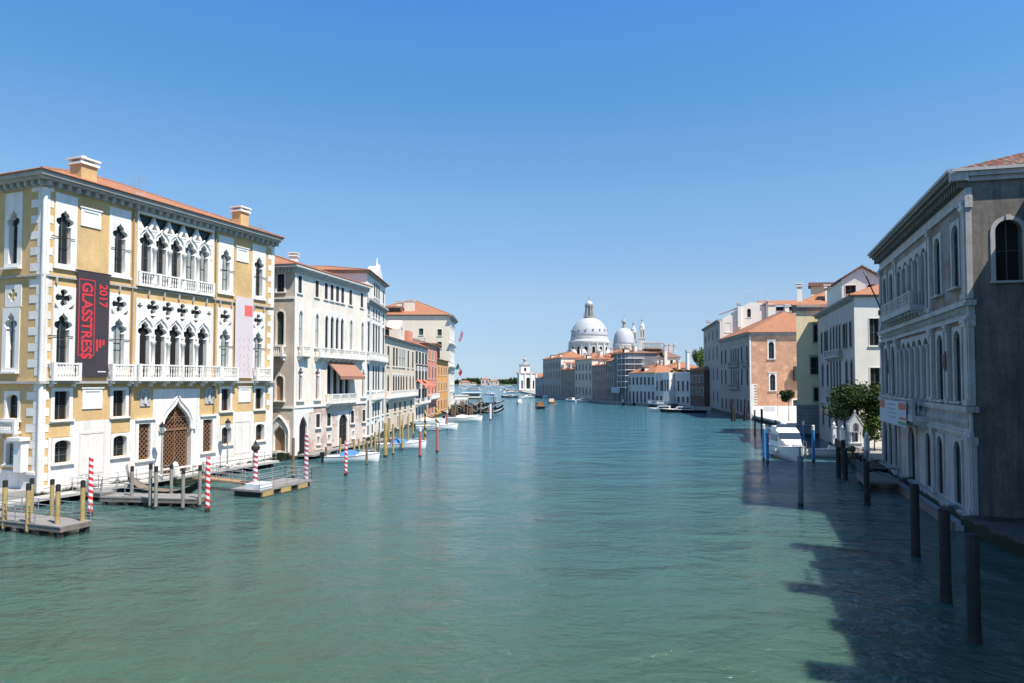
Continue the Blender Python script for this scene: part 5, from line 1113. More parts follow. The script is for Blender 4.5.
mb = MB(); mb.lathe((dx, dy, 0), [(7.9 * math.cos(a) ** .7, 35.6 + 12.2 * math.sin(a)) for a in [math.pi / 2 * k / 12 for k in range(12)]] + [(1.5, 47.9)], 40); mb.build('small_dome', m_lead, CH, smooth=True)
mb = MB(); mb.lathe((dx, dy, 47.4), [(2.0, 0), (2.0, .7), (1.1, .8), (1.1, 4.6), (1.9, 4.7), (1.7, 5.6), (.5, 7.2), (.15, 7.4), (.12, 10.5)], 12); mb.build('small_lantern', m_greyst, CH)
for px, Y, top, nm in ((642.6, 500, 0, ''), (634.0, 512, -1.5, '')):
    bx = dep(px, 381, Y).x; F = Frame((bx - 2.5, Y), (1, -.15), (-.15, -1)); 
    mb = MB(); mb.box(F, 0, 4.9, -4.9, 0, 1, 40 + top); mb.box(F, -.3, 5.2, -5.2, .3, 40 + top, 41 + top); mb.box(F, .2, 4.7, -4.7, -.2, 46.3 + top, 47.2 + top)
    for a, b in ((.2, -.2), (3.7, -.2), (.2, -3.7), (3.7, -3.7), (1.95, -.2)): mb.box(F, a, a + 1.0, b - 1.0, b, 41 + top, 46.4 + top)
    mb.lathe(F.P(2.45, -2.45, 47.2 + top), [(2.3, 0), (2.3, .6), (1.9, .8), (1.9, 2.2), (1.2, 3.6), (.7, 4.2), (.6, 6.0)], 8); mb.lathe(F.P(2.45, -2.45, 53.1 + top), [(.7, 0), (.9, .9), (.3, 1.8), (.1, 3.0)], 8, 1)
    mb.box(F, 1.2, 3.7, -3.7, -1.2, 41 + top, 46.2 + top, 1); mb.build('bell_tower', [m_ch, m_greyst], CH)
# customs point
ax, ay = dep(527.5, 381, 590).x, 590.0
DG = thing('customs_tower', 'small white stone tower with a ball on top at the tip of the canal', 'tower', (ax, ay, 0))
Fd = Frame((ax - 7.3, ay), (1, .1), (.1, -1)); mb = MB(); dh = []
for u, w_, z1 in ((7.8, 3.0, 12), (2.6, 1.4, 9.5), (12.6, 1.4, 9.5)): win(DG, Fd, dh, u, w_, 2.4, z1, 'round', fr=.5, bars=0, glass=m_dark, rec=.3)
m_dg = M('bright_customs_stone', (.80, .77, .71), .7, .06, .2, 2)
shell(DG, Fd, 15.6, 14, 15.4, dh, [], m_dg, z0=-1); 
mb = MB(); mb.box(Fd, -.6, 16.2, -14.5, .6, 15.4, 16.4); mb.build('cornice', m_pinkw, DG)
for u in (.6, 5.2, 10.4, 15.0): mb = MB(); mb.box(Fd, u - .5, u + .5, .01, .7, 0, 15.3); mb.build('pilaster', m_dg, DG)
mb = MB(); mb.box(Fd, 1.5, 9.5, -9, -1, 16.4, 22.5); mb.box(Fd, 4.6, 6.4, -.99, -.9, 17.5, 20.5, 1); mb.build('turret', [m_dg, m_dark], DG)
mb = MB(); mb.box(Fd, 1.0, 10, -9.5, -.5, 22.5, 23.3); mb.lathe(Fd.P(5.5, -5, 23.3), [(3.2, 0), (2.4, 1.2), (1.0, 2.0), (1.0, 3.0)], 8); mb.build('turret_cap', m_greyst, DG)
mb = MB(); mb.lathe(Fd.P(5.5, -5, 26.2), [(.2, 0), (1.2, .5), (1.6, 1.5), (1.2, 2.5), (.3, 3.0), (.2, 4.4), (.5, 5.0), (.1, 6.2)], 12); mb.build('ball', m_trim, DG, smooth=True)
Fw = Frame(Fd.P(15.7, -1.5, 0)[:2], (1, .25), (.25, -1)); wg = thing('customs_wing', 'long low white building with red roof joined behind the small white tower', 'building', Fw.P(0, 0, 0)); wh = []
for k in range(3): win(wg, Fw, wh, 2.5 + 4.2 * k, 1.6, 2, 8.5, 'round', fr=.4, bars=0, glass=m_dark, rec=.2)
shell(wg, Fw, 13, 12, 13.0, wh, [], m_dg, z0=-1); roof(wg, Fw, 13, 12, 13.01, 3, .4, m_tile2)
mb = MB(); mb.poly([(ax - 9, ay - 3), (ax + 22, ay - 6), (ax + 30, ay + 30), (ax - 4, ay + 22)], -1, 1.2); tag(mb.build('customs_quay', M('pale_quay', (.55, .52, .47), .85, .1, .3, 3)), kind='structure')

# vegetation
def leafmat(name, c, c2):
    m, n, b, N = node_mat(name); L = n.links.new; geo = N('ShaderNodeNewGeometry'); ns = N('ShaderNodeTexNoise'); ns.inputs['Scale'].default_value = 1.4; ns.inputs['Detail'].default_value = 4; L(geo.outputs['Position'], ns.inputs['Vector'])
    mx = N('ShaderNodeMix', data_type='RGBA'); mx.inputs[6].default_value = c4(c); mx.inputs[7].default_value = c4(c2)
    r = N('ShaderNodeMapRange'); r.inputs[1].default_value = .35; r.inputs[2].default_value = .65; L(ns.outputs['Fac'], r.inputs[0]); L(r.outputs[0], mx.inputs[0]); L(mx.outputs[2], b.inputs['Base Color']); b.inputs['Roughness'].default_value = .7
    b.inputs['Specular IOR Level'].default_value = .2
    return m
m_leaf = leafmat('dark_leaves', (.022, .045, .014), (.055, .09, .024)); m_leaf2 = leafmat('light_leaves', (.05, .10, .02), (.12, .18, .04)); m_bark = M('bark', (.10, .08, .06), .9, .3, 3, 12)
def crown(mb, c, rx, ry, rz, n, size, lobes=6, rnd=None, mi=0):
    rnd = rnd or random.Random(int(c[0] * 13 + c[1])); L = []
    for k in range(lobes):
        a = rnd.uniform(0, 6.28); q = rnd.uniform(.25, .75); L.append((c[0] + rx * q * math.cos(a), c[1] + ry * q * math.sin(a), c[2] + rz * rnd.uniform(-.5, .6), rnd.uniform(.35, .6)))
    for k in range(n):
        l = rnd.choice(L); a = rnd.uniform(0, 6.28); z = rnd.uniform(-1, 1); s = math.sqrt(1 - z * z); q = l[3] * rnd.uniform(.55, 1.08)
        p = Vector((l[0] + rx * q * s * math.cos(a), l[1] + ry * q * s * math.sin(a), l[2] + rz * q * z))
        d1 = Vector((rnd.gauss(0, 1), rnd.gauss(0, 1), rnd.gauss(0, .7))).normalized(); d2 = d1.cross(Vector((rnd.gauss(0, 1), rnd.gauss(0, 1), rnd.gauss(0, 1)))).normalized(); z_ = size * rnd.uniform(.6, 1.3)
        mb.add([tuple(p - d1 * z_), tuple(p + d2 * z_ * .6), tuple(p + d1 * z_), tuple(p - d2 * z_ * .6)], [(0, 1, 2, 3)], mi)
def tree(label, base, h, rx, ry, rz, n, size, mat, trunk=.18, lobes=6, cat='tree', name='tree', group=None, seed=1):
    t = thing(name, label, cat, tuple(base), group); b = Vector(base); rnd = random.Random(seed)
    mb = MB(); top = b + Vector((.1, .1, h)); mb.tube(b, top, trunk, 8, r2=trunk * .6)
    for k in range(5):
        a = rnd.uniform(0, 6.28); mb.tube(top - Vector((0, 0, h * .12 * k * .5)), top + Vector((rx * .6 * math.cos(a), ry * .6 * math.sin(a), rz * rnd.uniform(.2, .9))), trunk * .45, 5, r2=.03)
    mb.build('trunk', m_bark, t); mb = MB(); crown(mb, (b.x, b.y, b.z + h + rz * .5), rx, ry, rz, n, size, lobes, rnd); mb.build('crown', mat, t, norm=False); return t
g0 = Vector((39.7, 79.0, 1.1))
tree('broad dark green tree spreading over the garden quay', g0, 4.3, 3.5, 3.0, 2.3, 6500, .16, m_leaf, .16, 18, seed=5)
tree('dark green tree crowding the far corner of the marble palace', (43.0, 77.5, 1.1), 4.4, 2.6, 2.6, 2.2, 3200, .17, m_leaf, .14, 9, seed=8)
tree('lower yellow green shrub behind the white shrine in the garden', (41.2, 78.0, 1.1), 1.4, 1.8, 1.2, 1.9, 3000, .13, m_leaf2, .08, 6, cat='shrub', name='shrub', seed=4)
p = dep(788.3, 381, 134); tree('small round clipped tree standing on the square', (p.x, p.y, 1.15), 4.1, 1.65, 1.65, 1.3, 3500, .14, m_leaf, .09, 9, seed=2)
p = dep(700.5, 381, 236); tree('light green slender tree above the dark reddish house', (p.x, p.y, 1), 12.5, 2.6, 2.6, 4.8, 2600, .26, m_leaf2, .25, 8, seed=3)
for i, (px, y, Y) in enumerate(((451.5, 397, 222), (452.2, 408, 212))):
    p = dep(px, y, Y); t = thing('terrace_shrub', ('leafy shrub on the upper terrace of the tall cream palace', 'leafy shrub on the lower terrace of the tall cream palace')[i], 'shrub', (p.x, p.y - 1, max(.9, p.z - 1.6)))
    mb = MB(); crown(mb, (p.x, p.y - 1, p.z + .1), 1.4, 1.2, 1.4, 900, .2, 5); mb.build('foliage', m_leaf2, t, norm=False); mb = MB(); mb.lathe((p.x, p.y - 1, max(.9, p.z - 1.6)), [(.35, 0), (.5, .6)], 8); mb.build('pot', m_brown, t)
mb = MB(); rnd = random.Random(9)
for k in range(9): crown(mb, (dep(670 + k * 2.2, 381, 236).x, 232 - k * .6, 12.4), 1.0, .8, .5, 260, .16, 4, rnd)
tag(mb.build('terrace_hedge', m_leaf2, norm=False), 'bright green hedge along the roof terrace of the low white house', 'hedge')
mb = MB(); crown(mb, tuple(dep(771, 314, 192)), 2.6, 1.5, .9, 900, .2, 5, rnd); tag(mb.build('terrace_plants', m_leaf, norm=False), 'dark climbing plants on the terrace of the tall cream house', 'plants')
# far shore
mb = MB(); mb.poly([(-2000, 1560), (-300, 1540), (40, 1560), (300, 1700), (300, 2600), (-2000, 2600)], -1, 1.6); tag(mb.build('far_shore', M('far_shore_earth', (.20, .20, .14), .9, .2, .02, .5)), kind='structure')
mb = MB(); rnd = random.Random(12); X0, X1 = -150, 30; x = X0
while x < X1 + 240:
    hgt = 12 + 4 * math.sin(x * .05) + 3 * math.sin(x * .021 + 1)
    if 55 < x < 90: hgt += 5
    crown(mb, (x, 1600 + rnd.uniform(-8, 8), 1.5 + hgt * .45), 7, 6, hgt * .75, 420, 1.5, 5, rnd); x += 5
tag(mb.build('shore_wood', m_leaf, norm=False), 'far belt of park trees along the horizon', 'wood', kind='stuff')
def shorehouse(label, x0, x1, z, Y, mat, rise=3):
    a, b = dep(x0, 381, Y), dep(x1, 381, Y); F = Frame((a.x, a.y), (1, 0), (0, -1)); L = b.x - a.x; t = thing('shore_house', label, 'house', F.P(0, 0, 1)); hh = []; n = max(2, int(L / 9))
    for k in range(n): win(t, F, hh, L * (k + .5) / n, 3, 3.5, z - 2.5, fr=.4, bars=0, glass=m_glass, rec=.1, sill=0)
    shell(t, F, L, 14, z, hh, [], mat, z0=0); roof(t, F, L, 14, z + .01, rise, .5, m_tile2)
shorehouse('long red roofed house at the left end of the far wooded shore', 459, 470, 7, 1480, m_pinkw)
shorehouse('pale low house in the middle of the far wooded shore', 470.5, 476, 4.5, 1500, m_cream, 2)
shorehouse('tallest rose coloured house on the far wooded shore', 481, 489, 12.5, 1510, m_pinkw, 4)
shorehouse('second rose coloured house stepping down the far wooded shore', 489.3, 499, 8.5, 1500, m_pinkw, 3)
# ---------------------------------------------------------------- posts, piers and lamps
def post_proto(label, cat, name, mat, top=None, foot=True, r=.14, taper=1.0, tip=None, group=None):
    t = local_thing(name, label, cat, group); mb = MB(); mb.lathe((0, 0, -1.2), [(r, 0), (r * taper, 1.2 + .86)] if top else [(r, 0), (r * taper, 2.2)], 10); mb.build('shaft', mat, t, smooth=False)
    mb = MB()
    if top: mb.lathe((0, 0, .86), [(r * 1.05, 0), (r * 1.02, .13), (r * .5, .14)], 10); mb.build('post_top', top, t)
    if foot: mb = MB(); mb.lathe((0, 0, -1.2), [(r * 1.12, 0), (r * 1.12, 1.2 + .06)], 10); mb.build('weedy_foot', m_deckdark, t)
    return t
LISTED = {}
def post(proto, px, yb, yt, label=None, group=None, lean=(0, 0)):
    b = at(px, yb); h = dep(px, yt, b.y).z
    if proto.name not in LISTED: LISTED[proto.name] = 1; o = proto
    else: o = dup(proto, (0, 0, 0))
    o.location = b; o.scale = (1, 1, h); o.rotation_euler = (lean[0], lean[1], 0)
    if label: o['label'] = label
    if group: o['group'] = group
    return o
m_ypost = M('ochre_painted_post', (.42, .30, .12), .8, .25, 2, 9); m_gpost = M('grey_green_post', (.26, .25, .22), .8, .3, 2, 9); m_tar = plain('black_post_top', (.02, .018, .016), .7)
m_str = spiral('red_white_spiral', (.82, .80, .78), (.75, .035, .03), .42, .5); m_str2 = spiral('maroon_white_spiral', (.78, .76, .76), (.45, .05, .09), .42, .5)
m_yb = spiral('yellow_black_spiral', (.75, .42, .04), (.05, .04, .03), .2, .5); m_rpost = plain('pink_red_post_paint', (.50, .12, .11), .6); m_bpost = plain('blue_post_paint', (.02, .20, .46), .5)
m_wpost = plain('white_post_paint', (.68, .68, .68), .6); m_brpost = M('brown_bare_post', (.20, .14, .09), .85, .3, 2, 9); m_dpost = M('dark_wet_post', (.03, .027, .026), .8, .35, 2, 9); m_bluegrey = M('grey_blue_post', (.13, .15, .18), .8, .3, 2, 9)
pr = post_proto('x', 'mooring post', 'mooring_post', m_ypost, m_tar, r=.13)
for px, yb, yt, lab in ((4, 531, 480, 'ochre black topped post at the left edge of the picture pier'), (27.5, 534, 483, 'ochre post at the front of the small left pier, middle one'), (31, 520, 478, 'ochre post just behind the middle front post of the left pier'),
                        (51.5, 518, 479, 'ochre post at the back right of the small left pier'), (57, 535, 484, 'ochre post at the front corner of the small left pier'), (82, 532, 480, 'ochre post at the outer right corner of the small left pier')):
    post(pr, px, yb, yt, lab, 'ochre posts of the small left pier')
pr = post_proto('x', 'mooring post', 'mooring_post', m_gpost, m_tar, r=.12)
for px, yb, yt, lab in ((131.5, 504, 466, 'grey green post left of the middle pier'), (150, 508, 463, 'tallest grey green post at the back of the middle pier'), (155.6, 509, 466, 'pale grey post on the front edge of the middle pier'),
                        (171, 500, 464, 'grey post behind the middle pier in front of the water gate'), (182.7, 510, 468, 'grey post at the front right of the middle pier'), (199.5, 507, 465, 'dark green footed post just left of a striped pole')):
    post(pr, px, yb, yt, lab, 'grey posts of the middle pier')
def striped(px, yb, yt, label, mat, r=.15, cap=None):
    t = local_thing('striped_pole', label, 'mooring pole', 'striped mooring poles'); b = at(px, yb); h = dep(px, yt, b.y).z
    mb = MB(); mb.lathe((0, 0, .25), [(r, 0), (r * .95, h - .25)], 14); mb.build('shaft', mat, t); mb = MB(); mb.lathe((0, 0, -1), [(r * 1.1, 0), (r * 1.1, 1.3)], 12); mb.build('weedy_foot', m_deckdark, t)
    if cap: mb = MB(); mb.lathe((0, 0, h - .1), [(r * 1.5, 0), (r * 1.8, .12), (r * 1.8, .3), (r * 1.2, .42), (r * .5, .5), (r * .45, .65), (.02, .85)], 10); mb.build('finial', cap, t)
    t.location = b; return t
striped(90, 516, 457, 'red and white striped pole beside the small left pier', m_str)
striped(207.3, 512, 457, 'red and white striped pole right of the middle pier', m_str)
striped(255, 493, 449, 'maroon and white striped pole with dark finial on the floating pontoon', m_str2, .19, m_deckdark)
striped(306, 484, 434, 'maroon and white striped pole at the outer corner of the pontoon', m_str2, .18)
striped(345.8, 476, 441, 'red and white striped pole in front of the blue covered white boat', m_str)
pr = post_proto('x', 'mooring post', 'mooring_post', m_ypost, None, r=.13)
for i, (px, yb, yt) in enumerate(((340, 455, 438), (354, 452, 440), (359, 451, 439), (363.5, 453, 440), (371, 455, 437), (375, 455, 432), (379, 456, 430), (388.5, 446, 418), (393, 455, 424), (399.6, 447, 412), (402.3, 450, 420), (408, 443, 416), (413, 441, 413))):
    post(pr, px, yb, yt, 'thin ochre mooring post standing in the row along the white palaces', 'thin ochre posts along the left palaces')
post(pr, 385.3, 457, 423, 'thickest ochre post between the two blue covered boats').scale.x = 1.7
pr = post_proto('x', 'mooring post', 'mooring_post', m_brpost, None, r=.13)
post(pr, 326, 463, 447, 'short brown post behind the left end of the blue covered white boat'); post(pr, 366.6, 465, 442, 'brown post in front of the right end of the blue covered white boat')
post(pr, 293, 478, 438, 'brown post standing between the narrow canal and the pontoon')
pr = post_proto('x', 'mooring post', 'mooring_post', m_rpost, m_wpost, r=.17)
post(pr, 420, 457, 427, 'pink red post with a pale top, nearest of the two big ones'); post(pr, 437, 452, 423, 'pink red post with a pale top farther out in the canal'); post(pr, 447, 430, 410, 'thin pink red post beside the moored white motor boat')
pr = post_proto('x', 'mooring pole', 'striped_pole', m_yb, None, r=.17)
post(pr, 425, 442, 408, 'yellow and black striped pole left of the pink red posts'); post(pr, 436, 430, 406, 'yellow and black striped pole behind the outer pink red post')
pr = post_proto('x', 'mooring pole', 'blue_pole', m_bpost, m_wpost, r=.16)
for px, yb, yt, lab in ((764, 460, 424, 'blue pole with pale top, left of the pair by the white cruiser'), (767.6, 463, 428, 'blue pole, right of the pair by the white cruiser'), (804, 449, 421, 'blue pole behind the white cruiser against the stone base'), (813.6, 462, 425, 'blue pole between the white cruiser and the small open boat')):
    post(pr, px, yb, yt, lab, 'blue mooring poles')
pr = post_proto('x', 'mooring post', 'mooring_post', m_bluegrey, None, r=.19); post(pr, 800.7, 506, 456, 'grey blue post standing alone in front of the white cruiser')
pr = post_proto('x', 'mooring post', 'mooring_post', m_dpost, None, r=.2)
for px, yb, yt, lab in ((762, 434, 409, 'dark post in the water before the small square'), (838.6, 478, 447, 'dark post at the outer corner of the garden jetty'), (845.5, 480, 449, 'dark post beside the outer corner of the garden jetty'), (867, 505, 462, 'slim dark post left of the railed landing'),
                        (915.8, 556, 484, 'dark post off the railed landing, farthest of the big near three'), (946, 602, 509, 'dark post with rounded top, middle of the big near three'), (974.5, 642, 534, 'tallest dark post, nearest of the big near three'), (843.5, 470, 440, 'slender dark post between the open boat and the garden')):
    o = post(pr, px, yb, yt, lab, 'dark posts on the right bank'); o.scale.x = o.scale.y = 1.0 if px < 900 else 1.05
for px in (733, 745.5):
    t = thing('post_cluster', 'bundle of leaning dark posts in front of the brick palace, %s' % ('left one' if px < 740 else 'right one'), 'mooring posts', at(px, 421)); b = at(px, 421)
    for k in range(3): mb = MB(); a = k * 2.1; mb.tube((b.x + .5 * math.cos(a), b.y + .5 * math.sin(a), -1), (b.x + .1 * math.cos(a), b.y + .1 * math.sin(a), 5.0 - k * .4), .2, 7); mb.build('post', m_dpost, t)
pr = post_proto('x', 'mooring post', 'mooring_post', m_brpost, None, r=.15)
post(pr, 755, 435, 410, 'pale brown post left of the dark post before the square'); post(pr, 775.7, 430, 420, 'short thin post between the square and the white cruiser')
pr = post_proto('x', 'mooring pole', 'white_pole', m_wpost, None, r=.28)
for px, yb, yt, lab in ((612, 403, 392, 'white pole in front of the sheeted house'), (644, 404.5, 392, 'white pole left of the pair before the white villa'), (647.5, 404.5, 392, 'white pole right of the pair before the white villa'), (559.4, 398.5, 390, 'white pole below the big grey corner palace'), (490.3, 420, 404, 'white pole at the outer end of the gondola moorings')):
    post(pr, px, yb, yt, lab)

def rail(parent, pts, h=1.0, n=3, r=.025, mat=None, pr_=.03, name='railing', infill=0):
    mb = MB(); mat = mat or m_metal
    for p, q in zip(pts[:-1], pts[1:]):
        p, q = Vector(p), Vector(q); L = (q - p).length; m = max(1, round(L / 1.6))
        for k in range(m + 1): c = p + (q - p) * k / m; mb.tube(c, c + Vector((0, 0, h)), pr_, 5)
        for j in range(n): z = h * (j + 1) / n; mb.tube(p + Vector((0, 0, z)), q + Vector((0, 0, z)), r, 4)
        if infill:
            for k in range(int(L / infill)): c = p + (q - p) * (k + .5) * infill / L; mb.tube(c, c + Vector((0, 0, h)), r * .7, 4)
    return mb.build(name, mat, parent)
def pier(label, F, L, W, z, name='pier', rails=(), group=None):
    t = thing(name, label, 'pier', F.P(0, 0, 0), group); mb = MB(); n = int(L / .22)
    for k in range(n): a = L * k / n; mb.box(F, a + .01, a + L / n - .01, -W, 0, z - .07, z + .006 * (k % 3))
    mb.build('deck', m_deck, t); mb = MB(); mb.box(F, 0, L, -.16, -.03, z - .34, z - .075); mb.box(F, 0, L, -W + .03, -W + .16, z - .34, z - .075); mb.box(F, .02, .15, -W + .17, -.17, z - .33, z - .08); mb.build('beams', m_wood, t)
    m = max(2, round(L / 1.9))
    for k in range(m + 1):
        for d in (-.2, -W + .2): mb = MB(); c = F.P(.25 + (L - .5) * k / m, d, 0); mb.lathe((c[0], c[1], -1.2), [(.19, 0), (.17, 1.2 + z - .08)], 8); mb.build('pile', m_deckdark, t)
    for pts in rails: rail(t, [F.P(u, d, z) for u, d in pts])
    return t
Q = at(60, 527, .65); n1 = Frame((Q.x, Q.y), -F1.n, -F1.t)         # runs from the canal back to the bank
pier('small railed timber pier at the left edge among ochre posts', n1, 11, 2.0, .65, rails=(((.1, -1.95), (10.9, -1.95)), ((2.2, -.05), (10.9, -.05))))
A, B = at(196, 499, .6), at(100, 497, .6); t_ = (B - A).to_2d(); L_ = t_.length
t_.normalize(); nn_ = Vector((-t_.y, t_.x)); nn_ = nn_ if nn_.y < 0 else -nn_
FA = Frame((A.x, A.y), t_, nn_); pier('grey timber pier before the water gate among grey posts', FA, L_, 2.0, .6, rails=(((3.6, -.05), (L_, -.05)),))
C = at(101, 493.5, .6); FG = Frame((C.x, C.y), -F1.n, -F1.t); pier('short gangway joining the middle pier to the palace', FG, 4.6, 1.3, .62, 'gangway', rails=(((0, -.02), (4.6, -.02)), ((0, -1.28), (4.6, -1.28))))
A = at(260, 491, .55); FP = Frame((A.x, A.y), F1.t, F1.n); tp = thing('pontoon', 'floating railed pontoon with striped poles at its corners', 'pontoon', FP.P(0, 0, 0))
mb = MB(); mb.box(FP, 0, 6.4, -2.9, 0, .42, .58); mb.build('deck', m_deck, tp); mb = MB(); mb.box(FP, .2, 6.2, -2.7, -.15, -.4, .415); mb.build('float', m_deckdark, tp)
for k in range(3): mb = MB(); mb.box(FP, .3 + 2.1 * k, 1.5 + 2.1 * k, -.14, .02, .05, .4); mb.build('fender_board', m_ypost, tp)
rail(tp, [FP.P(0, -.05, .58), FP.P(6.3, -.05, .58), FP.P(6.3, -2.85, .58), FP.P(1.5, -2.85, .58)], 1.05); mb = MB(); mb.box(FP, .2, 1.6, -1.6, -.2, .582, 1.0); mb.build('white_locker', m_whitep, tp)
FQ = Frame(FP.P(2.2, -2.9, 0)[:2], -F1.n, F1.t); q0 = thing('gangway', 'sloping brown gangway leading from the water gate to the pontoon', 'gangway', FQ.P(0, 0, 0)); LQ = 5.6
mb = MB(); mb.hexa([FQ.P(0, -.6, .62), FQ.P(LQ, -.6, .82), FQ.P(LQ, .6, .82), FQ.P(0, .6, .62)], [FQ.P(0, -.6, .74), FQ.P(LQ, -.6, .94), FQ.P(LQ, .6, .94), FQ.P(0, .6, .74)]); mb.build('deck', m_brown, q0); rail(q0, [FQ.P(0, .58, .74), FQ.P(LQ, .58, .94)]); rail(q0, [FQ.P(0, -.58, .74), FQ.P(LQ, -.58, .94)])
ql = thing('quay_ledge', 'narrow white stone walkway along the foot of the yellow palace', 'walkway', F1.P(0, 0, 0))
mb = MB(); mb.box(F1, -6.5, 24.2, .15, 1.5, .42, .62); mb.build('slab', m_trim, ql)
for k in range(14): mb = MB(); mb.box(F1, -5.5 + k * 2.2, -5.15 + k * 2.2, 1.0, 1.3, -1, .417); mb.build('pier_block', m_deckdark, ql)
rail(ql, [F1.P(2.0, 1.4, .62), F1.P(10.4, 1.4, .62)], 1.1, 3, .018); rail(ql, [F1.P(15.2, 1.4, .62), F1.P(23.8, 1.4, .62)], 1.1, 3, .018)
mb = MB()
for k in range(3): mb.box(F1, 10.2 - .2 * k, 14.3 + .2 * k, 1.9 + .4 * k, 2.3 + .4 * k, -.5, .5 - .2 * k)
for u in (10.6, 13.9): mb.box(F1, u - .25, u + .25, 1.5, 2.0, .621, 1.5); mb.lathe(F1.P(u, 1.75, 1.5), [(.2, 0), (.28, .15), (.2, .4), (.05, .5)], 8)
mb.build('landing_steps', m_whiteb, ql)
def lamp(label, px, F, d, z0, ztop, arm=0.0, heads=1):
    u = up(F.off(d), px); p = F.P(u, d, z0); t = thing('street_lamp', label, 'street lamp', p, 'street lamps'); x, y, _ = p; zt = ztop
    mb = MB(); mb.lathe((x, y, z0), [(.16, 0), (.16, .3), (.08, .4), (.05, zt - z0 - .9)], 8); mb.build('pole', m_metal if d < 5 else m_iron, t)
    mb = MB(); mb.lathe((x, y, zt - .9), [(.10, 0), (.16, .12), (.26, .7), (.30, .72), (.24, .84), (.08, 1.0), (.02, 1.15)], 6); ln = mb.build('lantern', m_iron, t)
    mb = MB(); mb.lathe((x, y, zt - .78), [(.17, 0), (.27, .55)], 6); mb.build('lantern_glass', m_glassl, ln); return t
lamp('lantern on a tall pole left of the lattice water gate', 163, F1, 1.4, .62, 5.3); lamp('lantern on a tall pole right of the lattice water gate', 228.5, F1, 1.4, .62, 5.2)
lamp('black street lamp on the square by the brick palace wall', 777.5, K5S, 4.5, 1.15, 6.1)

# ---------------------------------------------------------------- boats
m_hull = plain('white_gelcoat', (.78, .78, .76), .25, 0, .5, .05); m_hull2 = plain('pale_grey_hull', (.55, .58, .62), .3, 0, .5, .05); m_black = plain('black_lacquer', (.012, .012, .014), .25, 0, .5)
m_bluec = M('blue_boat_cover', (.06, .20, .46), .7, .15, 2, 9); m_cream_b = plain('cream_deck', (.70, .66, .56), .5); m_tint = plain('tinted_windscreen', (.03, .045, .07), .08, 0, .6); m_varn = plain('varnished_wood', (.28, .12, .05), .3)
def hull(t, L, B, free, mat, deck, open_to=.58, bowz=1.4, stern=.86, dark=False, xs=None):
    n = 16; out = []; inn = []
    for i in range(n + 1):
        s = i / n; b = B / 2 * (stern + (1 - stern) * min(1, s / .35) if s < .35 else max(.015, (1 - ((s - .35) / .65) ** 2.3))); z = free * (1 + (bowz - 1) * max(0, (s - .2) / .8) ** 2); x = L * (s - .5); rake = .0 if s < .9 else (s - .9) * 3
        out.append([(x - rake * .6, -b, z) if 0 else (x, -b, z), (x - rake * L * .04, -b * .93, z * .45), (x - rake * L * .08, -b * .70, -.06), (x - rake * L * .1, 0, -.3), (x - rake * L * .08, b * .70, -.06), (x - rake * L * .04, b * .93, z * .45), (x, b, z)])
        inn.append((x, max(.0, b - .16 - .02 * L / 6), z, b))
    mb = MB(); mb.loft(out); mb.add(out[0], [tuple(range(7))]); mb.build('hull', mat, t, smooth=True)
    mb = MB(); k = int(n * open_to)
    for sg in (-1, 1): mb.loft([[(x, sg * b, z + .01), (x, sg * ib, z + .03), (x, sg * ib, .16)] for x, ib, z, b in inn[1:k + 1]])
    mb.loft([[(x, -b, z + .01), (x, 0, z + .01 + .25 * b), (x, b, z + .01)] for x, ib, z, b in inn[k:]]); mb.loft([[(x, -b, z + .01), (x, b, z + .01)] for x, ib, z, b in inn[:2]])
    x, ib, z, b = inn[k]; mb.add([(x, -ib, .16), (x, ib, .16), (x, ib, z + .03), (x, 0, z + .2 * b), (x, -ib, z + .03)], [(0, 1, 2, 3, 4)]); x, ib, z, b = inn[1]; mb.add([(x, -ib, .16), (x, ib, .16), (x, ib, z + .01), (x, -ib, z + .01)], [(0, 1, 2, 3)])
    mb.loft([[(x, -ib, .16), (x, ib, .16)] for x, ib, z, b in inn[1:k + 1]]); mb.build('deck', deck, t)
    mb = MB()
    for a in range(n):
        for sg in (0, 6): mb.tube(out[a][sg], out[a + 1][sg], .045, 5, cap=False)
    mb.build('rubbing_strake', m_trim if mat is not m_black else m_black, t)
def outboard(t, L, z=.6):
    mb = MB(); mb.box(WF, -L / 2 - .5, -L / 2 - .02, -.2, .2, z - .1, z + .45); mb.box(WF, -L / 2 - .35, -L / 2 - .15, -.08, .08, -.4, z - .1); mb.build('outboard_motor', m_black, t)
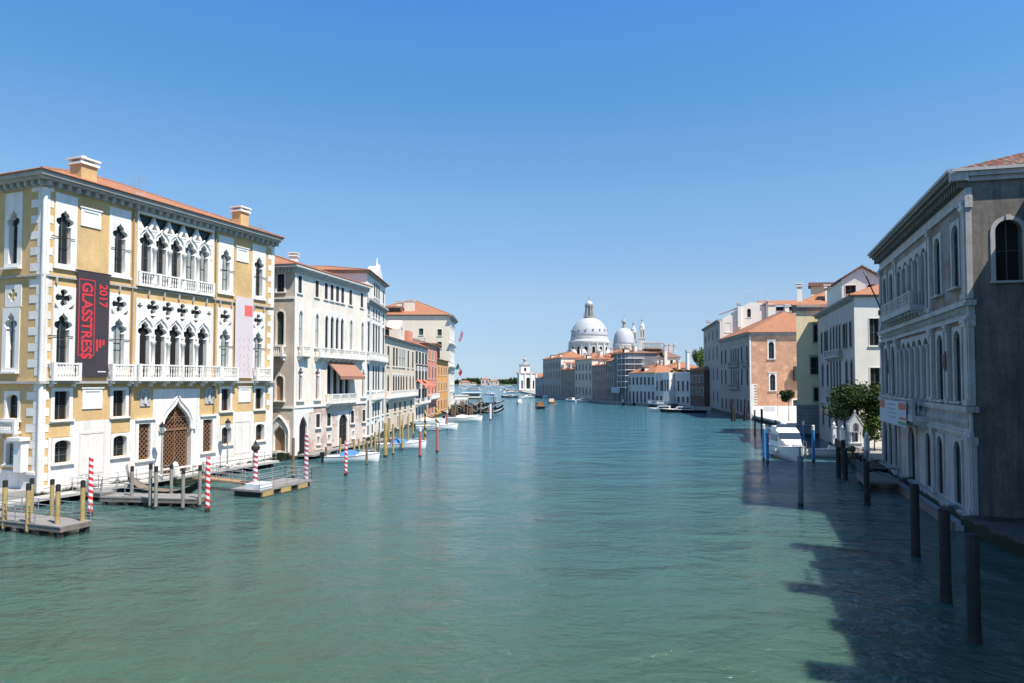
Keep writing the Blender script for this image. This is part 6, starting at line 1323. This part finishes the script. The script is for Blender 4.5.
def motorboat(label, L=6.2, B=2.2, free=.72, cover=None, mat=None, console=True, group=None, name='motorboat'):
    t = local_thing(name, label, 'boat', group); hull(t, L, B, free, mat or m_hull, m_hull, .6)
    if cover:
        rows_ = []
        for i in range(7):
            s = i / 6; x = -L * .22 + s * L * .34; w_ = B * .40 * (1 - .25 * s); h = free + .10 + .55 * math.sin(math.pi * (.15 + .7 * s)); rows_.append([(x, -w_, free + .05), (x, -w_ * .7, h * .9), (x, 0, h), (x, w_ * .7, h * .9), (x, w_, free + .05)])
        mb = MB(); mb.loft(rows_); mb.add(rows_[0], [tuple(range(5))]); mb.add(rows_[-1], [tuple(range(5))]); mb.build('cover', cover, t)
    elif console:
        mb = MB(); mb.hexa([(-.2, -.4, .17), (.5, -.4, .17), (.5, .4, .17), (-.2, .4, .17)], [(0, -.35, free + .45), (.3, -.35, free + .45), (.3, .35, free + .45), (0, .35, free + .45)]); mb.build('console', m_hull, t)
        mb = MB(); mb.hexa([(.12, -.38, free + .46), (.42, -.38, free + .46), (.42, .38, free + .46), (.12, .38, free + .46)], [(.02, -.33, free + .85), (.06, -.33, free + .85), (.06, .33, free + .85), (.02, .33, free + .85)]); mb.build('windscreen', m_tint, t)
        mb = MB(); mb.box(WF, -L * .36, -L * .27, -B * .32, B * .32, .17, .55); mb.build('seat', m_hull2, t)
    mb = MB(); w_ = B * .36; x0 = L * .12; x1 = L * .40; z_ = free + .5
    for sg in (-1, 1):
        mb.tube((x0, sg * w_, z_), (x1, sg * w_ * .45, z_ + .1), .02, 4); mb.tube((x0, sg * w_, free), (x0, sg * w_, z_), .02, 4); mb.tube((x1, sg * w_ * .45, free + .1), (x1, sg * w_ * .45, z_ + .1), .02, 4)
    mb.tube((x1, -w_ * .45, z_ + .1), (x1, w_ * .45, z_ + .1), .02, 4); mb.build('bow_rail', m_metal, t)
    outboard(t, L, free); return t
def cruiser(label, L=9.5, B=3.3):
    t = local_thing('cabin_cruiser', label, 'boat'); hull(t, L, B, 1.15, m_hull, m_hull, .42, 1.35)
    def ring(x, w_, z, top): return [(x, -w_, z), (x, -w_ * .86, top), (x, w_ * .86, top), (x, w_, z)]
    mb = MB(); mb.loft([ring(-3.0, 1.32, 1.1, 2.75), ring(.2, 1.3, 1.15, 2.8), ring(.9, 1.25, 1.2, 2.1), ring(2.3, .85, 1.35, 1.55)]); mb.add(ring(-3.0, 1.32, 1.1, 2.75), [(0, 1, 2, 3)]); mb.build('cabin', m_hull, t)
    mb = MB(); mb.add([(.33, -1.12, 2.62), (.33, 1.12, 2.62), (1.02, 1.1, 1.98), (1.02, -1.1, 1.98)], [(0, 1, 2, 3)])
    mb.hexa([(.28, -1.14, 2.66), (.95, -1.14, 2.02), (.95, 1.14, 2.02), (.28, 1.14, 2.66)], [(.36, -1.14, 2.72), (1.03, -1.14, 2.08), (1.03, 1.14, 2.08), (.36, 1.14, 2.72)]); mb.build('windscreen', m_tint, t)
    for sg in (-1, 1):
        mb = MB(); mb.hexa([(-2.6, sg * 1.31, 1.75), (.3, sg * 1.29, 1.75), (.3, sg * 1.24, 1.75), (-2.6, sg * 1.25, 1.75)], [(-2.6, sg * 1.23, 2.45), (.1, sg * 1.22, 2.45), (.1, sg * 1.15, 2.45), (-2.6, sg * 1.16, 2.45)]); mb.build('side_window', m_tint, t)
    mb = MB(); mb.hexa([(-2.9, -1.25, 2.78), (-.2, -1.2, 2.82), (-.2, 1.2, 2.82), (-2.9, 1.25, 2.78)], [(-2.8, -1.1, 3.3), (-.7, -1.0, 3.2), (-.7, 1.0, 3.2), (-2.8, 1.1, 3.3)]); mb.build('upper_deck', m_hull, t)
    mb = MB(); mb.hexa([(-1.0, -1.0, 3.2), (-.8, -1.0, 3.2), (-.8, 1.0, 3.2), (-1.0, 1.0, 3.2)], [(-1.3, -.95, 3.55), (-1.25, -.95, 3.55), (-1.25, .95, 3.55), (-1.3, .95, 3.55)]); mb.build('flybridge_screen', m_tint, t)
    mb = MB(); mb.lathe((-2.0, 0, 3.3), [(.3, 0), (.35, .3), (.2, .45), (.05, .5)], 10); mb.tube((-2.2, 0, 3.5), (-2.2, 0, 4.6), .03, 5); mb.build('radar_dome', m_hull, t)
    mb = MB()
    for sg in (-1, 1):
        pts_ = [(.9, sg * 1.35, 1.9), (2.6, sg * 1.15, 2.0), (4.0, sg * .55, 2.15), (4.6, 0, 2.2)]
        for p, q in zip(pts_[:-1], pts_[1:]): mb.tube(p, q, .025, 4); mb.tube(p, (p[0], p[1] * 1.02, p[2] - .75), .02, 4)
    mb.build('bow_rail', m_metal, t)
    for sg in (-1, 1): mb = MB(); mb.lathe((1.2, sg * 1.6, .35), [(.04, 0), (.13, .1), (.13, .6), (.04, .7)], 8); mb.build('fender', m_hull2, t)
    mb = MB(); mb.box(WF, 2.6, 3.1, -.25, .25, 1.6, 1.66); mb.build('hatch', m_tint, t); return t
def gondola(label, L=10.5, group=None, cover=None):
    t = local_thing('gondola', label, 'gondola', group); out = []; n = 18
    for i in range(n + 1):
        s = i / n; q = abs(2 * s - 1); b = .70 * (1 - q ** 2.2) + .03; z = .42 + .95 * q ** 3.2 + (.35 * q ** 6 if s > .5 else 0); k = -.15 + 1.0 * q ** 3.5; out.append([((s - .5) * L, -b, z), ((s - .5) * L, -b * .7, k + .12), ((s - .5) * L, b * .7, k + .12), ((s - .5) * L, b, z)])
    mb = MB(); mb.loft(out); mb.build('hull', m_black, t, smooth=True)
    mb = MB(); mb.loft([[(r[0][0], r[0][1] * .96, r[0][2] - .04), (r[0][0], 0, r[0][2] + (.05 if abs(r[0][0]) > 2 else -.25)), (r[3][0], r[3][1] * .96, r[3][2] - .04)] for r in out]); mb.build('deck', cover or m_black, t)
    mb = MB(); x = L / 2; mb.hexa([(x - .1, -.02, 1.5), (x + .12, -.02, 1.4), (x + .12, .02, 1.4), (x - .1, .02, 1.5)], [(x + .05, -.02, 2.3), (x + .3, -.02, 2.1), (x + .3, .02, 2.1), (x + .05, .02, 2.3)]); mb.build('bow_iron', m_metal, t)
    if not cover: mb = MB(); mb.box(WF, -1.2, -.4, -.4, .4, .2, .75); mb.box(WF, .3, .8, -.4, .4, .2, .55); mb.build('seat', plain('dark_cushion', (.10, .03, .03), .7), t)
    return t
def taxi(label, L=8.5, hullm=None, cab=None, name='water_taxi'):
    t = local_thing(name, label, 'boat'); hull(t, L, 2.2, .75, hullm or m_varn, m_cream_b, .35, 1.35)
    def ring(x, w_, z, top): return [(x, -w_, z), (x, -w_ * .85, top), (x, w_ * .85, top), (x, w_, z)]
    r_ = [ring(-L * .22, .85, .7, 1.75), ring(L * .12, .85, .75, 1.7), ring(L * .17, .8, .8, 1.2)]; mb = MB(); mb.loft(r_); mb.add(r_[0], [(0, 1, 2, 3)]); mb.add(r_[-1], [(0, 1, 2, 3)]); mb.build('cabin', cab or m_hull, t)
    for sg in (-1, 1): mb = MB(); mb.box(WF, -L * .2, L * .1, sg * .79, sg * .86, 1.05, 1.5); mb.build('side_window', m_tint, t)
    return t
def waterbus(label):
    t = local_thing('waterbus', label, 'waterbus'); L = 20; hull(t, L, 4.2, 1.0, m_hull, m_trim, .12, 1.3)
    mb = MB(); mb.box(WF, -8, 5.5, -1.8, 1.8, 1.1, 1.7); mb.build('lower_side', m_cream_b, t); mb = MB(); mb.box(WF, -7.9, 5.4, -1.75, 1.75, 1.702, 2.7); mb.build('windows', m_tint, t); mb = MB(); mb.box(WF, -8.6, 7.0, -2.0, 2.0, 2.702, 2.95); mb.build('roof', m_hull, t)
    mb = MB(); mb.box(WF, 5.6, 7.4, -1.0, 1.0, 1.1, 3.5); mb.box(WF, 7.41, 7.45, -.9, .9, 2.4, 3.2, 1); mb.build('wheelhouse', [m_cream_b, m_tint], t)
    mb = MB(); mb.box(WF, -6, -1, -1.95, 1.95, 2.952, 3.02); mb.build('roof_panel', m_black, t); return t
def moor(o, px, y, hd, sc=1.0):
    b = at(px, y); o.location = (b.x, b.y, 0); o.rotation_euler = (0, 0, hd); o.scale = (sc,) * 3; return o
def foam(label, px, y, L, W, hd):
    b = at(px, y); rnd = random.Random(int(px)); mb = MB(); c, s = math.cos(hd), math.sin(hd)
    for k in range(34):
        q = rnd.random(); x = -L * q; w_ = W * (.25 + .75 * q) * rnd.choice((-1, 1)) * rnd.uniform(.5, 1); r = rnd.uniform(.12, .5) * (1.2 - q)
        mb.add([(b.x + (x + r * 2 * math.cos(a)) * c - (w_ + r * math.sin(a)) * s, b.y + (x + r * 2 * math.cos(a)) * s + (w_ + r * math.sin(a)) * c, .03 + .002 * k) for a in [6.283 * j / 7 for j in range(7)]], [tuple(range(7))])
    tag(mb.build('wake_foam', plain('foam', (.75, .78, .78), .6), norm=False), label, 'wake', kind='stuff')
moor(motorboat('white motorboat under a blue cover behind the red and white striped pole', 6.0, 2.1, .72, m_bluec), 352.5, 462, .22)
moor(motorboat('second white motorboat under a blue cover farther along the left palaces', 6.6, 2.2, .75, m_bluec), 402, 449, .30)
moor(cruiser('big white cabin cruiser with dark windscreen moored bow out on the right', 8.6, 3.3), 788.5, 457.5, -R(98), 1.08)
moor(motorboat('small white open motorboat beside the cabin cruiser', 4.6, 1.9, .72), 829, 456.5, -R(14), 1.15)
cb = moor(gondola('old covered boat with tan canvas lying behind the middle pier', 7.5, cover=M('tan_canvas', (.17, .14, .10), .85, .2, 2, 9)), 163, 495, R(160))
moor(motorboat('pale speedboat moored below the orange house', 8.0, 2.5, .85, None), 437, 430, .32); moor(motorboat('white cruiser like motorboat moored left of the pale speedboat', 7.5, 2.4, .9, m_cream_b), 428, 425, .4); moor(motorboat('cream covered motorboat at the near end of the gondola moorings', 8.5, 2.6, .9, m_cream_b), 464, 421.5, .25)
gp_ = gondola('black gondola moored in the gondola station past the tall palace', group='moored gondolas'); first = True
for px, y, hd in ((452, 413, .35), (458, 411, .4), (464, 409.5, .3), (470, 408, .42), (476, 406.8, .3), (482, 406, .38), (487, 410, .3), (470, 413.5, .35), (479, 411.5, .25), (461, 415.5, .3)):
    b = at(px, y)
    if first: moor(gp_, px, y, hd); first = False
    else: dup(gp_, (b.x, b.y, 0), hd)
cvr = gondola('moored gondola under a cream or blue cover', group='covered gondolas', cover=m_cream_b); moor(cvr, 473, 410.5, .3)
for px, y in ((486, 413.2), (466, 406.5), (491, 403.6)): b = at(px, y); dup(cvr, (b.x, b.y, 0), .33)
pr = post_proto('x', 'mooring post', 'mooring_post', m_brpost, None, r=.16, group='posts of the gondola station'); rnd = random.Random(31)
for k in range(46):
    px = rnd.uniform(446, 494); y = rnd.uniform(402, 417) if px > 470 else rnd.uniform(404, 419)
    post(pr, px, y, y - rnd.uniform(6, 10) * (y - 381) / 32, 'bare brown post among the crowded gondola moorings', 'posts of the gondola station')
kw = thing('boat_station', 'cream roofed floating boat station beyond the gondola moorings', 'boat station', at(475, 398)); b = at(474, 399)
FK = Frame((b.x - 6, b.y), (1, .2), (.2, -1)); mb = MB(); mb.box(FK, 0, 10, -5, 0, -.2, .6); mb.build('float', m_deckdark, kw); mb = MB(); mb.box(FK, .5, 9.5, -4.6, -.4, .602, 3.0); mb.build('cabin', m_cream_b, kw); mb = MB(); mb.box(FK, 0, 10, -5, 0, 3.002, 3.3); mb.build('roof', m_whitep, kw); mb = MB(); mb.box(FK, 1, 9, -.39, -.33, 1.4, 2.5); mb.build('windows', m_tint, kw)
b = at(460, 402); kw = thing('boat_station', 'pale floating landing with flat roof close to the tall palace', 'boat station', b)
FK = Frame((b.x - 5, b.y), (1, .25), (.25, -1)); mb = MB(); mb.box(FK, 0, 9, -4, 0, -.2, .6); mb.build('float', m_deckdark, kw); mb = MB(); mb.box(FK, .4, 8.6, -3.6, -.4, .602, 2.7); mb.build('cabin', m_white, kw); mb = MB(); mb.box(FK, 0, 9, -4, 0, 2.702, 3.0); mb.build('roof', m_cream_b, kw)
# traffic
moor(taxi('dark water taxi seen from behind in mid canal', 7.5, m_black, m_varn), 539, 408.5, R(100), 1.25); foam('white wake of the dark water taxi in mid canal', 539, 408.2, 6, 3.2, R(100))
moor(taxi('reddish water taxi near the shaded right bank', 7.5, m_varn, m_pinkw), 551, 403.5, R(95), 1.2); foam('white wake of the reddish water taxi', 551, 403.2, 9, 3.6, R(95))
moor(taxi('white boat speeding past the customs tower with a long wake', 9, m_hull, m_hull), 528, 398, R(215)); foam('long white wake past the customs tower', 529, 397.8, 18, 3.2, R(215))
moor(taxi('black and white water taxi crossing below the waterbus', 9.5, m_black, m_hull), 509.5, 397.5, R(170)); moor(waterbus('waterbus heading up the canal in the distance'), 508, 393, R(250))
moor(waterbus('waterbus waiting beside the customs tower'), 516.5, 392.2, R(185), .6)
moor(taxi('small pale boat at the outer end of the gondola moorings', 8, m_hull, m_bluec), 493, 397.5, R(60)); moor(taxi('blue white boat just beyond the gondola moorings', 8, m_hull2, m_hull), 489.5, 394.5, R(20))
moor(waterbus('long pale ship low on the open basin'), 474, 390, R(8), .75); moor(taxi('white boat left of the long pale ship on the basin', 13, m_hull, m_hull), 461, 389, R(10))
for px, y, lab in ((486, 386.2, 'tiny white boat on the basin before the rose houses'), (507, 386, 'tiny white boat on the basin right of the rose houses'), (466, 386.6, 'tiny white boat on the basin before the long red roofed house'), (499, 387.4, 'tiny white boat on the basin left of the waterbus')):
    moor(taxi(lab, 16, m_hull, m_hull), px, y, R(5))
for px, y, lab in ((623, 405, 'gondola with white awning off the sheeted house, left one'), (634, 405, 'gondola with white awning off the sheeted house, right one')):
    o = gondola(lab); moor(o, px, y, R(80)); mb = MB(); mb.box(WF, -.4, .3, -.25, .25, .5, 2.1); mb.build('awning', m_whitep, o)
moor(taxi('white motor launch moored at the low white house', 10, m_hull, m_hull), 663, 411.5, R(150)); moor(taxi('long dark launch with pale cover moored by the dark reddish house', 13, m_black, m_hull2), 683, 412.5, R(165)); moor(taxi('low dark boat between the white launch and the long dark launch', 9, m_black, m_black), 672, 409, R(160))
wt = thing('terrace_fence', 'white balustrade terrace before the low white villa', 'terrace', at(656, 404)); a, b = at(648, 406.5), at(668, 408.5)
FT = front_of(b.to_2d(), side=-1, end=a.to_2d()); mb = MB(); mb.box(FT, 0, (a - b).length, -3, 0, -.5, 1.0); mb.build('terrace_wall', m_greyst, wt); balcony(wt, FT.off(-1.2), 0, (a - b).length, 1.22, 1.1, 1.2, brk=False, step=.5, slab=.2)

for px, y, hd, lab in ((519, 403.5, 100, 'small grey boat with a person sized cabin between the moorings and mid canal'), (545, 398.2, 92, 'small white boat far up behind the two mid canal taxis'), (501, 391, 80, 'small blue topped boat by the waterbus stern'), (571, 401.5, 130, 'little dark launch below the narrow dark palace'), (583, 402, 140, 'little pale launch tied up below the brown far house')):
    moor(taxi(lab, 7.0, m_hull2 if int(px) % 2 else m_black, m_hull), px, y, R(hd))
# the right bank close by: landing, jetty, shrine, garden fence
def wood_rail(t, pts, h=1.05):
    mb = MB()
    for p, q in zip(pts[:-1], pts[1:]):
        p, q = Vector(p), Vector(q); m = max(1, round((q - p).length / 1.5)); U = Vector((0, 0, h))
        for k in range(m + 1): c = p + (q - p) * k / m; mb.tube(c, c + U * 1.05, .06, 4)
        for k in range(m): c, d = p + (q - p) * k / m, p + (q - p) * (k + 1) / m; mb.tube(c + U * .1, d + U * .9, .035, 4); mb.tube(c + U, d + U, .05, 4)
    mb.build('railing', m_bluegrey, t)
la = thing('landing_stage', 'dark timber landing with crossed railing before the door of the marble palace', 'landing', K1.P(17, 2, 0))
mb = MB(); mb.box(K1, 13.5, 19.5, 1.45, 3.9, .75, .92); mb.box(K1, 13.6, 19.4, 3.6, 3.8, .3, .745); mb.build('deck', m_wood, la)
for u in (13.8, 16.5, 19.2): mb = MB(); c = K1.P(u, 3.6, 0); mb.lathe((c[0], c[1], -1), [(.16, 0), (.15, 1.74)], 8); mb.build('pile', m_deckdark, la)
wood_rail(la, [K1.P(13.6, 1.6, .92), K1.P(13.6, 3.8, .92), K1.P(19.4, 3.8, .92)])
gj = thing('garden_jetty', 'dark low jetty with posts at the edge of the garden', 'jetty', (34.9, 69.6, .7)); a = Vector((34.9, 69.6, .7)); FJ = Frame((a.x, a.y), K1.t, K1.n)
mb = MB(); mb.box(FJ, -4.5, 4, -2.2, 0, .6, .78); mb.box(FJ, -4.4, 3.9, -.25, -.05, .2, .595); mb.build('deck', m_deckdark, gj)
for u in (-4, -1.3, 1.3, 3.7): mb = MB(); c = FJ.P(u, -.2, 0); mb.lathe((c[0], c[1], -1), [(.15, 0), (.14, 2.6)], 8); mb.build('pile', m_dpost, gj)
s = at(855.5, 452, 1.1); sh_ = thing('garden_shrine', 'small white stone shrine with a gabled top standing in front of the garden tree', 'shrine', s); FS = Frame((s.x - .75, s.y), (1, -.25), (-.25, -1))
mb = MB(); mb.box(FS, 0, 1.6, -1.3, 0, 1.1, 2.2); mb.box(FS, -.1, 1.7, -1.4, .1, 2.2, 2.35); mb.build('base', m_white, sh_)
for u, d in ((.15, -.12), (1.45, -.12), (.15, -1.18), (1.45, -1.18)): mb = MB(); c = FS.P(u, d, 2.35); mb.lathe(c, [(.11, 0), (.09, .15), (.09, 1.2), (.13, 1.35)], 8); mb.build('column', m_white, sh_)
mb = MB(); mb.plate(FS, [(-.1, 3.7), (1.7, 3.7), (1.7, 4.6), (.8, 6.0), (-.1, 4.6)], [outline(.8, .8, 3.75, 4.9, 'round')], -1.4, .1, back=True); mb.lathe(FS.P(.8, -.6, 5.9), [(.08, 0), (.1, .3), (.2, .4), (.05, .75)], 6); mb.build('gable', m_white, sh_)
mb = MB(); mb.hexa([FS.P(-.2, .15, 4.55), FS.P(.8, .15, 6.0), FS.P(.8, -1.45, 6.0), FS.P(-.2, -1.45, 4.55)], [FS.P(-.25, .15, 4.68), FS.P(.8, .15, 6.15), FS.P(.8, -1.45, 6.15), FS.P(-.25, -1.45, 4.68)]); mb.hexa([FS.P(1.8, .15, 4.55), FS.P(.8, .15, 6.0), FS.P(.8, -1.45, 6.0), FS.P(1.8, -1.45, 4.55)], [FS.P(1.85, .15, 4.68), FS.P(.8, .15, 6.15), FS.P(.8, -1.45, 6.15), FS.P(1.85, -1.45, 4.68)]); mb.build('gable_roof', m_white, sh_); sh_.scale = (.74, .74, .85)
def pillar(label, p):
    t = thing('garden_pillar', label, 'pillar', p, 'white pillars of the garden edge'); x, y, z = p; F = Frame((x - .2, y), (1, 0), (0, -1)); mb = MB(); mb.box(F, 0, .4, -.4, 0, z, z + 2.2); mb.box(F, -.06, .46, -.46, .06, z + 2.2, z + 2.35); mb.build('shaft', m_white, t)
    mb = MB(); mb.lathe((x, y + .2, z + 2.35), [(.1, 0), (.2, .15), (.2, .3), (.08, .45), (.02, .6)], 8); mb.build('finial', m_white, t)
pillar('white garden pillar with ball finial left of the shrine', at(843.5, 451, 1.1)); pillar('white garden pillar with ball finial at the far left end of the garden edge', at(835, 445.5, 1.1)); pillar('white garden pillar half hidden right of the shrine', at(868, 461, 1.1))
gf = thing('garden_fence', 'low dark iron fence along the garden edge beside the shrine', 'fence', at(840, 449, 1.1)); rail(gf, [at(835, 447, 1.1), at(845, 454, 1.1), at(868, 463, 1.1)], 1.1, 2, .025, m_iron, infill=.25)
for i, (px, y) in enumerate(((850.5, 455), (840, 449.5))):
    p = at(px, y, 1.1); tree(('potted bush in front of the garden shrine', 'potted bush at the far end of the garden fence')[i], p, .5, .55, .55, .5, 500, .1, m_leaf2, .05, 4, 'bush', 'potted_bush', seed=20 + i)
